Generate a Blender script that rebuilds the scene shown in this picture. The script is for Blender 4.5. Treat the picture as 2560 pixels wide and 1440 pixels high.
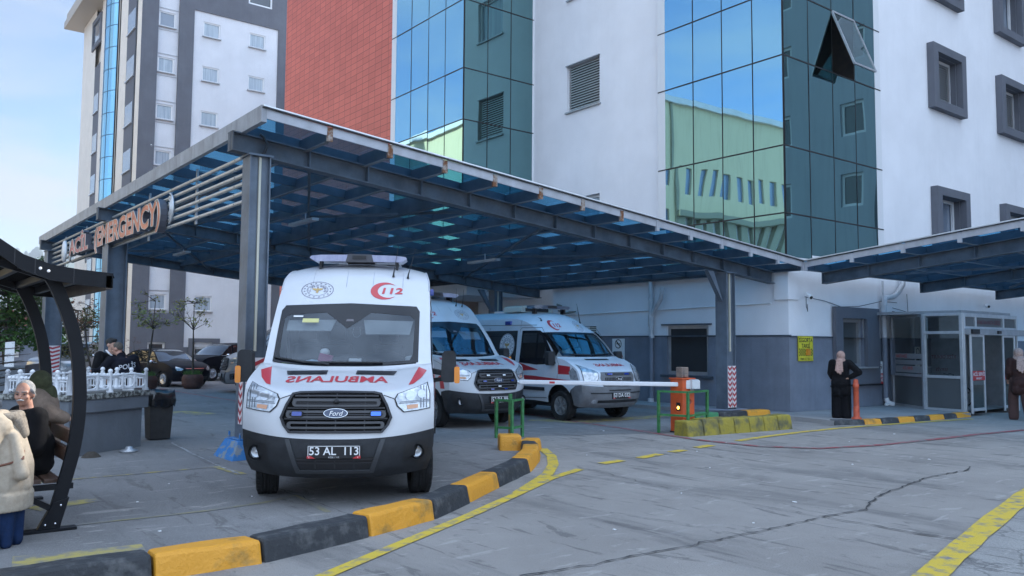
import bpy, bmesh, math, random
from math import radians, sin, cos, pi, sqrt, atan2
from mathutils import Vector, Matrix, noise as mnoise
from mathutils.geometry import delaunay_2d_cdt
random.seed(7)
for _o in list(bpy.data.objects): bpy.data.objects.remove(_o)
SC = bpy.context.scene
COL = SC.collection
# ---------------- camera ----------------
cam_d = bpy.data.cameras.new("camera"); cam = bpy.data.objects.new("camera", cam_d); COL.objects.link(cam)
_y, _p, _r = radians(37.95666), radians(3.93534), radians(0.39616)
_F = Vector((sin(_y)*cos(_p), cos(_y)*cos(_p), sin(_p)))
_R = Vector((cos(_y), -sin(_y), 0)); _U = _R.cross(_F)
_r2 = _R*cos(_r)+_U*sin(_r); _u2 = _U*cos(_r)-_R*sin(_r)
cam.matrix_world = Matrix(((_r2.x,_u2.x,-_F.x,0),(_r2.y,_u2.y,-_F.y,0),(_r2.z,_u2.z,-_F.z,1.72),(0,0,0,1)))
cam_d.sensor_width = 36; cam_d.lens = 36*2068.85/2560; cam_d.clip_start = .1; cam_d.clip_end = 12000
SC.camera = cam
# ---------------- world, sun, exposure ----------------
SUN_EL, SUN_AZ = radians(38), radians(85)      # azimuth measured from +Y towards +X: behind the hospital
W = bpy.data.worlds.new("World"); SC.world = W; W.use_nodes = True
nt = W.node_tree; nt.nodes.clear()
def wn(t, **k):
    n = nt.nodes.new(t)
    for a, b in k.items(): setattr(n, a, b)
    return n
sky = wn('ShaderNodeTexSky', sky_type='NISHITA', sun_disc=False, sun_elevation=SUN_EL, sun_rotation=SUN_AZ, air_density=1.0, dust_density=0.3, ozone_density=5.0)
tc = wn('ShaderNodeTexCoord'); sep = wn('ShaderNodeSeparateXYZ'); nt.links.new(tc.outputs['Generated'], sep.inputs[0])
mp = wn('ShaderNodeMapping'); mp.inputs['Scale'].default_value = (1.5, 1.5, 4.2); nt.links.new(tc.outputs['Generated'], mp.inputs[0])
nz = wn('ShaderNodeTexNoise'); nz.inputs['Scale'].default_value = 2.3; nz.inputs['Detail'].default_value = 7; nz.inputs['Roughness'].default_value = .55; nz.inputs['Distortion'].default_value = .5
nt.links.new(mp.outputs[0], nz.inputs['Vector'])
rp = wn('ShaderNodeMapRange'); rp.inputs[1].default_value = .43; rp.inputs[2].default_value = .66; nt.links.new(nz.outputs['Fac'], rp.inputs[0])
hz = wn('ShaderNodeMapRange'); hz.inputs[1].default_value = .55; hz.inputs[2].default_value = .02; hz.inputs[3].default_value = .12; hz.inputs[4].default_value = 1.0
nt.links.new(sep.outputs['Z'], hz.inputs[0])
mu = wn('ShaderNodeMath', operation='MULTIPLY'); nt.links.new(rp.outputs[0], mu.inputs[0]); nt.links.new(hz.outputs[0], mu.inputs[1])
mu2 = wn('ShaderNodeMath', operation='MULTIPLY_ADD', use_clamp=True); nt.links.new(mu.outputs[0], mu2.inputs[0]); mu2.inputs[1].default_value = 1.35; mu2.inputs[2].default_value = 0.0
mx = wn('ShaderNodeMixRGB'); mx.inputs[2].default_value = (3.5, 3.75, 4.0, 1)
nt.links.new(mu2.outputs[0], mx.inputs[0]); nt.links.new(sky.outputs[0], mx.inputs[1])
bg = wn('ShaderNodeBackground'); bg.inputs['Strength'].default_value = .044
# unseen bright cloud bank, added behind and above the viewer as fill light
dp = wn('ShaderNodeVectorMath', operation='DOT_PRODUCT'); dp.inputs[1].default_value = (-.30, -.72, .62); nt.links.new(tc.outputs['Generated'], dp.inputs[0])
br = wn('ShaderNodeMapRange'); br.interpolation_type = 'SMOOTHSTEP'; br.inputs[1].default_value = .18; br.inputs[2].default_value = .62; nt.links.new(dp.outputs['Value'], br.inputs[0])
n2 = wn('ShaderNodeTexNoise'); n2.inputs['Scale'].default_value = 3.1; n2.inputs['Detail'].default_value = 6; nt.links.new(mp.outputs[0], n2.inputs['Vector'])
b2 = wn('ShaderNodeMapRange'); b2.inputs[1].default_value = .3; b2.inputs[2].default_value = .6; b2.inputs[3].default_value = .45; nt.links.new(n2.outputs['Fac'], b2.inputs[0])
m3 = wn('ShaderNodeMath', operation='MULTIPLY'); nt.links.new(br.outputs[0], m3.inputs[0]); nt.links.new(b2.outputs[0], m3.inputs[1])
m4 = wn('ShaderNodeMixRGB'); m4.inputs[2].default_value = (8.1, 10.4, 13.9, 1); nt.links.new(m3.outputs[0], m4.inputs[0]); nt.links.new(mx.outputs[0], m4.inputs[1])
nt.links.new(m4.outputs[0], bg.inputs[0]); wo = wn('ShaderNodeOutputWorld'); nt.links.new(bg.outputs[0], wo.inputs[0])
sd = bpy.data.lights.new("sun", 'SUN'); sd.energy = 2.1; sd.angle = radians(.53); sd.color = (1, .94, .85)
sun = bpy.data.objects.new("sun", sd); COL.objects.link(sun)
_d = Vector((sin(SUN_AZ)*cos(SUN_EL), cos(SUN_AZ)*cos(SUN_EL), sin(SUN_EL)))
sun.rotation_euler = _d.to_track_quat('Z', 'Y').to_euler(); sun.location = (60, 60, 60)
vs = SC.view_settings; vs.view_transform = 'Standard'; vs.look = 'None'; vs.gamma = 1; vs.use_curve_mapping = False
vs.exposure = 2.22
cy = SC.cycles; cy.use_denoising = True; cy.max_bounces = 10; cy.transparent_max_bounces = 24; cy.glossy_bounces = 6; cy.diffuse_bounces = 4; cy.caustics_reflective = False; cy.caustics_refractive = False; cy.sample_clamp_indirect = 6
SC.render.film_transparent = False
MARKS=[('road_marking', [(1.727, 5.123), (2.782, 5.786), (3.568, 6.22), (4.811, 6.889), (5.932, 7.542), (7.049, 8.213), (7.918, 8.579)], 0.13, 'Y', 0.004, 0.004), ('road_marking', [(8.967, 10.653), (8.482, 9.845), (7.902, 9.129), (7.273, 8.515), (6.731, 8.113), (6.06, 7.629)], 0.16, 'Y', 0.0046, 0.006), ('road_marking', [(8.536, 8.804), (9.028, 8.865)], 0.17, 'Y', 0.004, 0.006), ('road_marking', [(9.435, 8.9), (10.054, 9.033)], 0.17, 'Y', 0.004, 0.006), ('road_marking', [(10.391, 9.096), (10.765, 9.146)], 0.17, 'Y', 0.004, 0.006), ('road_marking', [(11.186, 9.242), (11.685, 9.303)], 0.17, 'Y', 0.004, 0.006), ('road_marking', [(12.62, 9.457), (13.466, 9.588), (14.959, 9.7), (16.26, 9.686), (17.273, 9.625), (19.303, 9.39), (21.26, 9.08)], 0.15, 'Y', 0.004, 0.01), ('road_marking', [(5.739, 2.922), (6.581, 3.111), (8.076, 3.456), (9.638, 3.794), (12.338, 4.346)], 0.22, 'Y', 0.012, 0.012), ('road_marking', [(13.812, 19.532), (13.292, 16.836), (12.732, 14.487), (12.507, 12.222), (12.308, 11.056), (12.143, 9.939), (12.236, 8.715), (12.849, 7.955), (13.975, 7.648), (15.827, 7.484), (17.667, 7.402), (19.321, 7.217), (21.299, 7.136)], 0.14, 'R', 0.0052, 0.012), ('road_marking', [(1.595, 11.568), (2.15, 11.645), (2.977, 11.651), (3.925, 11.678)], 0.07, 'W', 0.004, 0.004), ('road_marking', [(3.925, 11.678), (3.977, 10.816)], 0.12, 'W', 0.0046, 0.01), ('road_marking', [(1.515, 8.751), (1.815, 8.725), (2.386, 8.694), (2.855, 8.695), (3.476, 8.776)], 0.06, 'F', 0.004, 0.01), ('road_marking', [(3.476, 8.776), (3.927, 8.976), (3.807, 7.904)], 0.06, 'F', 0.0046, 0.01), ('road_marking', [(4.236, 14.872), (4.082, 13.265), (3.988, 11.868), (3.968, 10.864)], 0.035, 'L', 0.0052, 0.012), ('road_marking', [(1.434, 9.803), (1.746, 9.918), (2.092, 10.003)], 0.28, 'W', 0.004, 0.03), ('road_marking', [(0.986, 7.561), (1.394, 7.502), (1.923, 7.438)], 0.32, 'W', 0.004, 0.04), ('road_marking', [(5.731, 21.189), (6.345, 21.359), (6.645, 20.314)], 0.55, 'W', 0.004, 0.04), ('road_marking', [(8.756, 32.492), (8.733, 26.944), (8.777, 23.878)], 0.14, 'R', 0.004, 0.02), ('road_marking', [(12.191, 14.846), (12.638, 13.839), (14.13, 13.807), (15.604, 13.883)], 0.5, 'W', 0.004, 0.05)]
CRACKS=[([(8.021, 8.781), (7.863, 7.686), (7.68, 6.59), (7.708, 5.602), (7.716, 4.791)], 0.02), ([(7.716, 4.791), (7.763, 4.186), (7.737, 3.791), (7.844, 3.349)], 0.05), ([(3.889, 4.913), (4.583, 4.83), (5.573, 4.786), (6.65, 4.748), (7.732, 4.756)], 0.045), ([(7.732, 4.756), (8.454, 4.709), (8.924, 4.922), (9.446, 5.061), (10.295, 5.228), (11.334, 5.373), (12.243, 5.33), (12.81, 5.491)], 0.055), ([(8.899, 10.321), (10.155, 10.502), (11.617, 10.534)], 0.02), ([(11.371, 10.703), (11.046, 9.472), (10.613, 8.296), (10.309, 7.553)], 0.022), ([(7.808, 3.9), (7.802, 3.606), (7.957, 3.396)], 0.03), ([(10.033, 8.931), (10.288, 8.192), (10.09, 7.462)], 0.015), ([(6.945, 4.158), (7.021, 3.863), (7.038, 3.588)], 0.02), ([(12.475, 6.026), (12.767, 5.473), (12.978, 5.18)], 0.018), ([(4.31, 14.016), (5.095, 12.274)], 0.02), ([(3.946, 10.518), (3.906, 7.401)], 0.02)]
APRON=[(6.206, 2.963), (7.765, 3.316), (10.269, 3.862), (19.455, 5.828), (11.0, 1.2), (6.5, 0.4), (2.9, 3.0)]
FOOT=[(18.2, 22.3), (17.0, 22.3), (16.95, 14.0), (17.175, 11.289), (16.969, 10.154), (17.758, 9.847), (19.832, 9.646), (21.982, 9.406), (22.1, 9.6), (22.1, 9.62), (22.25, 10.6), (23.3, 12.05), (18.2, 12.05)]
# ---------------- materials ----------------
MATS = {}
def mat(name, col, rough=.6, metal=0, var=.0, scale=4., col2=None, bump=0., bscale=40., streak=0., streakcol=None, coat=0., spec=.5, emis=None, detail=5, stretch=(1,1,1), amt=None, lo=.35, hi=.7, trans=None):
    if name in MATS: return MATS[name]
    m = bpy.data.materials.new(name); m.use_nodes = True; t = m.node_tree; N = t.nodes; L = t.links
    b = N['Principled BSDF']; c = tuple(col)+(1,)
    b.inputs['Roughness'].default_value = rough; b.inputs['Metallic'].default_value = metal; b.inputs['Base Color'].default_value = c
    b.inputs['Specular IOR Level'].default_value = spec
    if coat: b.inputs['Coat Weight'].default_value = coat; b.inputs['Coat Roughness'].default_value = .04
    if emis: b.inputs['Emission Color'].default_value = tuple(emis[0])+(1,); b.inputs['Emission Strength'].default_value = emis[1]
    co = N.new('ShaderNodeTexCoord'); out = None
    def mapped(s):
        q = N.new('ShaderNodeMapping'); q.inputs['Scale'].default_value = s; L.new(co.outputs['Object'], q.inputs[0]); return q
    if var or col2:
        q = mapped(stretch); n = N.new('ShaderNodeTexNoise'); n.inputs['Scale'].default_value = scale; n.inputs['Detail'].default_value = detail; n.inputs['Roughness'].default_value = .62
        L.new(q.outputs[0], n.inputs['Vector'])
        r = N.new('ShaderNodeMapRange'); r.inputs[1].default_value = lo; r.inputs[2].default_value = hi; r.inputs[4].default_value = amt if amt is not None else 1; L.new(n.outputs['Fac'], r.inputs[0])
        x = N.new('ShaderNodeMixRGB'); L.new(r.outputs[0], x.inputs[0])
        x.inputs[1].default_value = tuple(max(0, k*(1-var)) for k in col)+(1,) if not col2 else c
        x.inputs[2].default_value = (tuple(min(1, k*(1+var)) for k in col) if not col2 else tuple(col2))+(1,)
        out = x.outputs[0]
    if streak:
        q = mapped((3.2, 3.2, .22)); n = N.new('ShaderNodeTexNoise'); n.inputs['Scale'].default_value = 1.6; n.inputs['Detail'].default_value = 6; L.new(q.outputs[0], n.inputs['Vector'])
        r = N.new('ShaderNodeMapRange'); r.inputs[1].default_value = .5; r.inputs[2].default_value = .8; r.inputs[4].default_value = streak; L.new(n.outputs['Fac'], r.inputs[0])
        x = N.new('ShaderNodeMixRGB'); L.new(r.outputs[0], x.inputs[0])
        if out: L.new(out, x.inputs[1])
        else: x.inputs[1].default_value = c
        x.inputs[2].default_value = tuple(streakcol or [k*.55 for k in col])+(1,); out = x.outputs[0]
    if out: L.new(out, b.inputs['Base Color'])
    if bump:
        n = N.new('ShaderNodeTexNoise'); n.inputs['Scale'].default_value = bscale; n.inputs['Detail'].default_value = 3; L.new(co.outputs['Object'], n.inputs['Vector'])
        p = N.new('ShaderNodeBump'); p.inputs['Strength'].default_value = bump; p.inputs['Distance'].default_value = .02; L.new(n.outputs['Fac'], p.inputs['Height']); L.new(p.outputs[0], b.inputs['Normal'])
    MATS[name] = m; return m
def glass_mat(name, tint, refl=(1,1,1), f0=.06, rough=.02, base=0., wav=0., fk=.9):
    """thin tinted pane: straight-through tint plus a fresnel-weighted reflection"""
    if name in MATS: return MATS[name]
    m = bpy.data.materials.new(name); m.use_nodes = True; t = m.node_tree; N = t.nodes; L = t.links; N.clear()
    tr = N.new('ShaderNodeBsdfTransparent'); tr.inputs[0].default_value = tuple(tint)+(1,)
    gl = N.new('ShaderNodeBsdfGlossy'); gl.inputs[0].default_value = tuple(refl)+(1,); gl.inputs['Roughness'].default_value = rough
    lw = N.new('ShaderNodeLayerWeight'); lw.inputs[0].default_value = .28
    ma = N.new('ShaderNodeMath'); ma.operation = 'MULTIPLY_ADD'; ma.use_clamp = True; ma.inputs[1].default_value = fk; ma.inputs[2].default_value = f0; L.new(lw.outputs['Fresnel'], ma.inputs[0])
    mx = N.new('ShaderNodeMixShader'); L.new(ma.outputs[0], mx.inputs[0]); L.new(tr.outputs[0], mx.inputs[1]); L.new(gl.outputs[0], mx.inputs[2])
    if wav:
        co = N.new('ShaderNodeTexCoord'); n = N.new('ShaderNodeTexNoise'); n.inputs['Scale'].default_value = .9; n.inputs['Detail'].default_value = 1; L.new(co.outputs['Object'], n.inputs['Vector'])
        p = N.new('ShaderNodeBump'); p.inputs['Strength'].default_value = wav; p.inputs['Distance'].default_value = .05; L.new(n.outputs['Fac'], p.inputs['Height']); L.new(p.outputs[0], gl.inputs['Normal'])
    o = N.new('ShaderNodeOutputMaterial'); L.new(mx.outputs[0], o.inputs[0]); MATS[name] = m; return m
def mirror_mat(name, tint, wav=.2, wscale=.55):
    if name in MATS: return MATS[name]
    m = mat(name, tint, .015, 1.0); N = m.node_tree.nodes; L = m.node_tree.links; b = N['Principled BSDF']
    co = N.new('ShaderNodeTexCoord'); q = N.new('ShaderNodeMapping'); q.inputs['Scale'].default_value = (1, 1, .45); L.new(co.outputs['Object'], q.inputs[0])
    n = N.new('ShaderNodeTexNoise'); n.inputs['Scale'].default_value = wscale; n.inputs['Detail'].default_value = 2; L.new(q.outputs[0], n.inputs['Vector'])
    p = N.new('ShaderNodeBump'); p.inputs['Strength'].default_value = wav; p.inputs['Distance'].default_value = .03; L.new(n.outputs['Fac'], p.inputs['Height']); L.new(p.outputs[0], b.inputs['Normal'])
    return m
# ---------------- mesh builder ----------------
V = Vector
class MB:
    def __init__(s): s.v = []; s.f = []; s.m = []; s.s = []
    def add(s, vs, fs, mi=0, sm=False):
        o = len(s.v); s.v += [tuple(p) for p in vs]
        for f in fs: s.f.append(tuple(i+o for i in f)); s.m.append(mi); s.s.append(sm)
        return s
    def poly(s, pts, mi=0): return s.add(pts, [tuple(range(len(pts)))], mi)
    def box(s, x0, y0, z0, x1, y1, z1, mi=0):
        x0, x1 = min(x0, x1), max(x0, x1); y0, y1 = min(y0, y1), max(y0, y1); z0, z1 = min(z0, z1), max(z0, z1)
        return s.add([(x0,y0,z0),(x1,y0,z0),(x1,y1,z0),(x0,y1,z0),(x0,y0,z1),(x1,y0,z1),(x1,y1,z1),(x0,y1,z1)], [(0,3,2,1),(4,5,6,7),(0,1,5,4),(1,2,6,5),(2,3,7,6),(3,0,4,7)], mi)
    def hexa(s, b, t, mi=0): return s.add(list(b)+list(t), [(0,3,2,1),(4,5,6,7),(0,1,5,4),(1,2,6,5),(2,3,7,6),(3,0,4,7)], mi)
    def beam(s, p0, p1, w, h, mi=0, up=(0,0,1)):
        p0, p1 = V(p0), V(p1); d = (p1-p0).normalized(); u = V(up)
        if abs(d.dot(u)) > .98: u = V((0,1,0))
        r = d.cross(u).normalized()*(w/2); q = r.cross(d).normalized()*(h/2)
        return s.hexa([p0-r-q, p0+r-q, p1+r-q, p1-r-q], [p0-r+q, p0+r+q, p1+r+q, p1-r+q], mi)
    def ibeam(s, p0, p1, w, h, t=.018, mi=0):
        z = V((0,0,1)); p0, p1 = V(p0), V(p1)
        s.beam(p0+z*(h/2-t/2), p1+z*(h/2-t/2), w, t, mi); s.beam(p0-z*(h/2-t/2), p1-z*(h/2-t/2), w, t, mi); return s.beam(p0, p1, t, h-2*t, mi)
    def cyl(s, p0, p1, r0, r1=None, n=12, mi=0, caps=True, sm=True):
        p0, p1 = V(p0), V(p1); r1 = r0 if r1 is None else r1; d = (p1-p0).normalized(); u = V((0,0,1)) if abs(d.z) < .95 else V((1,0,0)); a = d.cross(u).normalized(); b = d.cross(a)
        vs = []
        for k in range(n):
            q = a*cos(2*pi*k/n)+b*sin(2*pi*k/n); vs += [p0+q*r0, p1+q*r1]
        s.add(vs, [(2*k, 2*k+1, (2*k+3) % (2*n), (2*k+2) % (2*n)) for k in range(n)], mi, sm)
        if caps:
            s.add([vs[2*k] for k in range(n)], [tuple(range(n))], mi); s.add([vs[2*k+1] for k in range(n)], [tuple(range(n-1, -1, -1))], mi)
        return s
    def tube(s, pts, r, n=8, mi=0, sm=True, closed=False):
        pts = [V(p) for p in pts]; m = len(pts); rr = r if isinstance(r, (list, tuple)) else [r]*m; vs = []; a = None
        for i, p in enumerate(pts):
            d = (pts[min(i+1, m-1)]-pts[max(i-1, 0)]).normalized()
            if a is None:
                u = V((0,0,1)) if abs(d.z) < .9 else V((1,0,0)); a = d.cross(u).normalized()
            a = (a-d*a.dot(d)).normalized(); b = d.cross(a)
            vs += [p+(a*cos(2*pi*k/n)+b*sin(2*pi*k/n))*rr[i] for k in range(n)]
        fs = [(i*n+k, i*n+(k+1) % n, (i+1)*n+(k+1) % n, (i+1)*n+k) for i in range(m-1) for k in range(n)]
        s.add(vs, fs, mi, sm); s.add(vs[:n], [tuple(range(n-1, -1, -1))], mi); return s.add(vs[-n:], [tuple(range(n))], mi)
    def lathe(s, prof, c=(0,0,0), n=20, mi=0, M=None, sm=True, closed=False):
        vs = []; c = V(c)
        for r, z in prof:
            for k in range(n):
                p = V((r*cos(2*pi*k/n), r*sin(2*pi*k/n), z)); p = (M @ p) if M else p; vs.append(p+c)
        m = len(prof)
        return s.add(vs, [(i*n+k, i*n+(k+1) % n, (i+1)*n+(k+1) % n, (i+1)*n+k) for i in range(m-1) for k in range(n)], mi, sm)
    def prism(s, pts, d, mi=0, mi_side=None):
        pts = [V(p) for p in pts]; d = V(d); n = len(pts)
        s.add(pts, [tuple(range(n-1, -1, -1))], mi); s.add([p+d for p in pts], [tuple(range(n))], mi)
        return s.add(pts+[p+d for p in pts], [(k, (k+1) % n, n+(k+1) % n, n+k) for k in range(n)], mi if mi_side is None else mi_side)
    def ball(s, c, r, n=12, m=8, mi=0):
        c = V(c); r = V(r) if hasattr(r, '__len__') else V((r, r, r)); vs = []
        for i in range(m+1):
            a = pi*i/m
            for k in range(n): vs.append(c+V((r.x*sin(a)*cos(2*pi*k/n), r.y*sin(a)*sin(2*pi*k/n), r.z*cos(a))))
        return s.add(vs, [(i*n+k, (i+1)*n+k, (i+1)*n+(k+1) % n, i*n+(k+1) % n) for i in range(m) for k in range(n)], mi, True)
    def build(s, name, mats, parent=None, world=True, smooth=None, bevel=0, label=None, recalc=True):
        me = bpy.data.meshes.new(name); me.from_pydata(s.v, [], s.f)
        mats = mats if isinstance(mats, (list, tuple)) else [mats]
        for q in mats: me.materials.append(q)
        me.polygons.foreach_set('material_index', s.m); me.polygons.foreach_set('use_smooth', s.s)
        if recalc or smooth:
            bm = bmesh.new(); bm.from_mesh(me)
            bmesh.ops.remove_doubles(bm, verts=bm.verts, dist=1e-5) if smooth else None
            bmesh.ops.recalc_face_normals(bm, faces=bm.faces)
            if smooth:
                for f in bm.faces: f.smooth = True
                for e in bm.edges: e.smooth = len(e.link_faces) == 2 and e.calc_face_angle(0) < smooth
            bm.to_mesh(me); bm.free()
        o = bpy.data.objects.new(name, me); COL.objects.link(o)
        if parent:
            o.parent = parent
            if world: o.matrix_parent_inverse = wmat(parent).inverted()
        if bevel:
            b = o.modifiers.new('bevel', 'BEVEL'); b.width = bevel; b.segments = 2; b.limit_method = 'ANGLE'; b.angle_limit = radians(40)
        if label: o['label'] = label
        return o
def wmat(o):
    m = Matrix.LocRotScale(o.location, o.rotation_euler, o.scale)
    return (wmat(o.parent) @ o.matrix_parent_inverse @ m) if o.parent else m
def thing(name, label, cat, loc=(0,0,0), rz=0, group=None, kind=None):
    o = bpy.data.objects.new(name, None); COL.objects.link(o); o.empty_display_size = .3
    o.location = loc; o.rotation_euler = (0, 0, rz); o['label'] = label; o['category'] = cat
    if group: o['group'] = group
    if kind: o['kind'] = kind
    return o
def tag(o, label=None, cat=None, group=None, kind=None):
    for k, v in (('label', label), ('category', cat), ('group', group), ('kind', kind)):
        if v: o[k] = v
    return o
def dup(root, loc, rz=0, label=None):
    r = root.copy(); COL.objects.link(r); r.location = loc; r.rotation_euler = (0, 0, rz)
    if label: r['label'] = label
    for ch in list(root.children):
        c = ch.copy(); COL.objects.link(c); c.parent = r; c.matrix_parent_inverse = ch.matrix_parent_inverse
        for g in list(ch.children):
            d = g.copy(); COL.objects.link(d); d.parent = c; d.matrix_parent_inverse = g.matrix_parent_inverse
    return r
# ---------------- text ----------------
_TX = {}
def text2d(s, size, bold=0., sx=1., align='CENTER', shear=0.):
    """triangulated outline of a word: verts (x,y), faces; centred vertically on its capitals"""
    k = (s, bold)
    if k not in _TX:
        cu = bpy.data.curves.new('t', 'FONT'); cu.body = s; cu.size = 1; cu.offset = bold; cu.resolution_u = 3; cu.fill_mode = 'FRONT'
        ob = bpy.data.objects.new('t', cu); COL.objects.link(ob); dg = bpy.context.evaluated_depsgraph_get(); dg.update()
        me = bpy.data.meshes.new_from_object(ob.evaluated_get(dg)); vs = [v.co.xy.copy() for v in me.vertices]; fs = [tuple(p.vertices) for p in me.polygons]
        bpy.data.objects.remove(ob); bpy.data.curves.remove(cu); bpy.data.meshes.remove(me); _TX[k] = (vs, fs)
    vs, fs = _TX[k]; x0 = min(v.x for v in vs); x1 = max(v.x for v in vs); h = .70
    off = {'CENTER': -(x0+x1)/2, 'LEFT': -x0, 'RIGHT': -x1}[align]
    return [(((v.x+off)+shear*v.y)*size*sx/h, (v.y-h/2)*size/h) for v in vs], fs
def slice2d(vs, fs, step, ystep=None):
    """cut a flat figure into strips so that it can follow a curved panel"""
    bm = bmesh.new(); bv = [bm.verts.new((x, y, 0)) for x, y in vs]
    for f in fs:
        try: bm.faces.new([bv[i] for i in f])
        except ValueError: pass
    xs = [v[0] for v in vs]; ys = [v[1] for v in vs]
    for ax, lo, hi, st in ((0, min(xs), max(xs), step), (1, min(ys), max(ys), ystep or step)):
        k = math.floor(lo/st)+1
        while k*st < hi:
            co = [0,0,0]; co[ax] = k*st; no = [0,0,0]; no[ax] = 1
            bmesh.ops.bisect_plane(bm, geom=bm.verts[:]+bm.edges[:]+bm.faces[:], plane_co=co, plane_no=no); k += 1
    bm.verts.index_update(); r = ([(v.co.x, v.co.y) for v in bm.verts], [tuple(v.index for v in f.verts) for f in bm.faces]); bm.free(); return r
def frame(o, ux, uy):
    """maps flat (x,y) to 3-D on the plane through o spanned by ux,uy"""
    o, ux, uy = V(o), V(ux), V(uy); return lambda x, y: o+ux*x+uy*y
def flat(mb, fr, vs, fs, mi=0): mb.add([fr(x, y) for x, y in vs], fs, mi)
def write(mb, fr, s, x, y, size, mi=0, **k):
    vs, fs = text2d(s, size, **k); mb.add([fr(x+a, y+b) for a, b in vs], fs, mi)
def disc2d(cx, cy, r, n=24, r2=None, a0=0., a1=2*pi, ry=None):
    ry = ry or r
    if r2 is None: return [(cx+r*cos(2*pi*k/n), cy+ry*sin(2*pi*k/n)) for k in range(n)], [tuple(range(n))]
    q = r2/r; vs = []
    for k in range(n+1):
        a = a0+(a1-a0)*k/n; vs += [(cx+r*cos(a), cy+ry*sin(a)), (cx+r*q*cos(a), cy+ry*q*sin(a))]
    return vs, [(2*k, 2*k+2, 2*k+3, 2*k+1) for k in range(n)]
def crescent2d(cx, cy, r, open_a, rin=.8, dx=.22, n=40):
    """crescent whose horns point along open_a"""
    a = [open_a+radians(38)+(2*pi-radians(76))*k/n for k in range(n+1)]; p0 = V((cos(a[0]), sin(a[0])))*r; c2 = V((cos(open_a), sin(open_a)))*r*dx
    ri = (p0-c2).length; a2 = atan2(p0.y-c2.y, p0.x-c2.x); span = 2*pi-2*((a2-open_a) % (2*pi)); vs = []
    for k in range(n+1):
        b = a2+span*k/n; vs += [(cx+r*cos(a[k]), cy+r*sin(a[k])), (cx+c2.x+ri*cos(b), cy+c2.y+ri*sin(b))]
    return vs, [(2*k, 2*k+2, 2*k+3, 2*k+1) for k in range(n)]
def wall(mb, ax, c, u0, u1, z0, z1, holes=(), depth=.2, mi=0, mi_rev=None, sgn=1):
    """upright wall in the plane x=c (ax 0) or y=c (ax 1) with recessed openings (u0,u1,z0,z1)"""
    P = (lambda u, z, d=0: (c+d*sgn, u, z)) if ax == 0 else (lambda u, z, d=0: (u, c+d*sgn, z)); mr = mi if mi_rev is None else mi_rev
    us = sorted({u0, u1, *[h[0] for h in holes], *[h[1] for h in holes]}); zs = sorted({z0, z1, *[h[2] for h in holes], *[h[3] for h in holes]})
    us = [u for u in us if u0 <= u <= u1]; zs = [z for z in zs if z0 <= z <= z1]
    for i in range(len(us)-1):
        for j in range(len(zs)-1):
            a, b = (us[i]+us[i+1])/2, (zs[j]+zs[j+1])/2
            if any(h[0] < a < h[1] and h[2] < b < h[3] for h in holes): continue
            mb.poly([P(us[i], zs[j]), P(us[i+1], zs[j]), P(us[i+1], zs[j+1]), P(us[i], zs[j+1])], mi)
    for a, b, e, f in holes:
        for q in (((a,e),(b,e)), ((b,e),(b,f)), ((b,f),(a,f)), ((a,f),(a,e))):
            mb.poly([P(*q[0]), P(*q[1]), P(*q[1], depth), P(*q[0], depth)], mr)
# ---------------- shared materials ----------------
M_white = mat('white_render', (.80,.80,.82), .85, var=.05, scale=.7, streak=.10, streakcol=(.55,.55,.57), bump=.25, bscale=60)
M_cream = mat('cream_render', (.74,.68,.61), .85, var=.05, scale=.8, streak=.18, streakcol=(.55,.50,.44))
M_grey = mat('slate_render', (.115,.122,.145), .8, var=.10, scale=.9, streak=.35, streakcol=(.15,.155,.175), bump=.2, bscale=50)
M_slate = mat('slate_dado', (.185,.205,.25), .75, var=.14, scale=1.6, streak=.45, streakcol=(.125,.14,.17), bump=.3, bscale=30)
M_alu = mat('aluminium', (.62,.64,.66), .35, .6, var=.08, scale=6)
M_alud = mat('aluminium_dull', (.42,.43,.45), .4, .5, var=.12, scale=5)
M_black = mat('black', (.012,.012,.014), .5)
M_dark = mat('dark_interior', (.02,.022,.025), .8)
M_pvc = mat('white_pvc', (.72,.73,.74), .4)
M_steel = mat('blue_grey_steel', (.125,.155,.195), .5, .25, var=.22, scale=2.2, streak=.3, streakcol=(.20,.22,.24), bump=.1, bscale=20)
M_steeld = mat('dark_steel', (.060,.078,.10), .55, .2, var=.25, scale=2.5)
M_rust = mat('rust', (.34,.31,.28), .85, col2=(.17,.070,.030), scale=9, bump=.5, lo=.42, hi=.56)
M_curtain = mat('net_curtain', (.26,.32,.38), .25, col2=(.46,.53,.58), scale=9, stretch=(1,1,.04), coat=.6)
M_gdark = mat('dark_glass', (.035,.042,.05), .06, spec=.9, coat=.5)
M_glassgrey = mat('grey_glass', (.16,.20,.26), .05, spec=.9, coat=.6)
M_blue = mirror_mat('blue_mirror_glass', (.32,.62,.80), .11)
M_teal = mirror_mat('teal_mirror_glass', (.165,.31,.325), .10)
M_red = mat('red_text', (.52,.035,.04), .5)
M_wtext = mat('white_paint', (.80,.80,.80), .45)
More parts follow.
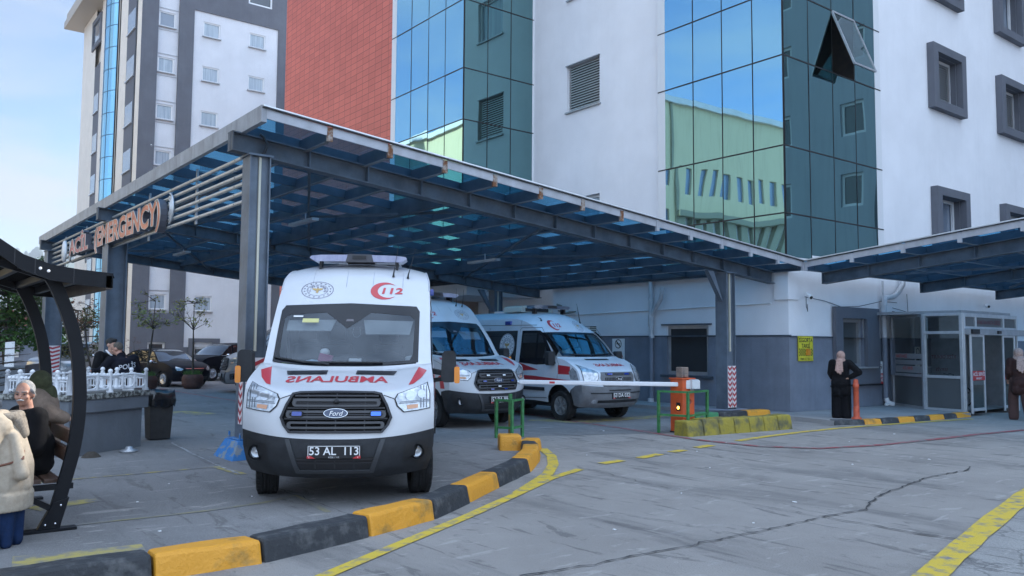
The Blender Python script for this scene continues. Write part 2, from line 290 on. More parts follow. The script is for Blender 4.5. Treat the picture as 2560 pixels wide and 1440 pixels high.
# ---------------- ground ----------------
M_asph = mat('asphalt', (.225,.205,.188), .88, col2=(.335,.31,.285), scale=.45, detail=9, lo=.3, hi=.75, bump=.55, bscale=55)
def asphalt_nodes(m, stain=.62, dark=(.115,.108,.104)):
    N = m.node_tree.nodes; L = m.node_tree.links; b = N['Principled BSDF']; old = b.inputs['Base Color'].links[0].from_socket
    co = N.new('ShaderNodeTexCoord')
    def noise(sc, st, det=6, dist=0.):
        q = N.new('ShaderNodeMapping'); q.inputs['Scale'].default_value = st; q.inputs['Rotation'].default_value = (0,0,.55); L.new(co.outputs['Object'], q.inputs[0])
        n = N.new('ShaderNodeTexNoise'); n.inputs['Scale'].default_value = sc; n.inputs['Detail'].default_value = det; n.inputs['Distortion'].default_value = dist; n.inputs['Roughness'].default_value = .65; L.new(q.outputs[0], n.inputs['Vector']); return n.outputs['Fac']
    def mixin(old, fac, lo, hi, amt, col):
        r = N.new('ShaderNodeMapRange'); r.inputs[1].default_value = lo; r.inputs[2].default_value = hi; r.inputs[4].default_value = amt; L.new(fac, r.inputs[0])
        x = N.new('ShaderNodeMixRGB'); L.new(r.outputs[0], x.inputs[0]); L.new(old, x.inputs[1]); x.inputs[2].default_value = tuple(col)+(1,); return x.outputs[0]
    c = mixin(old, noise(.9, (1,.35,1), 8, .6), .53, .66, stain, dark); c = mixin(c, noise(3.1, (1.4,.30,1), 8, .9), .585, .625, .62, (.095,.088,.084)); c = mixin(c, noise(4.3, (.35,1.5,1), 8, .6), .60, .64, .5, (.42,.395,.37))
    c = mixin(c, noise(2.3, (.5,1.6,1), 8, .8), .60, .72, .45, (.36,.35,.345))
    c = mixin(c, noise(6, (1,.5,1), 9, .3), .60, .69, .55, (.12,.115,.112)); c = mixin(c, noise(1.7, (2.6,.22,1), 7, .4), .60, .68, .38, (.13,.125,.12))
    c = mixin(c, noise(130, (1,1,1), 2), .56, .66, .5, (.42,.41,.40))
    c = mixin(c, noise(90, (1,1,1), 2), .60, .68, .5, (.11,.11,.11))
    L.new(c, b.inputs['Base Color'])
asphalt_nodes(M_asph)
M_bay = mat('bay_asphalt', (.155,.150,.148), .85, col2=(.235,.228,.225), scale=.4, detail=9, lo=.3, hi=.75, bump=.55, bscale=55); asphalt_nodes(M_bay, .5, (.075,.074,.075))
g = MB(); g.poly([(x, y, .004) for x, y in ((-40,4.6),(-1.4,7.1),(.7,6.6),(1.73,6.6),(2.55,6.6),(3.6,6.85),(4.45,7.15),(5.2,7.65),(6.05,8.25),(7.1,8.95),(7.8,9.6),(8.5,10.5),(9.2,11.9),(10.2,12.1),(12.2,11.3),(13.2,11.0),(16.0,11.0),(17.0,11.4),(17.0,22.2),(20.5,22.3),(20.5,60),(-40,60))]); g.build('parking_bay', M_bay)['kind'] = 'structure'
g = MB(); g.poly([(-3000,-3000,0),(3000,-3000,0),(3000,3000,0),(-3000,3000,0)]); g.build('ground', M_asph)['kind'] = 'structure'
def worn_mat(name, col, wear=.5, sc=7, under=(.20,.195,.19), lo=.40, hi=.56):
    return mat(name, col, .7, col2=under, scale=sc, detail=10, lo=lo+.16*(1-wear), hi=hi+.16*(1-wear), bump=.3, bscale=70)
M_yel = worn_mat('yellow_road_paint', (.62,.44,.045), .38)
M_yelw = worn_mat('worn_yellow_paint', (.42,.34,.10), .95, 5)
M_yelf = worn_mat('faded_yellow_paint', (.26,.235,.13), .95, 2.2)
M_redp = worn_mat('red_road_paint', (.30,.07,.075), .7, 5)
M_whp = worn_mat('worn_white_paint', (.42,.42,.42), 1.0, 9)
def ribbon(name, pts, w, m, z=.004, label=None, wob=0.):
    mb = MB(); P = [V((x, y, z)) for x, y in pts]; Q = [P[0]]
    for a, b in zip(P, P[1:]):
        n = max(1, int((b-a).length/.5))
        for k in range(1, n+1): Q.append(a.lerp(b, k/n))
    L_, R_ = [], []
    for i, p in enumerate(Q):
        d = (Q[min(i+1, len(Q)-1)]-Q[max(0, i-1)]).normalized(); s = V((-d.y, d.x, 0)); ww = w if not hasattr(w, '__len__') else w[0]+(w[1]-w[0])*i/(len(Q)-1)
        e1, e2 = (random.uniform(-wob, wob), random.uniform(-wob, wob)) if wob else (0, 0)
        L_.append(p+s*(ww/2+e1)); R_.append(p-s*(ww/2+e2))
    n = len(Q); mb.add(L_+R_, [(i, i+1, n+i+1, n+i) for i in range(n-1)]); o = mb.build(name, m); o['kind'] = 'structure'; return o
for nm, pts, w, m, z, wob in MARKS: ribbon(nm, pts, w, {'Y':M_yel,'W':M_yelw,'F':M_yelf,'R':M_redp,'L':M_whp}[m], z+.0045, None, wob)
# cracks and joints in the asphalt
M_crack = mat('tar_crack', (.055,.053,.052), .95)
def crack(pts, w, seed):
    rnd = random.Random(seed); P = [V((x, y, 0)) for x, y in pts]; Q = []
    for a, b in zip(P, P[1:]):
        n = max(2, int((b-a).length/.09))
        for k in range(n):
            q = a.lerp(b, k/n); Q.append(q+V((rnd.gauss(0,.012), rnd.gauss(0,.012), 0)))
    mb = MB(); vs = []
    for i, q in enumerate(Q):
        d = (Q[min(i+1, len(Q)-1)]-Q[max(0, i-1)]).normalized(); s = V((-d.y, d.x, 0)); ww = w*rnd.uniform(.08, .70)
        vs += [q+s*ww/2+V((0,0,.0125)), q-s*ww/2+V((0,0,.0125))]
    mb.add(vs, [(2*i, 2*i+2, 2*i+3, 2*i+1) for i in range(len(Q)-1)]); o = mb.build('road_crack', M_crack); o['kind'] = 'structure'
for i, (pts, w) in enumerate(CRACKS): crack(pts, w, i)
# lighter concrete apron in the bottom right corner
M_conc = mat('concrete_apron', (.24,.23,.22), .9, col2=(.33,.32,.30), scale=.8, detail=9, bump=.6, bscale=40); asphalt_nodes(M_conc, .35, (.22,.22,.21))
N = M_conc.node_tree.nodes; L = M_conc.node_tree.links; _b = N['Principled BSDF']; _o = _b.inputs['Base Color'].links[0].from_socket
_v = N.new('ShaderNodeTexVoronoi'); _v.feature = 'DISTANCE_TO_EDGE'; _v.inputs['Scale'].default_value = 2.6; _c = N.new('ShaderNodeTexCoord'); _n = N.new('ShaderNodeTexNoise'); _n.inputs['Scale'].default_value = 3; _n.inputs['Detail'].default_value = 6
L.new(_c.outputs['Object'], _n.inputs['Vector']); _a = N.new('ShaderNodeMixRGB'); _a.inputs[0].default_value = .28; L.new(_c.outputs['Object'], _a.inputs[1]); L.new(_n.outputs['Color'], _a.inputs[2]); L.new(_a.outputs[0], _v.inputs['Vector'])
_r = N.new('ShaderNodeMapRange'); _r.inputs[1].default_value = .006; _r.inputs[2].default_value = .03; _r.inputs[3].default_value = .5; _r.inputs[4].default_value = 0; L.new(_v.outputs['Distance'], _r.inputs[0])
_x = N.new('ShaderNodeMixRGB'); L.new(_r.outputs[0], _x.inputs[0]); L.new(_o, _x.inputs[1]); _x.inputs[2].default_value = (.06,.06,.06,1); L.new(_x.outputs[0], _b.inputs['Base Color'])
mb = MB(); mb.poly([(x, y, .004) for x, y in APRON]); mb.build('concrete_pavement', M_conc)['kind'] = 'structure'
# raised footways along the hospital
M_walk = mat('footway_concrete', (.24,.235,.235), .85, col2=(.33,.325,.32), scale=1.1, detail=8, bump=.4, bscale=40)
mb = MB(); top = .10
fp = FOOT; n = len(fp)
mb.add([(x, y, top) for x, y in fp], [tuple(range(n))]); mb.add([(x, y, z) for x, y in fp for z in (0, top)], [(2*i, 2*((i+1) % n), 2*((i+1) % n)+1, 2*i+1) for i in range(n)])
o = mb.build('footway', M_walk, bevel=.012); o['kind'] = 'structure'
# ---------------- the hospital ----------------
hosp = thing('hospital_building', 'white hospital block with two mirrored glass bays and a red tiled wall', 'hospital', (18.2, 12.1, 0))
TZ = [4.0, 5.11, 6.85, 9.20, 10.95, 13.31, 15.05, 17.4, 19.15, 21.5, 23.2, 25.6, 27.3]
def curtain(name, ax, c, us, mir, strip, seedn, openpane=None):
    """glazed bay side: panes with a slightly different tilt each, dark joints, white edge strip"""
    rnd = random.Random(seedn); mb = MB(); jb = MB(); sb = MB()
    P = (lambda u, z, d=0.: (c-d, u, z)) if ax == 0 else (lambda u, z, d=0.: (u, c-d, z))
    for i in range(len(us)-1):
        for j in range(len(TZ)-1):
            if openpane == (i, j): continue
            t = [rnd.uniform(-.004, .004) for _ in range(4)]; u0, u1, z0, z1 = us[i], us[i+1], TZ[j], TZ[j+1]
            n = 6; vs = [P(u0+(u1-u0)*a/n, z0+(z1-z0)*b/n, (t[0]*(1-a/n)+t[1]*a/n)*(1-b/n)+(t[2]*(1-a/n)+t[3]*a/n)*b/n) for b in range(n+1) for a in range(n+1)]
            mb.add(vs, [(b*(n+1)+a, b*(n+1)+a+1, (b+1)*(n+1)+a+1, (b+1)*(n+1)+a) for b in range(n) for a in range(n)], 0, True)
    for u in us[1:-1]:
        q = [P(u-.012, TZ[0], .008), P(u+.012, TZ[0], .008), P(u+.012, TZ[-1], .008), P(u-.012, TZ[-1], .008)]; jb.poly(q)
    a, b = min(us+[strip]), max(us+[strip])
    for z in TZ[1:-1]: jb.poly([P(a, z-.018, .009), P(b, z-.018, .009), P(b, z+.018, .009), P(a, z+.018, .009)])
    jb.poly([P(us[0]-.03, TZ[0], .0085), P(us[0]+.03, TZ[0], .0085), P(us[0]+.03, TZ[-1], .0085), P(us[0]-.03, TZ[-1], .0085)])
    s0, s1 = sorted((us[-1], strip)); 
    if ax == 0: sb.box(c-.004, s0, TZ[0], c+.3, s1, TZ[-1])
    else: sb.box(s0, c-.004, TZ[0], s1, c+.3, TZ[-1])
    cw = mb.build(name, mir, hosp, recalc=False); jb.build('glazing_joint', M_black, cw, recalc=False); sb.build('edge_strip', M_pvc, cw)
    return cw
B2X, B2Y = 18.20, 12.11
curtain('curtain_wall', 0, B2X, [12.11, 13.04, 14.03, 15.04, 16.08], M_blue, 16.36, 1)
curtain('curtain_wall', 1, B2Y, [18.20, 19.34, 20.49, 21.64, 22.73], M_teal, 23.04, 2, openpane=(2, 3))
curtain('curtain_wall', 0, 15.32, [22.34, 23.47, 24.56, 25.74, 26.85], M_blue, 27.18, 3)
curtain('curtain_wall', 1, 22.34, [15.32, 16.31, 17.31, 18.28], M_teal, 18.36, 4)
# top-hung pane standing open, dark gap behind it
mb = MB(); a, b = V((20.52, 12.10, 10.93)), V((21.62, 12.10, 10.93)); d = V((0, -.62, -1.62))
mb.poly([a, b, b+d, a+d]); pn = mb.build('open_pane', glass_mat('teal_open_glass', (.25,.42,.42), (.7,.85,.85), .25), hosp)
mb = MB()
for p, q in ((a, a+d), (b, b+d), (a, b), (a+d, b+d)): mb.beam(p, q, .05, .05)
mb.build('sash', M_alud, pn)
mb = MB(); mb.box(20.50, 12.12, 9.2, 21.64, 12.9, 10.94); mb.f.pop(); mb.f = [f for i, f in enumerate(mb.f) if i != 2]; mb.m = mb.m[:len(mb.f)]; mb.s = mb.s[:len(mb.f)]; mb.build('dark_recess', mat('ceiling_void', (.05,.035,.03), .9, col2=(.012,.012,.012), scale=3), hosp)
# plain walls
mb = MB(); wall(mb, 0, 18.34, 16.36, 22.34, 4.0, 27.3, [(18.98, 20.55, 9.55, 11.12), (18.98, 20.5, 13.42, 15.0), (18.98, 20.5, 17.4, 19.0), (18.98, 20.5, 4.95, 6.6)], .22)
mb.build('white_wall', M_white, hosp, recalc=False)
RW = [(26.05,28.32,9.27,11.35), (31.1,33.4,9.27,11.35), (26.05,28.32,4.9,6.76), (31.1,33.4,4.9,6.76), (26.05,28.32,12.9,15.1), (31.1,33.4,12.9,15.1), (26.05,28.32,16.9,19.0), (31.1,33.4,16.9,19.0)]
inner = [(a+.32, b-.30, c+.26, d-.26) for a, b, c, d in RW]
mb = MB(); wall(mb, 1, 12.15, 23.04, 41, 3.9, 27.3, inner, .28, 0, 1); mb.build('white_wall', [M_white, M_grey], hosp, recalc=False)
mb = MB(); mb.box(18.4, 12.2, 27.3, 41, 26, 27.6); mb.box(15.35, 22.4, 27.3, 18.4, 26.8, 27.6); mb.build('roof', M_grey, hosp)
mb = MB(); mb.box(32, 37.8, 0, 40, 72.5, 27.2); mb.build('sun_blocker', M_white, hosp)  # unseen mass added to keep the sun off the ground before the tower
mb = MB(); mb.box(19.0, 12.95, 0.0, 40.9, 26.5, 27.25); mb.build('hidden_core', M_white, hosp)  # unseen solid core, added to stop sun coming through the open backs
mb = MB(); mb.box(16.0, 23.0, 3.4, 19.0, 26.5, 27.2); mb.build('hidden_core', M_white, hosp)
def louvre(mb, ax, c, u0, u1, z0, z1, n):
    for k in range(n):
        z = z0+(z1-z0)*(k+.5)/n; h = (z1-z0)/n*.60
        p = [(0, z-h), (0, z-h+.02), (.07, z+h*.5), (.07, z+h*.5-.02)]
        f = (lambda u, d, zz: (c+d, u, zz)) if ax == 0 else (lambda u, d, zz: (u, c+d, zz))
        mb.hexa([f(u0,p[0][0],p[0][1]), f(u1,p[0][0],p[0][1]), f(u1,p[3][0],p[3][1]), f(u0,p[3][0],p[3][1])], [f(u0,p[1][0],p[1][1]), f(u1,p[1][0],p[1][1]), f(u1,p[2][0],p[2][1]), f(u0,p[2][0],p[2][1])])
def rect_frame(mb, ax, c, u0, u1, z0, z1, w, d, mi=0):
    B = (lambda a, e, b, f: mb.box(c-d, a, e, c+.02, b, f, mi)) if ax == 0 else (lambda a, e, b, f: mb.box(a, c-d, e, b, c+.02, f, mi))
    B(u0, z0, u0+w, z1); B(u1-w, z0, u1, z1); B(u0+w, z0, u1-w, z0+w); B(u0+w, z1-w, u1-w, z1)
def pane(mb, ax, c, u0, u1, z0, z1, mi=0):
    mb.poly([(c,u0,z0),(c,u1,z0),(c,u1,z1),(c,u0,z1)] if ax == 0 else [(u0,c,z0),(u1,c,z0),(u1,c,z1),(u0,c,z1)], mi)
# windows of the white wall between the bays
for (a, b, c, d) in ((18.98,20.55,9.55,11.12),):
    mb = MB(); pane(mb, 0, 18.53, a, b, c, d); w = mb.build('louvred_window', M_black, hosp, recalc=False)
    mb = MB(); louvre(mb, 0, 18.43, a, b, c, d, 18); mb.build('louvre', M_alu, w)
    mb = MB(); mb.box(18.27, a-.06, c-.05, 18.5, b+.06, c-.002); mb.build('sill', M_alud, w); mb = MB(); mb.box(18.28, a-.03, d+.002, 18.36, b+.03, d+.03); mb.build('lintel', M_alud, w)
for (a, b, c, d) in ((18.98,20.5,13.42,15.0), (18.98,20.5,17.4,19.0), (18.98,20.5,4.95,6.6)):
    mb = MB(); pane(mb, 0, 18.50, a, b, c, d); w = mb.build('window', M_curtain, hosp, recalc=False)
    mb = MB(); rect_frame(mb, 0, 18.49, a, b, c, d, .09, .03); mb.build('frame', M_pvc, w)
    mb = MB(); mb.box(18.27, a-.06, c-.05, 18.48, b+.06, c-.002); mb.build('sill', M_alud, w)
# windows of the right-hand wall with projecting slate surrounds
for i, ((a, b, c, d), (e, f, gg, h)) in enumerate(zip(RW, inner)):
    mb = MB(); pane(mb, 1, 12.42, e, f, gg, h); lou = i in (0, 1); w = mb.build('louvred_window' if lou else 'window', M_black if lou else M_glassgrey, hosp, recalc=False)
    if lou: mb = MB(); louvre(mb, 1, 12.30, e+.05, f-.05, gg+.05, h-.05, 20); mb.build('louvre', M_alu, w)
    mb = MB(); rect_frame(mb, 1, 12.38, e, f, gg, h, .10, .05); mb.box((e+f)/2-.05, 12.34, gg+.1, (e+f)/2+.05, 12.37, h-.1) if not lou else None; mb.build('frame', M_pvc, w)
    mb = MB(); B = lambda p, q, r, s: mb.box(p, 11.93, q, r, 12.145, s)
    B(a, c, e, d); B(f, c, b, d); B(e, c, f, gg); B(e, h, f, d); mb.build('surround', M_grey, w)
    mb = MB(); mb.box(e, 11.96, gg-.04, f, 12.28, gg+.025); mb.build('sill', M_alud, w)
# red tiled wall
def tile_mat():
    m = mat('red_tiles', (.70,.14,.09), .55); N = m.node_tree.nodes; L = m.node_tree.links; b = N['Principled BSDF']; co = N.new('ShaderNodeTexCoord')
    sp = N.new('ShaderNodeSeparateXYZ'); L.new(co.outputs['Object'], sp.inputs[0]); cb = N.new('ShaderNodeCombineXYZ'); L.new(sp.outputs['Y'], cb.inputs[0]); L.new(sp.outputs['Z'], cb.inputs[1])
    br = N.new('ShaderNodeTexBrick'); L.new(cb.outputs[0], br.inputs['Vector']); br.offset = 0; br.inputs['Scale'].default_value = 1; br.inputs['Brick Width'].default_value = .52; br.inputs['Row Height'].default_value = .26
    br.inputs['Mortar Size'].default_value = .009; br.inputs['Mortar Smooth'].default_value = .1; br.inputs['Color1'].default_value = (.72,.175,.125,1); br.inputs['Color2'].default_value = (.62,.145,.105,1); br.inputs['Mortar'].default_value = (.22,.05,.04,1)
    n = N.new('ShaderNodeTexNoise'); n.inputs['Scale'].default_value = .5; n.inputs['Detail'].default_value = 5; L.new(co.outputs['Object'], n.inputs['Vector'])
    x = N.new('ShaderNodeMixRGB'); x.blend_type = 'MULTIPLY'; x.inputs[0].default_value = .22; L.new(br.outputs['Color'], x.inputs[1]); L.new(n.outputs['Fac'], x.inputs[2]); 
    L.new(x.outputs[0], b.inputs['Base Color']); p = N.new('ShaderNodeBump'); p.inputs['Strength'].default_value = .4; p.inputs['Distance'].default_value = .01; p.invert = True; L.new(br.outputs['Fac'], p.inputs['Height']); L.new(p.outputs[0], b.inputs['Normal']); return m
mb = MB(); mb.box(15.38, 27.18, 3.6, 40, 37.6, 27.3); mb.build('red_tiled_wall', tile_mat(), hosp)
# ground floor (podium)
PX = 18.26
mb = MB()
wall(mb, 0, PX, 12.11, 21.15, 2.02, 4.1, [(14.62,16.1,2.02,2.30), (19.05,19.4,2.05,2.33)], .14, 0)
wall(mb, 1, 12.11, PX, 41, 1.98, 4.1, [(20.55,21.78,1.98,2.5)], .16, 0, 1)
wall(mb, 1, 21.15, PX, 21.2, 0, 4.1, (), 0, 0, None, 1)
mb.build('ground_floor_wall', [M_white, M_slate], hosp, recalc=False)
mb = MB()
wall(mb, 0, PX-.025, 12.085, 21.15, 0, 2.0, [(14.62,16.1,.92,2.0)], .16, 0)
wall(mb, 1, 12.085, PX-.025, 23.25, 0, 1.98, [(20.55,21.78,1.17,1.98)], .18, 0); wall(mb, 1, 12.085, 28.5, 41, 0, 1.98, (), .18, 0)
mb.add([(PX-.025,12.085,2.0),(PX+.01,12.12,2.0),(PX+.01,21.15,2.0),(PX-.025,21.15,2.0)], [(0,1,2,3)])
mb.build('dado', M_slate, hosp, recalc=False)
mb = MB(); mb.box(PX-.045, 12.05, 1.985, PX+.02, 21.15, 2.02); mb.box(PX, 12.055, 1.965, 20.2, 12.10, 2.0); mb.build('dado_trim', M_steeld, hosp)
mb = MB(); mb.box(PX+.05, 12.2, 4.1, 19.0, 22.3, 4.18); mb.build('podium_roof', M_grey, hosp)
mb = MB(); mb.box(PX+.06, 12.6, 0, 18.95, 21.1, 4.05); mb.build('hidden_core', M_dark, hosp)
# big window in the left wall
mb = MB(); pane(mb, 0, PX+.10, 14.62, 16.1, .92, 2.30); w = mb.build('window', M_gdark, hosp, recalc=False)
mb = MB(); rect_frame(mb, 0, PX+.09, 14.62, 16.1, .92, 2.30, .09, .05); mb.build('frame', M_alud, w)
mb = MB(); mb.box(PX-.10, 14.45, .83, PX+.02, 16.3, .90); mb.build('sill', M_steeld, w); mb = MB(); mb.box(PX-.05, 14.5, 2.31, PX, 16.3, 2.35); mb.build('lintel', M_steeld, w)
mb = MB(); pane(mb, 0, PX+.12, 19.05, 19.4, 2.05, 2.33); w = mb.build('vent_window', M_black, hosp, recalc=False)
mb = MB(); louvre(mb, 0, PX+.03, 19.05, 19.4, 2.05, 2.33, 5); mb.build('louvre', M_cream, w)
# window in the right wall with its slate surround
mb = MB(); pane(mb, 1, 12.25, 20.55, 21.78, 1.17, 2.5); w = mb.build('window', mat('frosted_glass', (.075,.085,.09), .3, coat=.2), hosp, recalc=False)
mb = MB(); rect_frame(mb, 1, 12.24, 20.55, 21.78, 1.17, 2.5, .1, .06); mb.build('frame', M_alud, w)
mb = MB(); B = lambda p, q, r, s: mb.box(p, 11.97, q, r, 12.07, s)
B(20.2, .72, 20.55, 2.8); B(21.78, .72, 22.43, 2.8); B(20.55, 2.5, 21.78, 2.8); B(20.55, .72, 21.78, 1.15); mb.build('surround', M_grey, w)
mb = MB(); mb.box(20.6, 11.90, 1.15, 22.2, 12.1, 1.19); mb.build('sill', M_alu, w)
mb = MB(); mb.box(20.05, 11.95, .68, 22.5, 12.08, .715); mb.build('ledge', M_black, w)
# recessed entrance under the first bay
mb = MB(); wall(mb, 0, 20.6, 21.15, 45, 2.2, 4.3, (), 0, 0); wall(mb, 0, 20.6, 21.15, 45, 0, 2.2, [(24.5, 27.2, 0, 2.2)], .3, 1); mb.build('entrance_wall', [M_white, M_slate], hosp, recalc=False)
mb = MB(); pane(mb, 0, 20.88, 24.5, 27.2, 0, 2.2); d = mb.build('entrance_door', M_gdark, hosp, recalc=False)
mb = MB()
for u in (24.5, 25.8, 27.1): mb.box(20.80, u, 0, 20.86, u+.1, 2.2)
mb.build('frame', M_alu, d)
mb = MB(); fr = frame((20.57, 27.3, 3.46), (0,-1,0), (0,0,1)); write(mb, fr, "ACİL SERVİS", 0, 0, .36, bold=.012, sx=.92); tp = mb.build('sign_lettering', mat('maroon', (.16,.03,.045), .5), hosp, recalc=False)
mb = MB(); mb.box(15.5, 28.6, 2.9, 20.5, 28.8, 4.0); mb.box(18.6,28.5,.0,18.9,28.8,3.2); mb.build('porch_wall', M_cream, hosp)
# conduit along the wall, corner pier carrying the canopies
mb = MB(); mb.tube([(PX-.02, 21.1, 2.70), (PX-.02, 12.6, 2.83)], .018); mb.build('conduit', M_pvc, hosp)
mb = MB(); mb.box(18.20, 12.06, 2.9, 18.66, 12.5, 3.62); mb.build('pier', M_white, hosp, bevel=.02)
# down pipes
M_pipe = mat('white_pipe', (.55,.56,.58), .5, var=.12, scale=5); 
t = thing('downpipe', 'white downpipe with a Y branch and slate lower half on the canopy wall', 'downpipe', (PX-.1, 16.62, 0.1), group='downpipes')
mb = MB(); mb.cyl((18.14,16.62,2.0),(18.14,16.62,3.6),.07); mb.tube([(18.14,16.62,2.55),(18.12,16.45,2.8),(18.08,16.2,3.05),(18.06,16.12,3.25),(18.06,16.12,3.4)],.065); mb.cyl((18.14,16.62,2.3),(18.14,16.62,2.62),.085); mb.cyl((18.14,16.62,3.05),(18.14,16.62,3.15),.085); mb.build('upper_pipe', M_pipe, t)
mb = MB(); mb.cyl((18.14,16.62,.1),(18.14,16.62,2.0),.068); mb.build('lower_pipe', M_slate, t)
mb = MB(); mb.cyl((18.16,16.62,1.95),(18.16,16.62,2.02),.085); mb.cyl((18.12,16.62,.1),(18.12,16.62,.2),.09); mb.build('collar', M_pipe, t)
t = thing('downpipe', 'white downpipe bending out to the gutter beside the glazed lobby', 'downpipe', (22.72, 12.0, .1), group='downpipes')
mb = MB(); mb.cyl((22.72,11.99,2.0),(22.72,11.99,3.0),.075); mb.tube([(22.72,11.99,2.98),(22.8,11.98,3.12),(23.25,11.97,3.18),(23.5,11.97,3.3),(23.75,11.95,3.55),(23.8,11.95,3.8)],.075); mb.cyl((22.72,11.99,2.9),(22.72,11.99,3.05),.09); mb.cyl((22.68,11.99,3.05),(22.68,11.99,3.6),.03); mb.build('upper_pipe', M_pipe, t)
mb = MB(); mb.cyl((22.72,11.99,.25),(22.72,11.99,2.0),.072); mb.build('lower_pipe', M_slate, t)
mb = MB(); mb.tube([(22.72,11.99,.3),(22.74,11.95,.17),(22.85,11.84,.12)],.08); mb.ball((22.6,11.9,.13),(.09,.07,.05)); mb.build('outlet', M_pvc, t)
# ---------------- tower block on the left ----------------
tow = thing('tower_block', 'tall white and slate tower with a curved blue glass strip', 'building', (17.15, 73, 0))
TX, TY = 17.15, 73.
rows = [1.1+0*i for i in range(0)]
Wn = [(18.6,19.95,z-.66,z+.66) for z in (5.15, 9.3, 13.4, 17.4, 21.4, 25.5, 29.5, 33.6, 37.6, 41.6)]
Wa = [(22.27,23.75,z-.66,z+.66) for z in (5.1, 9.2, 13.3, 17.35, 21.4, 25.4, 29.4)]; Wb = [(26.4,27.9,z-.66,z+.66) for z in (5.1, 9.2, 13.3, 17.35, 21.4, 25.4, 29.4)]
mb = MB(); wall(mb, 1, TY, TX, 18.5, 0, 46, (), .2, 1); wall(mb, 1, TY, 20.22, 21.46, 0, 46, (), .2, 1)
wall(mb, 1, TY+.25, 18.5, 20.22, 4.2, 46, Wn, .2, 0); wall(mb, 1, TY, 18.5, 20.22, 0, 4.2, [(18.55,19.97,.5,1.75)], .35, 1)
wall(mb, 1, TY+.12, 21.46, 29.1, 1.34, 30.9, Wa+Wb, .2, 0); wall(mb, 1, TY, 21.46, 34, 30.9, 46, [(26.2,28.45,32.7,34.6)], .2, 1); wall(mb, 1, TY, 29.1, 34, 0, 30.9, (), .2, 1); wall(mb, 1, TY+.05, 21.46, 29.1, 0, 1.34, [(22.3,23.9,.5,1.34)], .3, 1)
for u, z0, z1, s in ((18.5,4.2,46,1), (20.22,4.2,46,-1), (21.46,1.34,30.9,1), (29.1,1.34,30.9,-1)): mb.poly([(u,TY,z0),(u,TY+.25,z0),(u,TY+.25,z1),(u,TY,z1)], 1)
mb.poly([(21.46,TY,30.9),(29.1,TY,30.9),(29.1,TY+.25,30.9),(21.46,TY+.25,30.9)], 1); mb.poly([(18.5,TY,4.2),(20.22,TY,4.2),(20.22,TY+.3,4.2),(18.5,TY+.3,4.2)], 1)
mb.build('front_wall', [mat('pale_render', (.66,.67,.70), .85, var=.05, scale=.6, streak=.15, streakcol=(.52,.52,.55)), M_grey], tow, recalc=False)
for k, (a, b, c, d) in enumerate(Wn+Wa+Wb):
    if c > 44: continue
    y = TY+(.25 if a < 20 else .12)+.12; dk = k in (2, 6, 12, 18)
    mb = MB(); pane(mb, 1, y, a, b, c, d); w = mb.build('window', M_glassgrey if dk else M_curtain, tow, recalc=False)
    mb = MB(); rect_frame(mb, 1, y-.01, a, b, c, d, .11, .05); mb.build('frame', M_pvc, w)
    mb = MB(); mb.box(a-.08, y-.32, c-.08, b+.08, y-.05, c-.002); mb.build('sill', M_alud, w)
    if a < 20: [MB().box(18.55, TY+.20, z, 20.17, TY+.235, z+.065).build('cornice', M_alud, w) for z in (d+.25, c-.32)]
for (a, b, c, d, y) in ((18.55,19.97,.5,1.75,TY+.3), (22.3,23.9,.5,1.34,TY+.3), (26.2,28.45,32.7,34.6,TY+.15)):
    mb = MB(); pane(mb, 1, y, a, b, c, d); w = mb.build('window', M_gdark, tow, recalc=False)
    mb = MB(); rect_frame(mb, 1, y-.01, a, b, c, d, .16, .06); mb.build('frame', M_pvc, w)
mb = MB(); B = lambda p, q, r, s: mb.box(p, TY-.12, q, r, TY+.02, s)
B(21.85,.45,22.3,2.1); B(23.9,.45,24.5,2.1); B(22.3,1.75,23.9,2.1); mb.build('surround', M_grey, tow)
# left flank: cream bands, slate window strips and the curved blue strip
def flank(y0, y1, m, z1, x=TX): mb = MB(); mb.poly([(x,y0,0),(x,y1,0),(x,y1,z1),(x,y0,z1)]); return mb
flank(73, 74.4, 0, 46).build('flank_wall', M_cream, tow, recalc=False)
mb = flank(77.9, 81.0, 0, 46); mb.poly([(TX,87.3,0),(TX,88.6,0),(TX,88.6,36),(TX,87.3,36)]); mb.poly([(TX,91.2,0),(TX,97.5,0),(TX,97.5,36),(TX,91.2,36)]); mb.poly([(TX,80.5,0),(TX,81.2,0),(TX,81.2,46),(TX,80.5,46)]); mb.poly([(TX,86.6,0),(TX,87.3,0),(TX,87.3,36),(TX,86.6,36)]); mb.build('flank_wall', M_cream, tow, recalc=False)
for y0, y1, zt in ((74.75, 77.9, 34), (88.6, 91.2, 29.5)):
    fl = flank(y0, y1, 0, zt).build('window_strip', mat('slate_strip', (.10,.10,.12), .6), tow, recalc=False)
    for z in (5.0, 9.0, 13.2, 17.4, 21.5, 25.6, 29.8):
        if z > zt-2: continue
        mb = MB(); mb.poly([(TX-.02,y0+.35,z-.9),(TX-.02,y1-.2,z-.9),(TX-.02,y1-.2,z+.9),(TX-.02,y0+.35,z+.9)]); mb.build('pane', M_glassgrey, fl, recalc=False)
        mb = MB(); mb.box(TX-.14, y0+.2, z-1.05, TX-.03, y1-.1, z-.95); mb.build('sill', M_alu, fl)
mb = MB(); mb.box(TX-.06, 74.4, 0, TX+.1, 74.75, 46); mb.build('corner_strip', M_black, tow)
mb = MB(); jb = MB(); R_ = 3.0; yc = 83.6; xc = TX+2.35; zs = [0.]+[2.2+2.07*k for k in range(22)]
pts = [(xc-R_*cos(a), yc+R_*sin(a)) for a in [radians(-58+116*k/12) for k in range(13)]]
pts = [(x, y) for x, y in pts if x < TX+.35]
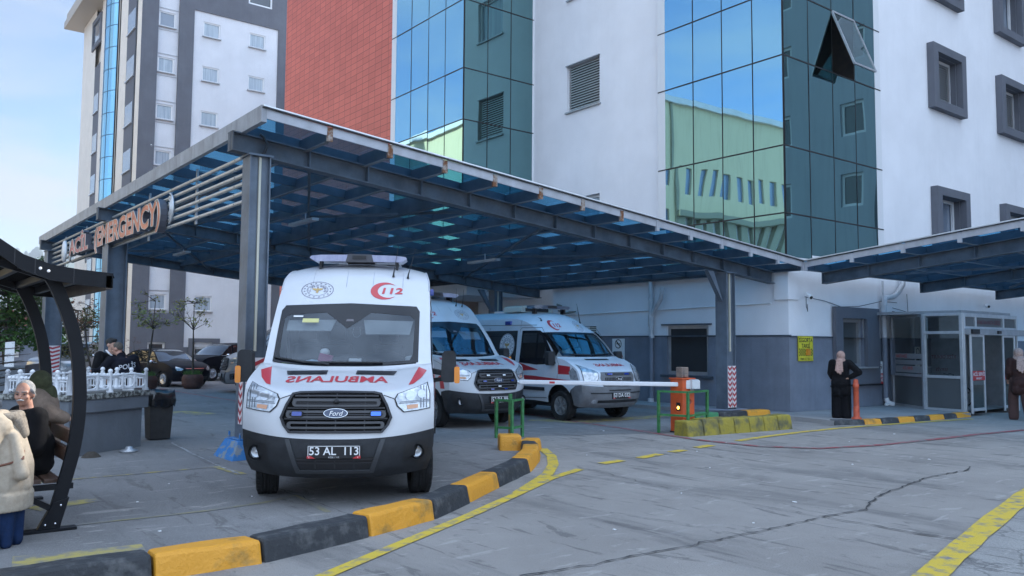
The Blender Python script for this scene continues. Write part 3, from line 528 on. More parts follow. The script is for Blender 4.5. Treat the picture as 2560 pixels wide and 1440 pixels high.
for z0, z1 in zip(zs, zs[1:]):
    n = len(pts); mb.add([(x,y,z0) for x, y in pts]+[(x,y,z1) for x, y in pts], [(i,i+1,n+i+1,n+i) for i in range(n-1)], 0, False)
    jb.add([(x-.02,y,z1-.03) for x, y in pts]+[(x-.02,y,z1+.03) for x, y in pts], [(i,i+1,n+i+1,n+i) for i in range(n-1)], 0, False)
for x, y in pts[::2]: jb.cyl((x-.01,y,0),(x-.01,y,zs[-1]),.025,n=4)
gb = mb.build('curved_glass', mirror_mat('sky_mirror_glass', (.36,.66,.80), .05), tow, recalc=False); jb.build('glazing_joint', mat('blue_joint', (.05,.12,.2), .4), gb, recalc=False)
mb = MB(); mb.box(TX+.4, 73.6, 0, 34, 97, 36); mb.box(TX+.5, 73.6, 36, 34, 86, 46); mb.build('hidden_core', M_cream, tow)
mb = MB(); mb.box(TX-1.7, 87.2, 35.6, 30, 99.2, 36.3); mb.box(TX-1.5, 87.4, 36.3, 30, 99, 37.2); mb.build('eaves', mat('eaves', (.42,.38,.34), .8), tow)
mb = MB(); rect_frame(mb, 0, TX-.02, 88.6, 92.6, 31.5, 34.6, .5, .12); w = mb.build('window', M_grey, tow); mb = MB(); pane(mb, 0, TX-.03, 89.1, 92.1, 32, 34.1); mb.build('pane', M_glassgrey, w, recalc=False)
# ---------------- buildings that are seen as reflections in the glass ----------------
cr = thing('cream_building', 'cream building mirrored in the lower panes of the blue glass bay', 'building', (-13, 46, 0))
WC = [(-18.6-1.75*k-.42, -18.6-1.75*k+.42, 14.9-.0*k, 17.2) for k in range(13)]+[(-16.2,-15.3,11.2,13.4),(-16.2,-15.3,15.4,17.2)]
mb = MB(); wall(mb, 1, 46, -42, -13, 0, 22.4, WC+[(-41,-17.4,.0,13.0)], .3, 0); wall(mb, 0, -13, 46, 84, 0, 22.4, (), .3, 0, sgn=-1); mb.build('wall', mat('sunny_cream', (.72,.58,.33), .9, streak=.5, streakcol=(.50,.40,.22)), cr, recalc=False)
mb = MB(); mb.box(-42.3, 45.7, 22.4, -12.7, 84.3, 22.9); mb.box(-42,46.3,-.1,-13.3,83.7,22.3); mb.build('roof', M_cream, cr)
for a, b, c, d in WC: mb = MB(); pane(mb, 1, 46.2, a, b, c, d); mb.build('window', M_glassgrey, cr, recalc=False)
mb = MB()
for k in range(14): mb.box(-40.2+1.7*k, 45.8, 0, -39.3+1.7*k, 46.25, 12.9)
mb.box(-41.5,45.5,12.9,-17,46.2,13.4); mb.box(-17.2,45.85,0,-16.9,46.1,22.4); mb.box(-14.3,45.85,0,-14.1,46.1,22.4)
mb.build('pilaster', mat('khaki', (.30,.27,.17), .8), cr)
wg = thing('hospital_wing', 'shaded wing with dark windows mirrored in the dark glass bay', 'building', (41.2, 0, 0))
WW = [(y-.8, y+.8, z-.9, z+.9) for y in (9.5, 5.2, .9, -3.4, -7.7, -12) for z in (5.9, 10.1, 14.0, 18.0, 22.0, 26.)]
mb = MB(); wall(mb, 0, 41.1, -16, 13.5, 0, 32, WW, .25, 0); wall(mb, 0, 41.05, 2.4, 3.4, 0, 32, (), .1, 1); mb.build('wall', [mat('wing_render', (.42,.45,.50), .85, streak=.3), M_grey], wg, recalc=False)
mb = MB(); mb.box(41.5, -15.8, 0, 56, 13.4, 32); mb.build('roof', M_grey, wg)
for a, b, c, d in WW:
    mb = MB(); pane(mb, 0, 41.3, a, b, c, d); w = mb.build('window', M_gdark, wg, recalc=False); mb = MB(); rect_frame(mb, 0, 41.28, a, b, c, d, .16, .05); mb.build('frame', M_pvc, w)
# ---------------- glass canopies ----------------
M_roofglass = glass_mat('blue_roof_glass', (.20,.57,.86), (.6,.8,.95), .05, .04, fk=.35)
M_can = mat('canopy_steel', (.052,.072,.098), .55, .2, spec=.3, var=.25, scale=2.2); M_lip = mat('lower_flange', (.17,.175,.185), .6)
M_edge = mat('weathered_edge_steel', (.33,.345,.37), .55, .2, var=.18, scale=3, streak=.6, streakcol=(.15,.15,.155))
M_edge2 = mat('pale_edge_steel', (.40,.42,.46), .5, .2, var=.14, scale=3, streak=.3, streakcol=(.26,.24,.23))
M_lite = mat('pale_conduit', (.55,.52,.42), .6)
SL = -.0964
M_beam = mat('beam_steel', (.095,.115,.14), .55, .2, spec=.3, var=.3, scale=2.5, streak=.35, streakcol=(.13,.13,.13))
def chev_mat():
    return M_red
def chevron_board(parent, fr, w, h, label=None, down=True):
    """white board with red chevrons; fr maps (x,y) on the column face"""
    mb = MB(); d = (fr(1,0)-fr(0,0)).cross(fr(0,1)-fr(0,0)).normalized(); a = [fr(0,0),fr(w,0),fr(w,h),fr(0,h)]
    mb.prism([p-d*.0 for p in a], d*.008); b = mb.build('chevron_board', mat('board_white', (.72,.68,.68), .5), parent)
    mb = MB(); n = max(3, round(h/.125)); st = h/n; g = lambda x, y: fr(x, y)+d*.0105
    for k in range(n+1):
        y = k*st; t = st*.5; m = st*.55
        for x0, x1, y0, y1 in ((.02*w, w/2, y+m, y), (w/2, .98*w, y, y+m)):
            q = [(x0, min(max(y0,0),h)), (x1, min(max(y1,0),h)), (x1, min(max(y1+t,0),h)), (x0, min(max(y0+t,0),h))]
            if q[0][1] == q[3][1] and q[1][1] == q[2][1]: continue
            mb.poly([g(*p) for p in q])
    mb.build('chevron', mat('chevron_red', (.42,.045,.055), .5), b, recalc=False)
    return b
def canopy(root, axx, X0, X1, Y0, Y1, zedge, ybeams, stubs, barstep, bar0, cols, sgn, beam_z):
    """axx: (x,y,z)->world mapping of the roof plane, x down the slope, y across"""
    P = axx; zr = lambda x: zedge+SL*(x-X0)
    # glass
    mb = MB(); mb.poly([P(X0+.06,Y0+.06,zr(X0+.06)-.02), P(X1,Y0+.06,zr(X1)-.02), P(X1,Y1,zr(X1)-.02), P(X0+.06,Y1,zr(X0+.06)-.02)]); mb.build('glass_roof', M_roofglass, root, recalc=False)
    # rafters along y, one mesh each
    for i, x in enumerate(stubs):
        z = zr(x)-.045; mb = MB()
        if i == 0:
            mb.prism([P(x-.03,Y0,z-.19), P(x+.05,Y0,z-.19), P(x+.05,Y0,z+.06), P(x-.03,Y0,z+.06)], P(x,Y1,0)-P(x,Y0,0)); mb.build('edge_beam', M_edge, root); continue
        big = i in (4, 9)
        mb.prism([P(x-.035,Y0+.05,z-.20), P(x+.035,Y0+.05,z-.20), P(x+.035,Y0+.05,z), P(x-.035,Y0+.05,z)], P(x,Y1,0)-P(x,Y0+.05,0))
        if big: mb.prism([P(x-.07,ybeams[0],z-.34), P(x+.07,ybeams[0],z-.34), P(x+.07,ybeams[0],z-.2), P(x-.07,ybeams[0],z-.2)], P(x,Y1,0)-P(x,ybeams[0],0))
        mb.beam(P(x,Y0+.12,z-.203), P(x,Y1,z-.203), .075, .012, 1); r = mb.build('rafter', [M_can, M_lip], root)
        mb = MB(); mb.prism([P(x-.045,Y0+.002,z-.21), P(x+.045,Y0+.002,z-.21), P(x+.045,Y0+.002,z+.005), P(x-.045,Y0+.002,z+.005)], P(x,Y0+.05,0)-P(x,Y0+.002,0))
        mb.build('rafter_end', M_rust if (i < 8 and sgn > 0) else M_edge2, r)
    # front fascia between the stub ends, with a thin bright drip rail
    n = len(stubs)
    for i in range(n-1):
        a, b = stubs[i]+.045, stubs[i+1]-.045; mb = MB()
        mb.hexa([P(a,Y0+.012,zr(a)-.17), P(b,Y0+.012,zr(b)-.17), P(b,Y0+.04,zr(b)-.17), P(a,Y0+.04,zr(a)-.17)], [P(a,Y0+.012,zr(a)-.03), P(b,Y0+.012,zr(b)-.03), P(b,Y0+.04,zr(b)-.03), P(a,Y0+.04,zr(a)-.03)]); mb.build('fascia', M_edge2, root)
    mb = MB(); mb.beam(P(X0,Y0-.02,zr(X0)+.0), P(X1,Y0-.02,zr(X1)+.0), .05, .022); mb.beam(P(X0,Y0-.01,zr(X0)-.025), P(X1,Y0-.01,zr(X1)-.025), .03, .012, 1); mb.build('drip_rail', [M_alu, M_black], root)
    # glazing bars across (down the slope)
    y = bar0; k = 0
    while y < Y1-.3:
        mb = MB(); a, b = P(X0+.05,y,zr(X0+.05)-.02), P(X1,y,zr(X1)-.02)
        mb.beam(a-V((0,0,.095)), b-V((0,0,.095)), .05, .17); o = mb.build('glazing_bar', M_can, root); y += barstep
    # main beams with stiffeners
    for j, yb in enumerate(ybeams):
        mb = MB(); zb = lambda x: beam_z+SL*(x-X0)
        a, b = (X0-.16 if j < 3 else X0), X1-.03
        a, b = X0-.14, X1-.02
        t = .02; hw = .11; h = .30
        for z0, z1, w in ((h-t, h, hw), (0, t, hw), (t, h-t, .011)):
            mb.hexa([P(a,yb-w,zb(a)+z0), P(b,yb-w,zb(b)+z0), P(b,yb+w,zb(b)+z0), P(a,yb+w,zb(a)+z0)], [P(a,yb-w,zb(a)+z1), P(b,yb-w,zb(b)+z1), P(b,yb+w,zb(b)+z1), P(a,yb+w,zb(a)+z1)])
        for x in [a+.012]+[s+.05 for s in stubs[1:]]:
            if x < b: mb.box(*(lambda p, q: (p.x,p.y,p.z,q.x,q.y,q.z))(P(x-.008,yb-.105,zb(x)+t), P(x+.008,yb+.105,zb(x)+h-t)))
        mb.build('main_beam', M_beam, root)
    return zr
can = thing('glass_canopy', 'big blue glass canopy on steel columns over the three ambulances', 'canopy', (4.7, 12.5, 0))
ST = [4.42+1.055*k for k in range(14)]; ST[-1] = 18.12
zr1 = canopy(can, lambda x, y, z: V((x, y, z)), 4.40, 18.15, 11.57, 31.1, 5.17, [12.5, 21.7, 29.9], ST, 1.29, 12.66, [], 1, 4.64)
def column(x, y, ztop, w=.33, duct=True, parent=can, flange_y=.33):
    mb = MB(); h = w/2; t = .02; f = flange_y/2
    mb.box(x-h, y-f, 0, x-h+t, y+f, ztop); mb.box(x+h-t, y-f, 0, x+h, y+f, ztop); mb.box(x-h+t, y-.10, 0, x+h-t, y-.08, ztop); mb.box(x-h-.03, y-f-.03, ztop-.03, x+h+.03, y+f+.03, ztop)
    c = mb.build('column', M_steel, parent)
    if duct: mb = MB(); mb.box(x-.012, y-.135, 1.6, x+.022, y-.101, ztop-.04); mb.build('cable_duct', M_lite, c)
    return c
c1 = column(4.69, 12.5, 4.63)
mb = MB(); mb.tube([(4.70,12.39,4.6),(4.76,12.36,4.68),(4.80,12.37,4.80),(4.74,12.38,4.92),(4.68,12.38,4.95)], .022); mb.build('cable', M_black, c1)
chevron_board(c1, frame((4.545, 12.33, .50), (1,0,0), (0,0,1)), .29, 1.0)
chevron_board(c1, frame((4.518, 12.50, .50), (0,-1,0), (0,0,1)), .15, 1.0)
mb = MB(); mb.hexa([(4.28,12.08,0),(5.08,12.08,0),(5.08,12.9,0),(4.28,12.9,0)], [(4.42,12.22,.27),(4.96,12.22,.27),(4.96,12.78,.27),(4.42,12.78,.27)])
for dx, dy in ((.0,.0),(.5,0),(0,.5),(.5,.5)): mb.cyl((4.46+dx*.9,12.26+dy*.9,.25),(4.46+dx*.9,12.26+dy*.9,.38),.015)
mb.box(4.44,12.25,.27,4.94,12.75,.29); mb.build('plinth', mat('chipped_blue_paint', (.03,.17,.42), .6, col2=(.22,.25,.27), scale=9, lo=.52, hi=.58, bump=.4), c1, bevel=.02)
c2 = column(16.25, 12.5, 3.50)
for x in (16.09, 16.255): chevron_board(c2, frame((x, 12.33, .28), (1,0,0), (0,0,1)), .145, .98)
mb = MB(); mb.box(15.85,12.25,0,16.75,12.85,.24); mb.build('plinth', M_slate, c2, bevel=.02)
mb = MB(); mb.prism([(16.085,12.44,2.85),(16.085,12.56,2.85),(16.085,12.56,3.48),(16.085,12.44,3.48)], (-.001,0,0)); mb.hexa([(16.06,12.44,2.8),(16.09,12.44,2.8),(16.09,12.56,2.8),(16.06,12.56,2.8)], [(15.55,12.44,3.50),(15.75,12.44,3.50),(15.75,12.56,3.50),(15.55,12.56,3.50)]); mb.build('haunch', M_steel, c2)
c3 = column(4.69, 21.7, 4.63, .44, False, flange_y=.6); c4 = column(4.69, 29.9, 4.63, .5, False, flange_y=.6); c5 = column(16.25, 21.7, 3.5); column(16.25, 29.9, 3.5)
for c, y in ((c4, 29.9),): chevron_board(c, frame((4.47, y-.31, .5), (1,0,0), (0,0,1)), .44, 1.1)
mb = MB(); mb.hexa([(16.06,21.64,2.8),(16.09,21.64,2.8),(16.09,21.76,2.8),(16.06,21.76,2.8)], [(15.55,21.64,3.50),(15.75,21.64,3.50),(15.75,21.76,3.50),(15.55,21.76,3.50)]); mb.build('haunch', M_steel, c5)
# tie rods crossing under the roof
for a, b in (((5.6,12.6),(9.6,21.5)), ((9.6,12.6),(5.6,21.5)), ((10.8,12.6),(14.8,21.5)), ((14.8,12.6),(10.8,21.5)), ((5.6,21.8),(9.6,29.8)), ((9.6,21.8),(5.6,29.8))):
    mb = MB(); mb.beam((a[0],a[1],zr1(a[0])-.36), (b[0],b[1],zr1(b[0])-.36), .05, .05); mb.build('tie_rod', M_steeld, can)
# strip lights under the roof
for x, y in ((7.5,17.0),(12.6,17.3),(7.4,25.5)):
    mb = MB(); z = zr1(x)-.50; mb.beam((x-.05,y-.62,z),(x-.05,y+.62,z),.16,.06); mb.cyl((x,y,z),(x,y,z+.2),.015); mb.build('strip_light', M_alud, can)
# gutter at the low edge
mb = MB(); mb.box(18.05,11.7,3.66,18.24,31,3.80); mb.build('gutter', M_steeld, can)
# ---- emergency sign on six pale rails ----
sg = thing('emergency_sign', 'red outlined ACİL (EMERGENCY) letters on pale rails under the canopy edge', 'sign', (4.5, 21, 4))
M_rail = mat('pale_rail', (.55,.53,.49), .4, .3, var=.1, scale=6)
RX = 4.62; ZR = lambda k, y: 4.67-.144*k+.008*(y-12.75)
for k in range(6):
    mb = MB(); mb.cyl((RX,12.75,ZR(k,12.75)),(RX,31.0,ZR(k,31)),.033, n=10); mb.ball((RX,12.75,ZR(k,12.75)),.045)
    y = 13.2
    while y < 30.5: z = ZR(k,y); mb.cyl((RX-.005,y,z-.004),(RX-.035,y,z-.004),.012,n=6,mi=1); y += 1.75
    mb.build('rail', [M_rail, M_black], sg)
for y in (12.8, 15.4, 18.6, 22.0, 25.0, 28.0, 30.4): mb = MB(); mb.box(RX+.036,y-.025,3.88,RX+.07,y+.025,4.9); mb.build('rail_post', M_alud, sg)
# letters stand proud of the rails, facing -x; text reads left to right with decreasing y
M_let = mat('copper_neon', (.36,.06,.03), .35, .5, col2=(.58,.19,.09), scale=6); M_let2 = mat('wine_neon', (.34,.02,.04), .35, .5, col2=(.45,.10,.07), scale=6); M_led = mat('letter_edge', (.66,.60,.52), .3, .4); M_lside = mat('letter_side', (.10,.10,.12), .4)
def letters(s, y0, y1, z, h, m):
    vs, fs = text2d(s, h, bold=.045); x0 = min(v[0] for v in vs); x1 = max(v[0] for v in vs); k = (y0-y1)/(x1-x0)
    pos = 0
    for ch, grp in letter_groups(s, h, .045):
        mb = MB(); f = lambda x, y, d=0.: V((RX-.10-d, y0-(x-x0)*k, z+y+.006*(22-y0+(x-x0)*k)*-1))
        gv, gf = grp
        from collections import Counter
        ec = Counter(tuple(sorted((a, b))) for q in gf for a, b in zip(q, q[1:]+q[:1])); bd = [e for e in ec if ec[e] == 1]
        mb.add([f(x,y,.09) for x, y in gv], gf, 0)
        for a, b in bd: mb.poly([f(*gv[a],-.05), f(*gv[b],-.05), f(*gv[b],.09), f(*gv[a],.09)], 1)
        for a, b in bd: mb.tube([f(*gv[a],.092), f(*gv[b],.092)], .0085, 4, 2)
        mb.build('letter', [m, M_lside, M_led], sg, recalc=False)
def letter_groups(s, h, bold):
    """splits a word's outline into separate letters by glyph advance: one entry per character"""
    out = []; full, _ = text2d(s, h, bold=bold); x_all0 = min(v[0] for v in full)
    for i, ch in enumerate(s):
        if ch == ' ': continue
        gv, gf = text2d(ch, h, bold=bold, align='LEFT'); pv, _ = text2d(s[:i+1], h, bold=bold, align='LEFT'); xr = max(v[0] for v in pv); w = max(v[0] for v in gv)
        out.append((ch, ([(x+xr-w+x_all0, y) for x, y in gv], gf)))
    return out
letters("ACİL", 26.0, 23.5, 4.33, .39, M_let2)
letters("(EMERGENCY)", 22.75, 16.85, 4.32, .45, M_let)
# round emblem panel with ribs and the fan-shaped end of the board
mb = MB(); mb.lathe([(0,0),(.30,0),(.31,.02),(.31,.05),(0,.06)], (RX-.12,27.0,4.36), 28, 0, Matrix.Rotation(radians(-90),4,'Y')); mb.build('emblem_disc', M_pvc, sg)
for yy, s in ((26.75,-1),(16.75,-1)):
    mb = MB()
    for r in (.12,.19,.26,.33): mb.tube([(RX-.06, yy+s*r*sin(a)*.9, 4.33+r*.9*cos(a)) for a in [radians(10+16*k) for k in range(11)]], .022, 6)
    mb.build('scroll', M_alu, sg)
mb = MB(); mb.box(RX-.04, 16.9, 4.0, RX+.03, 26.6, 4.05); mb.build('tray', M_steeld, sg)
# ---- second canopy along the right-hand facade (slopes down to the wall, rises towards the viewer) ----
can2 = thing('glass_canopy', 'blue glass canopy over the glazed lobby and its sliding door', 'canopy', (18.1, 11.5, 0))
# local x runs from the outer (high) edge towards the wall: world y = 12.1 - (Xw - x); local y is world x
YW = 12.05; LX = 11.0
map2 = lambda x, y, z: V((y+6.57, YW-LX+x, z))
ST2 = [LX-1.22*k-.50 for k in range(9)][::-1]
zr2 = canopy(can2, map2, ST2[0]-.02, LX-.42, 11.57, 30, 3.84-SL*(LX-.42-ST2[0]), [12.5, 17.6, 22.7], ST2, 1.29, 12.66, [], -1, 3.84-SL*(LX-.42-ST2[0])-.53)
mb = MB(); mb.beam(map2(3.5,14,zr2(3.5)-.36), map2(9.5,21,zr2(9.5)-.36), .05,.05); mb.beam(map2(9.5,14,zr2(9.5)-.36), map2(3.5,21,zr2(3.5)-.36), .05,.05); mb.build('tie_rod', M_steeld, can2)
mb = MB(); mb.box(18.5,11.5,3.62,38,11.72,3.74); mb.build('gutter', M_steeld, can2)
# ---------------- vehicles: shells lofted from a centre profile, panels and markings laid on the surface ----------------
def lerp1(tab, x):
    if x <= tab[0][0]: return tab[0][1]
    for (a, b), (c, d) in zip(tab, tab[1:]):
        if x <= c: return b+(d-b)*(x-a)/(c-a) if c > a else d
    return tab[-1][1]
def inpoly(p, q):
    x, y = p; r = False; n = len(q)
    for i in range(n):
        (x0, y0), (x1, y1) = q[i], q[(i+1) % n]
        if (y0 > y) != (y1 > y) and x < (x1-x0)*(y-y0)/(y1-y0)+x0: r = not r
    return r
def tri2d(poly, step, holes=()):
    pts = [V(p) for p in poly]; edges = [(i, (i+1) % len(poly)) for i in range(len(poly))]
    for h in holes:
        o = len(pts); pts += [V(p) for p in h]; edges += [(o+i, o+(i+1) % len(h)) for i in range(len(h))]
    xs = [p[0] for p in poly]; ys = [p[1] for p in poly]; nx = int((max(xs)-min(xs))/step)+1; ny = int((max(ys)-min(ys))/step)+1
    for i in range(1, nx):
        for j in range(1, ny):
            q = (min(xs)+i*step+(j % 2)*step*.3, min(ys)+j*step)
            if inpoly(q, poly) and not any(inpoly(q, h) for h in holes): pts.append(V(q))
    vs, es, fs, *_ = delaunay_2d_cdt(pts, edges, [], 1, 1e-5)
    fs = [f for f in fs if inpoly((sum(vs[i].x for i in f)/len(f), sum(vs[i].y for i in f)/len(f)), poly) and not any(inpoly((sum(vs[i].x for i in f)/len(f), sum(vs[i].y for i in f)/len(f)), h) for h in holes)]
    return [(v.x, v.y) for v in vs], [tuple(f) for f in fs]
def dense(q, step):
    o = []
    for (x0, y0), (x1, y1) in zip(q, list(q[1:])+[q[0]]):
        n = max(1, math.ceil(sqrt((x1-x0)**2+(y1-y0)**2)/step)); o += [(x0+(x1-x0)*k/n, y0+(y1-y0)*k/n) for k in range(n)]
    return o
def rrect(x0, x1, y0, y1, r, n=4):
    o = []
    for cx, cy, a0 in ((x1-r,y1-r,0),(x0+r,y1-r,90),(x0+r,y0+r,180),(x1-r,y0+r,270)):
        for k in range(n+1): a = radians(a0+90*k/n); o.append((cx+r*cos(a), cy+r*sin(a)))
    return o
class Shell:
    def __init__(s, st, width, p=2.6, sub=4):
        s.width = width; s.p = p; out = []
        n = len(st)
        for i in range(n-1):
            a, b, c, d = st[max(i-1,0)], st[i], st[i+1], st[min(i+2,n-1)]
            for k in range(sub):
                t = k/sub; out.append(tuple(.5*((2*b[j])+(-a[j]+c[j])*t+(2*a[j]-5*b[j]+4*c[j]-d[j])*t*t+(-a[j]+3*b[j]-3*c[j]+d[j])*t**3) for j in range(4)))
        out.append(tuple(st[-1])); s.st = out; s.sub = sub; s.n = n
    def pt(s, i, t):
        i = max(0, min(len(s.st)-1.001, i)); k = int(i); f = i-k; a, b = s.st[k], s.st[k+1]
        yc, zc, ye, ze = [a[j]+(b[j]-a[j])*f for j in range(4)]; q = abs(t)**s.p
        return V((s.width(ye, ze)*t, yc+(ye-yc)*q, zc+(ze-zc)*q))
    def front(s, x, z, imax=None):
        best = None; hi = (imax or len(s.st)-1)
        def at(i):
            a = s.st[i]; w = s.width(a[2], a[3]); t = max(-1, min(1, x/w)); q = abs(t)**s.p; return a[0]+(a[2]-a[0])*q, a[1]+(a[3]-a[1])*q
        pa = at(0)
        for i in range(1, hi+1):
            pb = at(i)
            if pa[1] <= z <= pb[1] and pb[1] > pa[1]: f = (z-pa[1])/(pb[1]-pa[1]); return pa[0]+(pb[0]-pa[0])*f
            pa = pb
        return at(0)[0] if z < at(0)[1] else pa[0]
    def F(s, x, z, off=0.):
        y = s.front(x, z); e = .012
        if off:
            dx = (s.front(x+e, z)-s.front(x-e, z))/(2*e); dz = (s.front(x, z+e)-s.front(x, z-e))/(2*e)
            n = V((dx, -1, dz)); n.normalize(); dx = max(-3, min(3, dx)); return V((x, y, z))+n*off
        return V((x, y, z))
    def strip(s, a, b, M=26, t0=-1, t1=1):
        """mesh of the loft between stations a and b (in station units)"""
        mb = MB(); ia, ib = round(a*s.sub), round(b*s.sub); ts = [t0+(t1-t0)*k/M for k in range(M+1)]; ts = [(abs(t)**.8)*(1 if t > 0 else -1) for t in ts]
        vs = [s.pt(i, t) for i in range(ia, ib+1) for t in ts]; n = M+1
        mb.add(vs, [(r*n+k, r*n+k+1, (r+1)*n+k+1, (r+1)*n+k) for r in range(ib-ia) for k in range(M)], 0, True); return mb
    def edge(s): return [(q[2], q[3]) for q in s.st]
    def side(s, mb, poly, sg, off=0., step=.12, mi=0, holes=(), thick=0.):
        poly = dense(poly, step) if off else poly
        vs, fs = tri2d(poly, step, holes); f = lambda y, z, o: V((sg*(s.width(y, z)+o), y, z))
        mb.add([f(y, z, off) for y, z in vs], fs, mi, True)
        if thick:
            n = len(poly); mb.add([f(y, z, off) for y, z in poly]+[f(y, z, off-thick) for y, z in poly], [(k, (k+1) % n, n+(k+1) % n, n+k) for k in range(n)], mi)
        return mb
    def patch(s, mb, poly, off, step=.06, mi=0, holes=(), thick=0., mirror=False):
        poly = dense(poly, step); holes = [dense(h, step) for h in holes]
        for sg in ((1, -1) if mirror else (1,)):
            vs, fs = tri2d(poly, step, holes); mb.add([s.F(sg*x, z, off) for x, z in vs], fs, mi, True)
            if thick:
                for pl in (poly,)+tuple(holes):
                    n = len(pl); mb.add([s.F(sg*x, z, off) for x, z in pl]+[s.F(sg*x, z, off-thick) for x, z in pl], [(k, (k+1) % n, n+(k+1) % n, n+k) for k in range(n)], mi)
        return mb
    def decal(s, mb, vs, fs, off=.004, mi=0, step=.07):
        vs, fs = slice2d(vs, fs, step); mb.add([s.F(x, z, off) for x, z in vs], fs, mi)
M_van = mat('ambulance_white', (.55,.56,.58), .28, var=.03, scale=2, coat=.5, spec=.5)
M_vang = mat('police_grey', (.23,.24,.26), .3, .4, coat=.6)
M_plas = mat('bumper_plastic', (.026,.028,.032), .6, spec=.3, var=.25, scale=7, bump=.15, bscale=200)
M_plasg = mat('grey_bumper', (.17,.18,.195), .6, var=.2, scale=5, col2=(.12,.12,.125))
M_slat = mat('grille_slat', (.034,.034,.038), .5, spec=.3)
M_tyre = mat('tyre', (.010,.010,.011), .85, var=.3, scale=9, bump=.3, bscale=60)
M_lens = mat('headlamp_lens', (.30,.33,.36), .15, .5, col2=(.72,.74,.77), scale=12, coat=.6, bump=.12, bscale=30)
M_chrome = mat('chrome', (.75,.76,.78), .12, 1)
M_amber = mat('amber_lens', (.75,.24,.02), .25, coat=.8)
M_bluel = mat('blue_lamp', (.02,.05,.30), .2, coat=.8)
M_bluel2 = mat('blue_lamp_bright', (.03,.14,.75), .2, coat=.8, emis=((.03,.15,.9), .12))
M_wglass = glass_mat('windscreen_glass', (.62,.66,.68), (.75,.82,.9), .07, .01)
M_frit = mat('black_frit', (.008,.009,.013), .2, spec=.4)
M_lb = mat('lightbar_lens', (.22,.23,.36), .15, coat=.6, col2=(.42,.43,.55), scale=5, stretch=(1,1,.2))
M_stripe = mat('ambulance_red', (.50,.03,.04), .35, coat=.4)
M_plate = mat('number_plate_black', (.012,.012,.014), .35)
M_gold = mat('gold', (.50,.33,.12), .5)
M_int = mat('grey_cabin', (.06,.062,.07), .8); M_dash = mat('dashboard', (.022,.023,.026), .8, spec=.2)
M_visor = mat('sun_visor', (.40,.42,.43), .8); M_body_black = mat('black_car_paint', (.006,.007,.012), .5, coat=.06, spec=.12); M_wglass_dark = mat('tinted_glass', (.012,.014,.016), .04, spec=1, coat=1)
def wheel(parent, x, y, r=.355, w=.235, rim='steel', steer=0., name='wheel'):
    sg = -1 if x < 0 else 1; Mx = Matrix.Translation((x, y, r)) @ Matrix.Rotation(steer, 4, 'Z') @ Matrix.Rotation(radians(90)*1, 4, 'Y')
    h = w/2; pr = [(r*.60,-h*.8),(r*.72,-h),(r*.90,-h),(r*.97,-h*.86),(r,-h*.62)]
    for k in (-.62,-.30,0.,.30):
        pr += [(r,h*k+.004),(r,h*(k+.26)),(r-.012,h*(k+.27)),(r-.012,h*(k+.31))]
    pr += [(r,h*.62),(r*.97,h*.86),(r*.90,h),(r*.72,h),(r*.60,h*.8)]
    mb = MB(); mb.lathe(pr, (0,0,0), 40, 0, Mx, sm=False)
    for k in range(40):
        a = 2*pi*k/40
        for q in (-.86, .62): 
            p = Mx @ V(((r-.004)*cos(a), (r-.004)*sin(a), h*(q+.12))); u = (Mx.to_3x3() @ V((-sin(a), cos(a), 0)))*.016; v = Mx.to_3x3() @ V((0,0,h*.13)); n = Mx.to_3x3() @ V((cos(a), sin(a), 0))*.006
            mb.hexa([p-u-v, p+u-v, p+u+v, p-u+v], [p-u-v+n, p+u-v+n, p+u+v+n, p-u+v+n])
    wh = mb.build(name, M_tyre, parent, world=False, smooth=radians(25), recalc=True)
    mb = MB(); o = h*.80*sg; f = lambda rr, a, d: Mx @ V((rr*cos(a), rr*sin(a), d))
    rr = r*.64; mb.lathe([(0,o*.75),(rr*.35,o*.78),(rr*.5,o*.55),(rr*.86,o*.55),(rr*.9,o*1.02),(rr*1.02,o*1.05),(rr*1.02,o*.7)], (0,0,0), 32, 0, Mx)
    if rim == 'steel':
        for k in range(6):
            a = 2*pi*k/6; mb.prism([f(rr*.30,a-.42,o*.86), f(rr*.30,a+.42,o*.86), f(rr*.84,a+.30,o*.92), f(rr*.84,a-.30,o*.92)], (Mx.to_3x3() @ V((0,0,.02*sg))))
        mb.lathe([(0,o*1.02),(rr*.24,o*1.0),(rr*.32,o*.8)], (0,0,0), 20, 0, Mx)
    else:
        for k in range(17):
            a = 2*pi*k/17; mb.prism([f(rr*.16,a-.16,o*.9), f(rr*.16,a+.16,o*.9), f(rr*.93,a+.055,o*1.0), f(rr*.93,a-.055,o*1.0)], (Mx.to_3x3() @ V((0,0,.02*sg))))
        mb.lathe([(0,o*1.06),(rr*.16,o*1.04),(rr*.2,o*.9)], (0,0,0), 20, 0, Mx)
    mb.build('rim', mat('wheel_silver', (.32,.33,.34), .4, .5, var=.2, scale=12) if rim == 'steel' else M_chrome, wh, world=False, recalc=True)
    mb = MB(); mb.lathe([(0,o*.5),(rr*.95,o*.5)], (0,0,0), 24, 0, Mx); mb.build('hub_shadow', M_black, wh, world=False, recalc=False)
    return wh
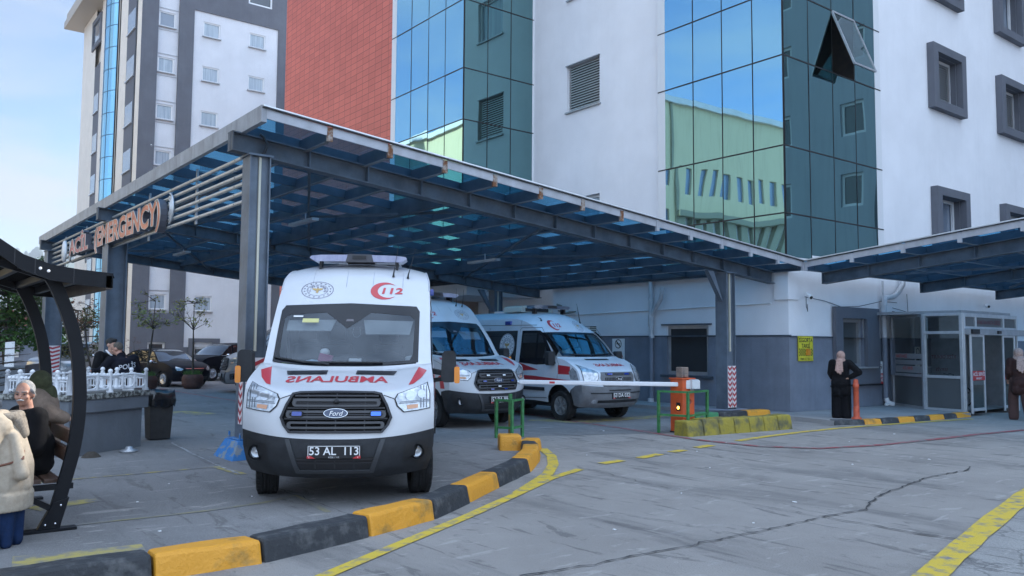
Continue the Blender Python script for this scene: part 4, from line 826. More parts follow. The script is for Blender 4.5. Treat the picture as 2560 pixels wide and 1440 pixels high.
def emblem(sh_decal, mb_list, cx, cz, r):
    """round health-ministry roundel: dotted ring with stars, lettering ring, winged staff"""
    dk, gd = mb_list
    for a, b in ((r, r*.965), (r*.66, r*.635)): sh_decal(dk, *disc2d(cx, cz, a, 40, b))
    for k in range(16):
        a = 2*pi*k/16+.2; x, y = cx+r*.82*cos(a), cz+r*.82*sin(a); q = r*.075
        sh_decal(dk, [(x+q*(1 if j % 2 == 0 else .42)*cos(pi/2+j*pi/5), y+q*(1 if j % 2 == 0 else .42)*sin(pi/2+j*pi/5)) for j in range(10)], [tuple(range(10))])
    s = "T.C. SAĞLIK BAKANLIĞI"
    for i, ch in enumerate(s):
        if ch == ' ': continue
        a = radians(205-230*i/(len(s)-1)); vs, fs = text2d(ch, r*.15); c, sn = cos(a-pi/2), sin(a-pi/2); ox, oy = cx+r*.50*cos(a), cz+r*.50*sin(a)
        sh_decal(dk, [(ox+x*c-y*sn, oy+x*sn+y*c) for x, y in vs], fs)
    sh_decal(gd, [(cx-.03*r,cz-.36*r),(cx+.03*r,cz-.36*r),(cx+.045*r,cz+.25*r),(cx-.045*r,cz+.25*r)], [(0,1,2,3)])
    for sg in (1, -1):
        w = [(0,.10),(.14,.20),(.36,.20),(.30,.10),(.26,.02),(.16,-.04),(.05,-.02)]; q = [(cx+sg*x*r, cz+y*r) for x, y in w]; sh_decal(gd, q, [tuple(range(7)) if sg > 0 else tuple(range(6,-1,-1))])
        q = [(cx+sg*x*r, cz+y*r) for x, y in ((.02,-.05),(.12,-.10),(.04,-.2),(.10,-.26),(0,-.36),(.05,-.24),(-.02,-.18),(.05,-.11))]; sh_decal(gd, q, [tuple(range(8)) if sg > 0 else tuple(range(7,-1,-1))])
    sh_decal(dk, *disc2d(cx, cz+.30*r, .05*r, 10))
def plate(parent, sh, z, text, sub, yy=-.035, red=True):
    mb = MB(); w = .275; mb.box(-w, yy-.012, z-.07, w, yy+.03, z+.065); b = mb.build('number_plate', M_plate, parent, world=False, bevel=.004)
    mb = MB(); fr = frame((0, yy-.0135, z), (1,0,0), (0,0,1))
    write(mb, fr, text, 0, .008, .082, bold=.012, sx=.98)
    for q in ((-w+.008,-.052,-w+.014,.058),(w-.014,-.052,w-.008,.058),(-w+.008,.053,w-.008,.059)): mb.poly([fr(q[0],q[1]),fr(q[2],q[1]),fr(q[2],q[3]),fr(q[0],q[3])])
    if sub: write(mb, fr, sub, 0, -.058, .016, sx=1.1)
    mb.build('plate_lettering', M_wtext, b, world=False, recalc=False)
    if red:
        mb = MB()
        for sg in (1,-1): mb.poly([fr(sg*w,-.07), fr(sg*(w-.085),-.07), fr(sg*(w-.04),-.045), fr(sg*w,-.04)])
        mb.build('flag_corner', M_red, b, world=False, recalc=False)
        mb = MB(); fr2 = frame((0, yy-.0145, z), (1,0,0), (0,0,1))
        for sg in (1,-1): flat(mb, fr2, *crescent2d(sg*(w-.025), -.057, .008, 0, n=12))
        mb.build('flag_crescent', M_wtext, b, world=False, recalc=False)
def box_obj(name, m, parent, c, size, bev=.02, rot=None, world=False):
    mb = MB(); R3 = rot or Matrix.Identity(3); h = V(size)/2; c = V(c)
    P = [c+R3 @ V((sx*h.x, sy*h.y, sz*h.z)) for sz in (-1,1) for sx, sy in ((-1,-1),(1,-1),(1,1),(-1,1))]; mb.hexa(P[:4], P[4:]); o = mb.build(name, m, parent, world=world, bevel=bev)
    return o
ARCH = lambda yc, r, zb, n=9: [(yc+r*cos(a), zb+r*sin(a)*1.02 if r*sin(a) > 0 else zb) for a in [pi*k/n for k in range(n+1)]]
def transit(root, plate_text, extra='a', paint=None, police=False, steer=0., sub="RİZE / 112"):
    """high-roof panel van with the big six-sided grille"""
    paint = paint or M_van
    W_ = [(.28,.93),(.45,1.0),(.62,1.03),(1.0,1.035),(1.3,1.02),(1.5,.985),(1.9,.965),(2.3,.955),(2.55,.94),(2.70,.895),(2.84,.80)]
    wd = lambda y, z: lerp1(W_, z)*(1-.03*max(0, 1-max(0,y)/.6)**2)
    ST = [(.14,.30,.52,.34),(.03,.40,.46,.46),(-.01,.56,.42,.62),(.015,.72,.38,.80),(.04,.82,.37,.92),(.085,1.02,.39,1.10),(.14,1.165,.43,1.25),(.27,1.225,.56,1.335),(.52,1.305,.80,1.415),(.80,1.39,1.05,1.485),(1.00,1.455,1.20,1.515),(1.36,1.85,1.46,1.86),(1.70,2.215,1.78,2.19),(1.92,2.45,2.0,2.41),(2.16,2.66,2.22,2.59),(2.5,2.79,2.53,2.69),(3.1,2.84,3.1,2.72),(4.5,2.84,4.5,2.72),(5.85,2.83,5.85,2.71),(5.95,2.6,5.97,2.5),(5.98,1.2,5.99,1.2),(5.99,.42,5.99,.42)]
    sh = Shell(ST, wd)
    bl = sh.strip(3, 10); ro = sh.strip(12, 21)
    o = len(bl.v); bl.v += ro.v; bl.f += [tuple(i+o for i in f) for f in ro.f]; bl.m += ro.m; bl.s += ro.s
    e = sh.edge(); k3 = 3*sh.sub; sill = .42
    zl = lambda y: lerp1([(.38,.80),(.60,.80),(.62,.42)], y)
    up = e[k3:20*sh.sub+1]
    lower = [(5.99,sill)]+[(y,z) for y, z in ARCH(4.75,.42,.42)][0:0]
    rear_arch = [(4.75+.42*cos(a), .42+.42*sin(a)) for a in [pi*k/10 for k in range(11)]]; front_arch = [(1.0+.44*cos(a), .42+.44*sin(a)) for a in [pi*k/10 for k in range(9)]]
    poly = up+[(5.99,.42)]+rear_arch+front_arch+[(.64,.76),(.5,.79)]
    for sg in (1, -1): sh.side(bl, poly, sg, 0, .14)
    bl.build('body', paint, root, world=False, smooth=radians(38))
    # bumper
    bm_ = sh.strip(0, 3); bp = e[:k3+1]+[(.5,.79),(.64,.76),(.585,.60),(.565,.42),(.57,.36)]
    for sg in (1, -1): sh.side(bm_, bp, sg, 0, .1)
    bp_ = bm_.build('bumper', M_plas if not police else M_plasg, root, world=False, smooth=radians(40))
    mb = MB(); sh.patch(mb, [(-.44,.535),(.44,.535),(.38,.41),(-.38,.41)], .004); mb.build('lower_intake', M_black, bp_, world=False, recalc=False)
    mb = MB()
    for z in (.47,.505): sh.patch(mb, [(-.42,z),(.42,z),(.42,z+.012),(-.42,z+.012)], .014, thick=.012)
    for x in (-.2,0,.2): sh.patch(mb, [(x-.008,.42),(x+.008,.42),(x+.008,.53),(x-.008,.53)], .012, thick=.01)
    mb.build('intake_bar', M_slat, bp_, world=False)
    mb = MB(); sh.patch(mb, [(-.52,.72),(-.47,.715),(-.36,.40),(.36,.40),(.47,.715),(.52,.72),(.40,.37),(-.40,.37)], .016, thick=.016); mb.build('bumper_crease', mat('plastic_light', (.042,.045,.05), .5), bp_, world=False)
    for sg in (1,-1):
        mb = MB(); sh.patch(mb, [(sg*x, z) for x, z in ((.73,.66),(.97,.70),(.95,.52),(.70,.46))], .004); rc = mb.build('fog_recess', M_black, bp_, world=False, recalc=False)
        c = sh.F(sg*.84, .568, .01); Mz = Matrix.Translation(c) @ Matrix.Rotation(radians(90), 4, 'X') @ Matrix.Rotation(0, 4, 'Y'); mb = MB(); mb.lathe([(0,-.0),(.05,.01),(.062,.0),(.062,-.03)], (0,0,0), 20, 0, Mz @ Matrix.Scale(-1,4,(0,0,1))); mb.build('fog_lamp', M_lens, bp_, world=False)
        mb = MB(); mb.lathe([(.060,-.02),(.060,.012),(.082,.012),(.084,-.03)], (0,0,0), 22, 0, Mz @ Matrix.Scale(-1,4,(0,0,1))); mb.build('fog_rim', M_plas, bp_, world=False)
    # grille
    G = [(.47,1.178),(.39,1.190),(0,1.194),(-.39,1.190),(-.47,1.178),(-.53,1.075),(-.582,.935),(-.548,.855),(-.485,.779),(.485,.779),(.548,.855),(.582,.935),(.53,1.075)]
    mb = MB(); sh.patch(mb, G, .012, .05, thick=.012); gr = mb.build('grille', mat('grille_void', (.003,.003,.003), .8, spec=.1), root, world=False)
    mb = MB(); sh.patch(mb, G, .03, .03, holes=([(x*.955, .985+(z-.985)*.93) for x, z in G],), thick=.02); mb.build('grille_surround', M_slat, gr, world=False)
    mb = MB()
    for z in (.795,.825,.925,1.005,1.035,1.125,1.155): w = lerp1([(.78,.47),(.935,.56),(1.075,.51),(1.19,.43)], z)*.96; sh.patch(mb, [(-w,z-.007),(w,z-.007),(w,z+.007),(-w,z+.007)], .024, .07, thick=.012)
    for x in (-.3,0,.3): sh.patch(mb, [(x-.006,.79),(x+.006,.79),(x+.006,1.18),(x-.006,1.18)], .016, thick=.01)
    mb.build('grille_slat', M_slat, gr, world=False)
    for z, w in ((1.085,.455),(.968,.515),(.858,.50)):
        mb = MB(); ou = rrect(-w, w, z-.038, z+.038, .034); inn = rrect(-w+.035, w-.035, z-.015, z+.015, .014); sh.patch(mb, ou, .036, .05, holes=(inn,), thick=.02); mb.build('grille_bar', mat('bar_grey', (.075,.075,.08), .5, spec=.3), gr, world=False)
        if z > .9:
            mb = MB(); sh.patch(mb, [(-w+.03,z-.006),(w-.03,z-.006),(w-.03,z+.006),(-w+.03,z+.006)], .030, .07, thick=.01); mb.build('grille_slat', M_slat, gr, world=False)
    mb = MB(); sh.patch(mb, disc2d(0,.98,.124,32,ry=.048)[0], .046, .05, thick=.02); mb2 = MB(); bd = mb.build('badge', M_chrome, gr, world=False)
    mb = MB(); sh.patch(mb, disc2d(0,.98,.118,32,ry=.0435)[0], .049, .05); mb.build('badge_field', mat('badge_blue', (.015,.03,.08), .2, coat=1), bd, world=False, recalc=False)
    mb = MB(); sh.decal(mb, *(lambda q: ([(x, z+.978) for x, z in q[0]], q[1]))(text2d("Ford", .048, sx=1.05, shear=.28)), off=.053); mb.build('badge_script', M_wtext, bd, world=False, recalc=False)
    lamps = [(-.395,.972),(.41,.972)] if extra == 'a' else [(-.26,1.08),(.16,1.08),(-.36,.965),(.38,.965),(0,.858),(-.2,.80),(.16,.80)]
    for i, (x, z) in enumerate(lamps):
        mb = MB(); w = .050 if extra == 'a' else .04; h = .020 if extra == 'a' else .014; sh.patch(mb, rrect(x-w-.008,x+w+.008,z-h-.008,z+h+.008,.01), .055, thick=.02); hs = mb.build('flasher', M_black, gr, world=False)
        mb = MB(); sh.patch(mb, rrect(x-w,x+w,z-h,z+h,.008), .058); mb.build('flasher_lens', (M_bluel2 if (x > 0 and extra == 'a') else M_bluel) if extra == 'a' or i not in (0,1,4) else M_wtext, hs, world=False, recalc=False)
    if extra == 'a':
        mb = MB(); mb.lathe([(0,.02),(.02,.02),(.026,0),(.026,-.02)], sh.F(.0,1.095,.05), 16, 0, Matrix.Rotation(radians(90),4,'X')); mb.build('camera_pod', M_black, gr, world=False)
    # headlamps
    HL = [(.60,1.128),(.632,1.182),(.76,1.226),(.87,1.262),(.955,1.30),(.985,1.18),(.985,1.022),(.85,1.0),(.70,.985),(.628,1.052)]
    for sg in (1,-1):
        mb = MB(); q = [(sg*x, z) for x, z in HL]; sh.patch(mb, q, .006, .05); hl = mb.build('headlamp', M_black, root, world=False, recalc=False)
        q2 = [(sg*(.80+(x-.80)*.93), 1.125+(z-1.125)*.93) for x, z in HL]; mb = MB(); sh.patch(mb, q2, .012, .03); mb.build('lens', M_lens, hl, world=False, recalc=False)
        mb = MB(); sh.patch(mb, [(sg*x,z) for x,z in ((.73,1.06),(.85,1.07),(.85,1.03),(.74,1.018))], .016, .03); mb.build('indicator', mat('amber_clear', (.62,.30,.16), .3, coat=.8), hl, world=False, recalc=False)
        mb = MB()
        for z0, x0, x1 in ((1.09,.66,.97),(1.075,.65,.97)): sh.patch(mb, [(sg*x0,z0),(sg*x1,z0+.02),(sg*x1,z0+.028),(sg*x0,z0+.008)], .015, .05)
        for k in range(3): sh.patch(mb, [(sg*(.875+.03*k),1.03),(sg*(.885+.03*k),1.03),(sg*(.885+.03*k),1.27),(sg*(.875+.03*k),1.25)], .015, .04)
        mb.build('reflector_edge', mat('lamp_grey', (.16,.17,.19), .2, .6), hl, world=False, recalc=False)
        for x, z, r in ((.77,1.155,.05),(.885,1.175,.042)):
            mb = MB(); sh.patch(mb, disc2d(sg*x, z, r, 20)[0], .018, .03); mb.build('bulb_glass', mat('bulb_white', (.55,.58,.62), .12, .6, coat=.6), hl, world=False, recalc=False)
    # windscreen, black border with the pointed sensor panel, cabin behind
    sx_ = lambda q: [(x*.945-.025, z) for x, z in q]; wo = sx_([(-.905,1.50),(-.905,2.13),(-.86,2.195),(0,2.228),(.86,2.195),(.905,2.13),(.905,1.50),(.5,1.468),(0,1.462),(-.5,1.468)])
    wi = sx_([(-.835,1.60),(-.845,2.02),(-.78,2.075),(-.31,2.105),(-.02,1.905),(.27,2.105),(.78,2.075),(.845,2.02),(.835,1.60),(.80,1.525),(.4,1.50),(0,1.49),(-.4,1.50),(-.80,1.525)])
    for sg in (1,-1):
        mb = MB(); e1 = .79 if sg > 0 else .85; sh.patch(mb, [(sg*.984,1.488),(sg*.974,1.7),(sg*.966,1.9),(sg*.958,2.22),(sg*e1,2.235),(sg*(e1+.02),1.475)], .002, .05); mb.build('pillar', paint, root, world=False, recalc=False)
    mb = MB(); sh.patch(mb, wo, .006, .06, holes=(wi,)); ws = mb.build('windscreen', M_frit, root, world=False, recalc=False)
    mb = MB(); sh.patch(mb, wi, .004, .06); mb.build('windscreen_glass', M_wglass, ws, world=False, recalc=False)
    mb = MB(); sh.patch(mb, [(-.07,1.99),(.03,1.99),(.02,2.02),(-.06,2.02)], .009); mb.build('sensor', mat('sensor', (.12,.11,.12), .4), ws, world=False, recalc=False)
    cab = MB(); cab.box(-.92,2.45,.6,.92,2.48,2.5); cab.poly([(-.95,1.1,.7),(.95,1.1,.7),(.95,2.4,.7),(-.95,2.4,.7)]); cab.poly([(-.90,2.05,2.40),(.90,2.05,2.40),(.90,2.45,2.40),(-.90,2.45,2.40)]); cab.build('cabin', M_int, root, world=False)
    mb = MB(); mb.hexa([(-.9,1.05,.8),(.9,1.05,.8),(.9,1.75,.8),(-.9,1.75,.8)], [(-.9,1.16,1.46),(.9,1.16,1.46),(.9,1.70,1.50),(-.9,1.70,1.50)]); mb.ball((.38,1.62,1.50),(.30,.14,.13)); mb.ball((-.05,1.62,1.49),(.22,.14,.10)); mb.build('dashboard', M_dash, root, world=False, smooth=radians(30))
    mb = MB(); cR = Matrix.Translation((.40,1.72,1.46)) @ Matrix.Rotation(radians(62),4,'X'); n = 20; mb.tube([cR @ V((.2*cos(2*pi*k/n), .2*sin(2*pi*k/n), 0)) for k in range(n+1)], .016, 6); mb.build('steering_wheel', M_black, root, world=False)
    for x in (-.62,-.25,.42):
        mb = MB(); mb.box(x-.2,2.12,.9,x+.2,2.3,1.72); mb.box(x-.13,2.14,1.74,x+.13,2.26,1.98); mb.build('seat', M_dash, root, world=False, bevel=.04)
    for q in ([(-.80,1.92),(-.25,1.92),(-.20,2.06),(-.80,2.05)], [(.18,1.88),(.72,1.88),(.76,2.05),(.14,2.06)]):
        mb = MB(); sh.patch(mb, q, -.06, .1, thick=.01); mb.build('sun_visor', M_visor, root, world=False)
    if extra == 'a':
        box_obj('tissue_box', mat('magenta_card', (.42,.05,.16), .6), root, (-.27,1.22,1.545), (.16,.10,.10), .004, Matrix.Rotation(.25,3,'Y')); mb = MB(); mb.ball((-.28,1.21,1.62),(.06,.03,.045),8,5); mb.ball((-.31,1.21,1.605),(.03,.03,.03),7,5); mb.build('tissue', M_wtext, root, world=False)
        mb = MB(); mb.poly([(-.80,1.20,1.485),(-.42,1.14,1.478),(-.36,1.30,1.50),(-.66,1.33,1.52)]); mb.build('green_paper', mat('green_paper', (.45,.62,.22), .8), root, world=False, recalc=False)
        mb = MB(); mb.poly([(-.60,1.21,1.492),(-.28,1.12,1.482),(-.2,1.3,1.50),(-.45,1.34,1.53)]); mb.build('blue_paper', mat('blue_paper', (.42,.58,.72), .8), root, world=False, recalc=False)
        box_obj('white_device', M_wtext, root, (.08,1.22,1.51), (.15,.1,.07), .01); box_obj('white_device', M_visor, root, (.73,1.24,1.53), (.11,.08,.10), .02, Matrix.Rotation(-.2,3,'Y'))
        mb = MB(); sh.patch(mb, [(-.60,1.975),(-.40,1.975),(-.40,2.025),(-.60,2.025)], .0065); mb.build('sticker', mat('sticker_yellow', (.55,.52,.22), .6), ws, world=False, recalc=False)
        mb = MB(); sh.patch(mb, [(-.72,2.045),(-.60,2.045),(-.60,2.062),(-.72,2.062)], .0065); mb.build('sticker', M_wtext, ws, world=False, recalc=False)
        mb = MB(); mb.tube([(.02,1.62,1.93),(.0,1.63,1.86),(.02,1.63,1.81),(.06,1.63,1.80),(.10,1.63,1.84),(.09,1.62,1.93)], .004, 5); mb.build('pendant', M_visor, ws, world=False)
        box_obj('rear_mirror', M_black, ws, (.03,1.66,1.925), (.26,.04,.06), .015)
    elif not police:
        box_obj('white_device', M_wtext, root, (-.62,1.3,1.53), (.24,.12,.08), .01); box_obj('white_device', M_wtext, root, (.55,1.25,1.52), (.2,.12,.06), .02)
    # wipers, scuttle, bonnet vents
    mb = MB()
    for a, b in (((-.86,1.545),(-.50,1.49)), ((-.30,1.487),(.42,1.487))):
        p = [sh.F(a[0]+(b[0]-a[0])*k/5, a[1]+(b[1]-a[1])*k/5, .022) for k in range(6)]; mb.tube(p, .012, 5)
    mb.tube([sh.F(-.50,1.49,.022), sh.F(-.30,1.475,.03), sh.F(-.2,1.465,.02)], .014, 5)
    mb.build('wiper', M_black, ws, world=False)
    for sg in (1,-1):
        x0, x1 = (.135,.60) if sg > 0 else (-.65,-.19); mb = MB(); q = [(x0,1.368),(x1-.03 if sg > 0 else x1,1.363),(x1 if sg > 0 else x1+.005,1.402),(x0-.0,1.406)]
        if sg < 0: q = [(x0+.03,1.363),(x1,1.368),(x1-.005,1.406),(x0,1.402)]
        sh.patch(mb, q, .008, .06); vt = mb.build('bonnet_vent', M_slat, root, world=False, recalc=False)
        cx = sum(p[0] for p in q)/4; mb = MB()
        for j in range(4):
            xa = q[0][0]+.02+(x1-x0-.07)*j/4; xb = xa+(x1-x0-.07)/4-.012; sh.patch(mb, [(xa,1.372),(xb,1.372),(xb,1.397),(xa,1.397)], .011, .06)
        mb.build('vent_slot', M_black, vt, world=False, recalc=False)
    # bonnet shut line
    mb = MB()
    for sg in (1,-1):
        p = [sh.F(sg*x, z, .003) for x, z in ((.60,1.132),(.55,1.15),(.49,1.17))]; mb.tube(p, .004, 4)
        sd = [(y, z) for y, z in ((.62,1.30),(.80,1.36),(1.1,1.44))]; mb.tube([V((sg*(wd(y,z)+.001), y, z)) for y, z in sd], .004, 4)
    mb.build('shut_line', M_slat, root, world=False)
    # door mirrors
    for sg in (1,-1):
        c = V((sg*1.20, 1.22, 1.455)); mm = MB(); pr = rrect(-.095,.095,-.19,.19,.06,4); mm.prism([c+V((x, -.07, z)) for x, z in [(x*(1-.12*(z > 0)), z) for x, z in pr]], (0,.16,0)); mr = mm.build('door_mirror', M_plas, root, world=False, bevel=.018)
        mb = MB(); mb.prism([c+V((x*.86, .092, z*.88)) for x, z in pr], (0,.004,0)); mb.build('mirror_glass', M_chrome, mr, world=False)
        mb = MB(); mb.prism([c+V((sg*.085+x, -.085, -.10+z)) for x, z in rrect(-.02,.045,-.10,.10,.02,3)], (0,.12,0)); mb.build('indicator', M_amber, mr, world=False, bevel=.01)
        mb = MB(); mb.beam(c+V((-sg*.06,0,-.08)), V((sg*.97,1.36,1.40)), .09, .06); mb.beam(c+V((-sg*.06,0,-.15)), V((sg*.98,1.36,1.28)), .08, .05); mb.hexa([V((sg*.985,1.28,1.2)),V((sg*1.01,1.28,1.2)),V((sg*1.0,1.62,1.25)),V((sg*.98,1.62,1.25))],[V((sg*.965,1.30,1.5)),V((sg*.985,1.30,1.5)),V((sg*.98,1.5,1.6)),V((sg*.96,1.5,1.6))]); mb.build('mirror_arm', M_plas, mr, world=False, bevel=.012)
    # side glass, doors, stripes
    for sg in (1,-1):
        mb = MB(); sh.side(mb, [(1.42,1.50),(2.52,1.42),(2.52,2.08),(1.98,2.10),(1.72,1.95)], sg, .004); mb.build('side_window', M_wglass_dark, root, world=False, recalc=False)
        if not police: mb = MB(); sh.side(mb, [(2.75,1.48),(4.05,1.48),(4.05,2.08),(2.75,2.08)], sg, .004); mb.build('side_window', M_wglass_dark, root, world=False, recalc=False)
        mb = MB()
        for l in ([(2.62,.5),(2.62,2.15)], [(1.40,.95),(1.40,1.44),(1.70,2.0),(1.95,2.16),(2.62,2.16)], [(1.45,.9),(1.5,.6),(2.6,.5)], [(4.2,.5),(4.2,2.2)], [(1.9,2.28),(5.9,2.3)]):
            mb.tube([V((sg*(wd(y,z)+.0005), y, z)) for y, z in l], .005, 4)
        mb.build('shut_line', M_slat, root, world=False)
        mb = MB(); sh.side(mb, [(1.5,.62),(4.2,.62),(4.2,.72),(1.5,.72)], sg, .02, thick=.02); mb.build('rub_strip', M_plas, root, world=False)
        mb = MB(); sh.side(mb, [(2.44,1.2),(2.58,1.2),(2.58,1.26),(2.44,1.26)], sg, .015, thick=.015); mb.build('door_handle', M_plas, root, world=False)
        if police:
            mb = MB(); sh.side(mb, [(.62,1.02),(.8,1.22),(5.9,1.22),(5.9,1.02),(1.3,1.02)], sg, .003); mb.build('blue_stripe', mat('police_blue', (.02,.09,.55), .4), root, world=False, recalc=False)
        else:
            mb = MB(); sh.side(mb, [(.52,.82),(.60,1.12),(.74,1.06),(.68,.95),(.66,.82)], sg, .003); sh.side(mb, [(1.5,1.12),(5.9,1.12),(5.9,1.32),(1.42,1.36)], sg, .003); sh.side(mb, [(1.5,1.02),(5.9,1.02),(5.9,1.07),(1.5,1.07)], sg, .003); mb.build('red_stripe', M_stripe, root, world=False, recalc=False)
    # markings
    if not police:
        for sg in (1,-1): mb = MB(); sh.patch(mb, [(sg*x,z) for x, z in ((.94,1.418),(.845,1.452),(.745,1.268),(.80,1.282),(.885,1.345))], .004, .05); mb.build('red_marker', M_stripe, root, world=False, recalc=False)
        mb = MB(); vs, fs = text2d("AMBULANS", .060, bold=.022, sx=1.0); k = 1.12/(max(v[0] for v in vs)-min(v[0] for v in vs)); sh.decal(mb, [(-x*k-.045, 1.297+z*.95+.025*(1-(x/.56)**2)) for x, z in vs], [tuple(reversed(f)) for f in fs], .005); mb.build('mirrored_lettering', M_stripe, root, world=False, recalc=False)
        mb = MB(); sg = 1 if extra == 'a' else -1
        cv, cf = crescent2d(0, 0, .175, 0, dx=.30); sh.decal(mb, [(x+(.37 if sg > 0 else -.50), 2.402+z*.67) for x, z in cv], cf); sh.decal(mb, *(lambda q: ([(x+(.47 if sg > 0 else -.40), z+2.402) for x, z in q[0]], q[1]))(text2d("112", .078, bold=.03, sx=1.75, shear=.12)), off=.006); mb.build('crescent_112', M_stripe, root, world=False, recalc=False)
        if extra != 'a': pass
        dk, gd = MB(), MB(); emblem(lambda m, v, f: sh.decal(m, [(x, 2.402+(z-2.402)*.56) for x, z in v], f, .005, step=.09), (dk, gd), -.48*sg, 2.402, .205); dk.build('ministry_emblem', mat('emblem_ink', (.10,.08,.14), .5), root, world=False, recalc=False); gd.build('emblem_staff', M_gold, root, world=False, recalc=False)
        mb = MB()
        for x in (-.55,-.12,.22,.6): mb.tube([sh.pt(i/3*1.0, x/.9) for i in range(round(13.2*12), round(15.6*12), 4)] if False else [sh.F(x, z, .001) for z in (2.45,2.52,2.58,2.64,2.68)] , .0035, 4)
        mb.build('roof_rib', mat('seam_grey', (.42,.44,.48), .5), root, world=False)
        for sg in (1,-1):
            mb = MB(); mb.tube([V((sg*(wd(y,z)-.004), y, z)) for y, z in [(q[2],q[3]) for q in sh.st[13*4:16*4]]], .012, 5); mb.build('roof_seam', mat('seam_grey', (.42,.44,.48), .5), root, world=False)
            box_obj('side_beacon', M_bluel, root, (sg*.97, 2.9, 2.45), (.06,.16,.09), .015)
        # light bar
        P = [(-.64,.0),(-.62,.022),(-.5,.034),(0,.042),(.5,.034),(.62,.022),(.64,0),(.57,-.038),(0,-.034),(-.57,-.038)]
        mb = MB(); mb.prism([V((x, 2.22, 2.855+z*1.2)) for x, z in P], (0,.34,0)); lb = mb.build('light_bar', M_lb, root, world=False, bevel=.012)
        mb = MB(); mb.prism([V((x, 2.215, 2.855+z*1.2)) for x, z in ((-.17,-.04),(.2,-.04),(.17,.046),(-.14,.046))], (0,.35,0)); mb.build('bar_centre', mat('bar_centre', (.06,.06,.07), .5), lb, world=False, bevel=.008)
        mb = MB(); mb.prism([V((x, 2.205, 2.855+z)) for x, z in rrect(-.08,.10,-.015,.035,.01)], (0,.02,0)); mb.build('bar_camera', M_black, lb, world=False)
        mb = MB(); mb.box(-.52,2.3,2.70,-.49,2.5,2.83); mb.box(.49,2.3,2.70,.52,2.5,2.83); mb.build('bar_mount', M_black, lb, world=False)
        box_obj('roof_hatch', M_van, root, (.1,3.0,2.85), (.85,.7,.07), .03)
        for x, z, dx in ((.47,2.60,.035),(.66,2.585,.06)):
            p = sh.F(x, z, .0); mb = MB(); mb.tube([p, p+V((.004,-.005,.05)), p+V((dx*.4,-.0,.12)), p+V((dx*1.6,.06,.42))], [.018,.011,.005,.003], 6); mb.build('aerial', M_black, root, world=False)
        plate(root, sh, .60, plate_text, sub)
    else: plate(root, sh, .60, plate_text, None, red=False)
    mb = MB(); mb.box(-.85,.62,.30,.85,5.9,.55); mb.box(-.86,.6,.5,.86,1.5,1.0); mb.build('underbody', M_black, root, world=False)
    for y in (1.0, 4.75):
        for sg in (1,-1): wheel(root, sg*.865, y, steer=(steer if y < 2 else 0))
    return sh
a1 = thing('ambulance', 'white ambulance with plate 53 AL 113 standing beside the front steel column', 'ambulance', (3.925, 8.03, 0), radians(-32.8), 'ambulances under the canopy')
transit(a1, "53 AL  113", steer=radians(8))
a2 = thing('ambulance', 'white ambulance in the middle, plate 53 BA 996, half hidden behind the nearest one', 'ambulance', (10.40, 13.72, 0), radians(4.0), 'ambulances under the canopy')
transit(a2, "53 BA 996", 'b', steer=radians(-6))
pv = thing('police_van', 'grey van with a blue side stripe parked behind the front steel column', 'van', (9.85, 29.1, 0), radians(-99))
transit(pv, "53 A 1007", 'c', M_vang, True)
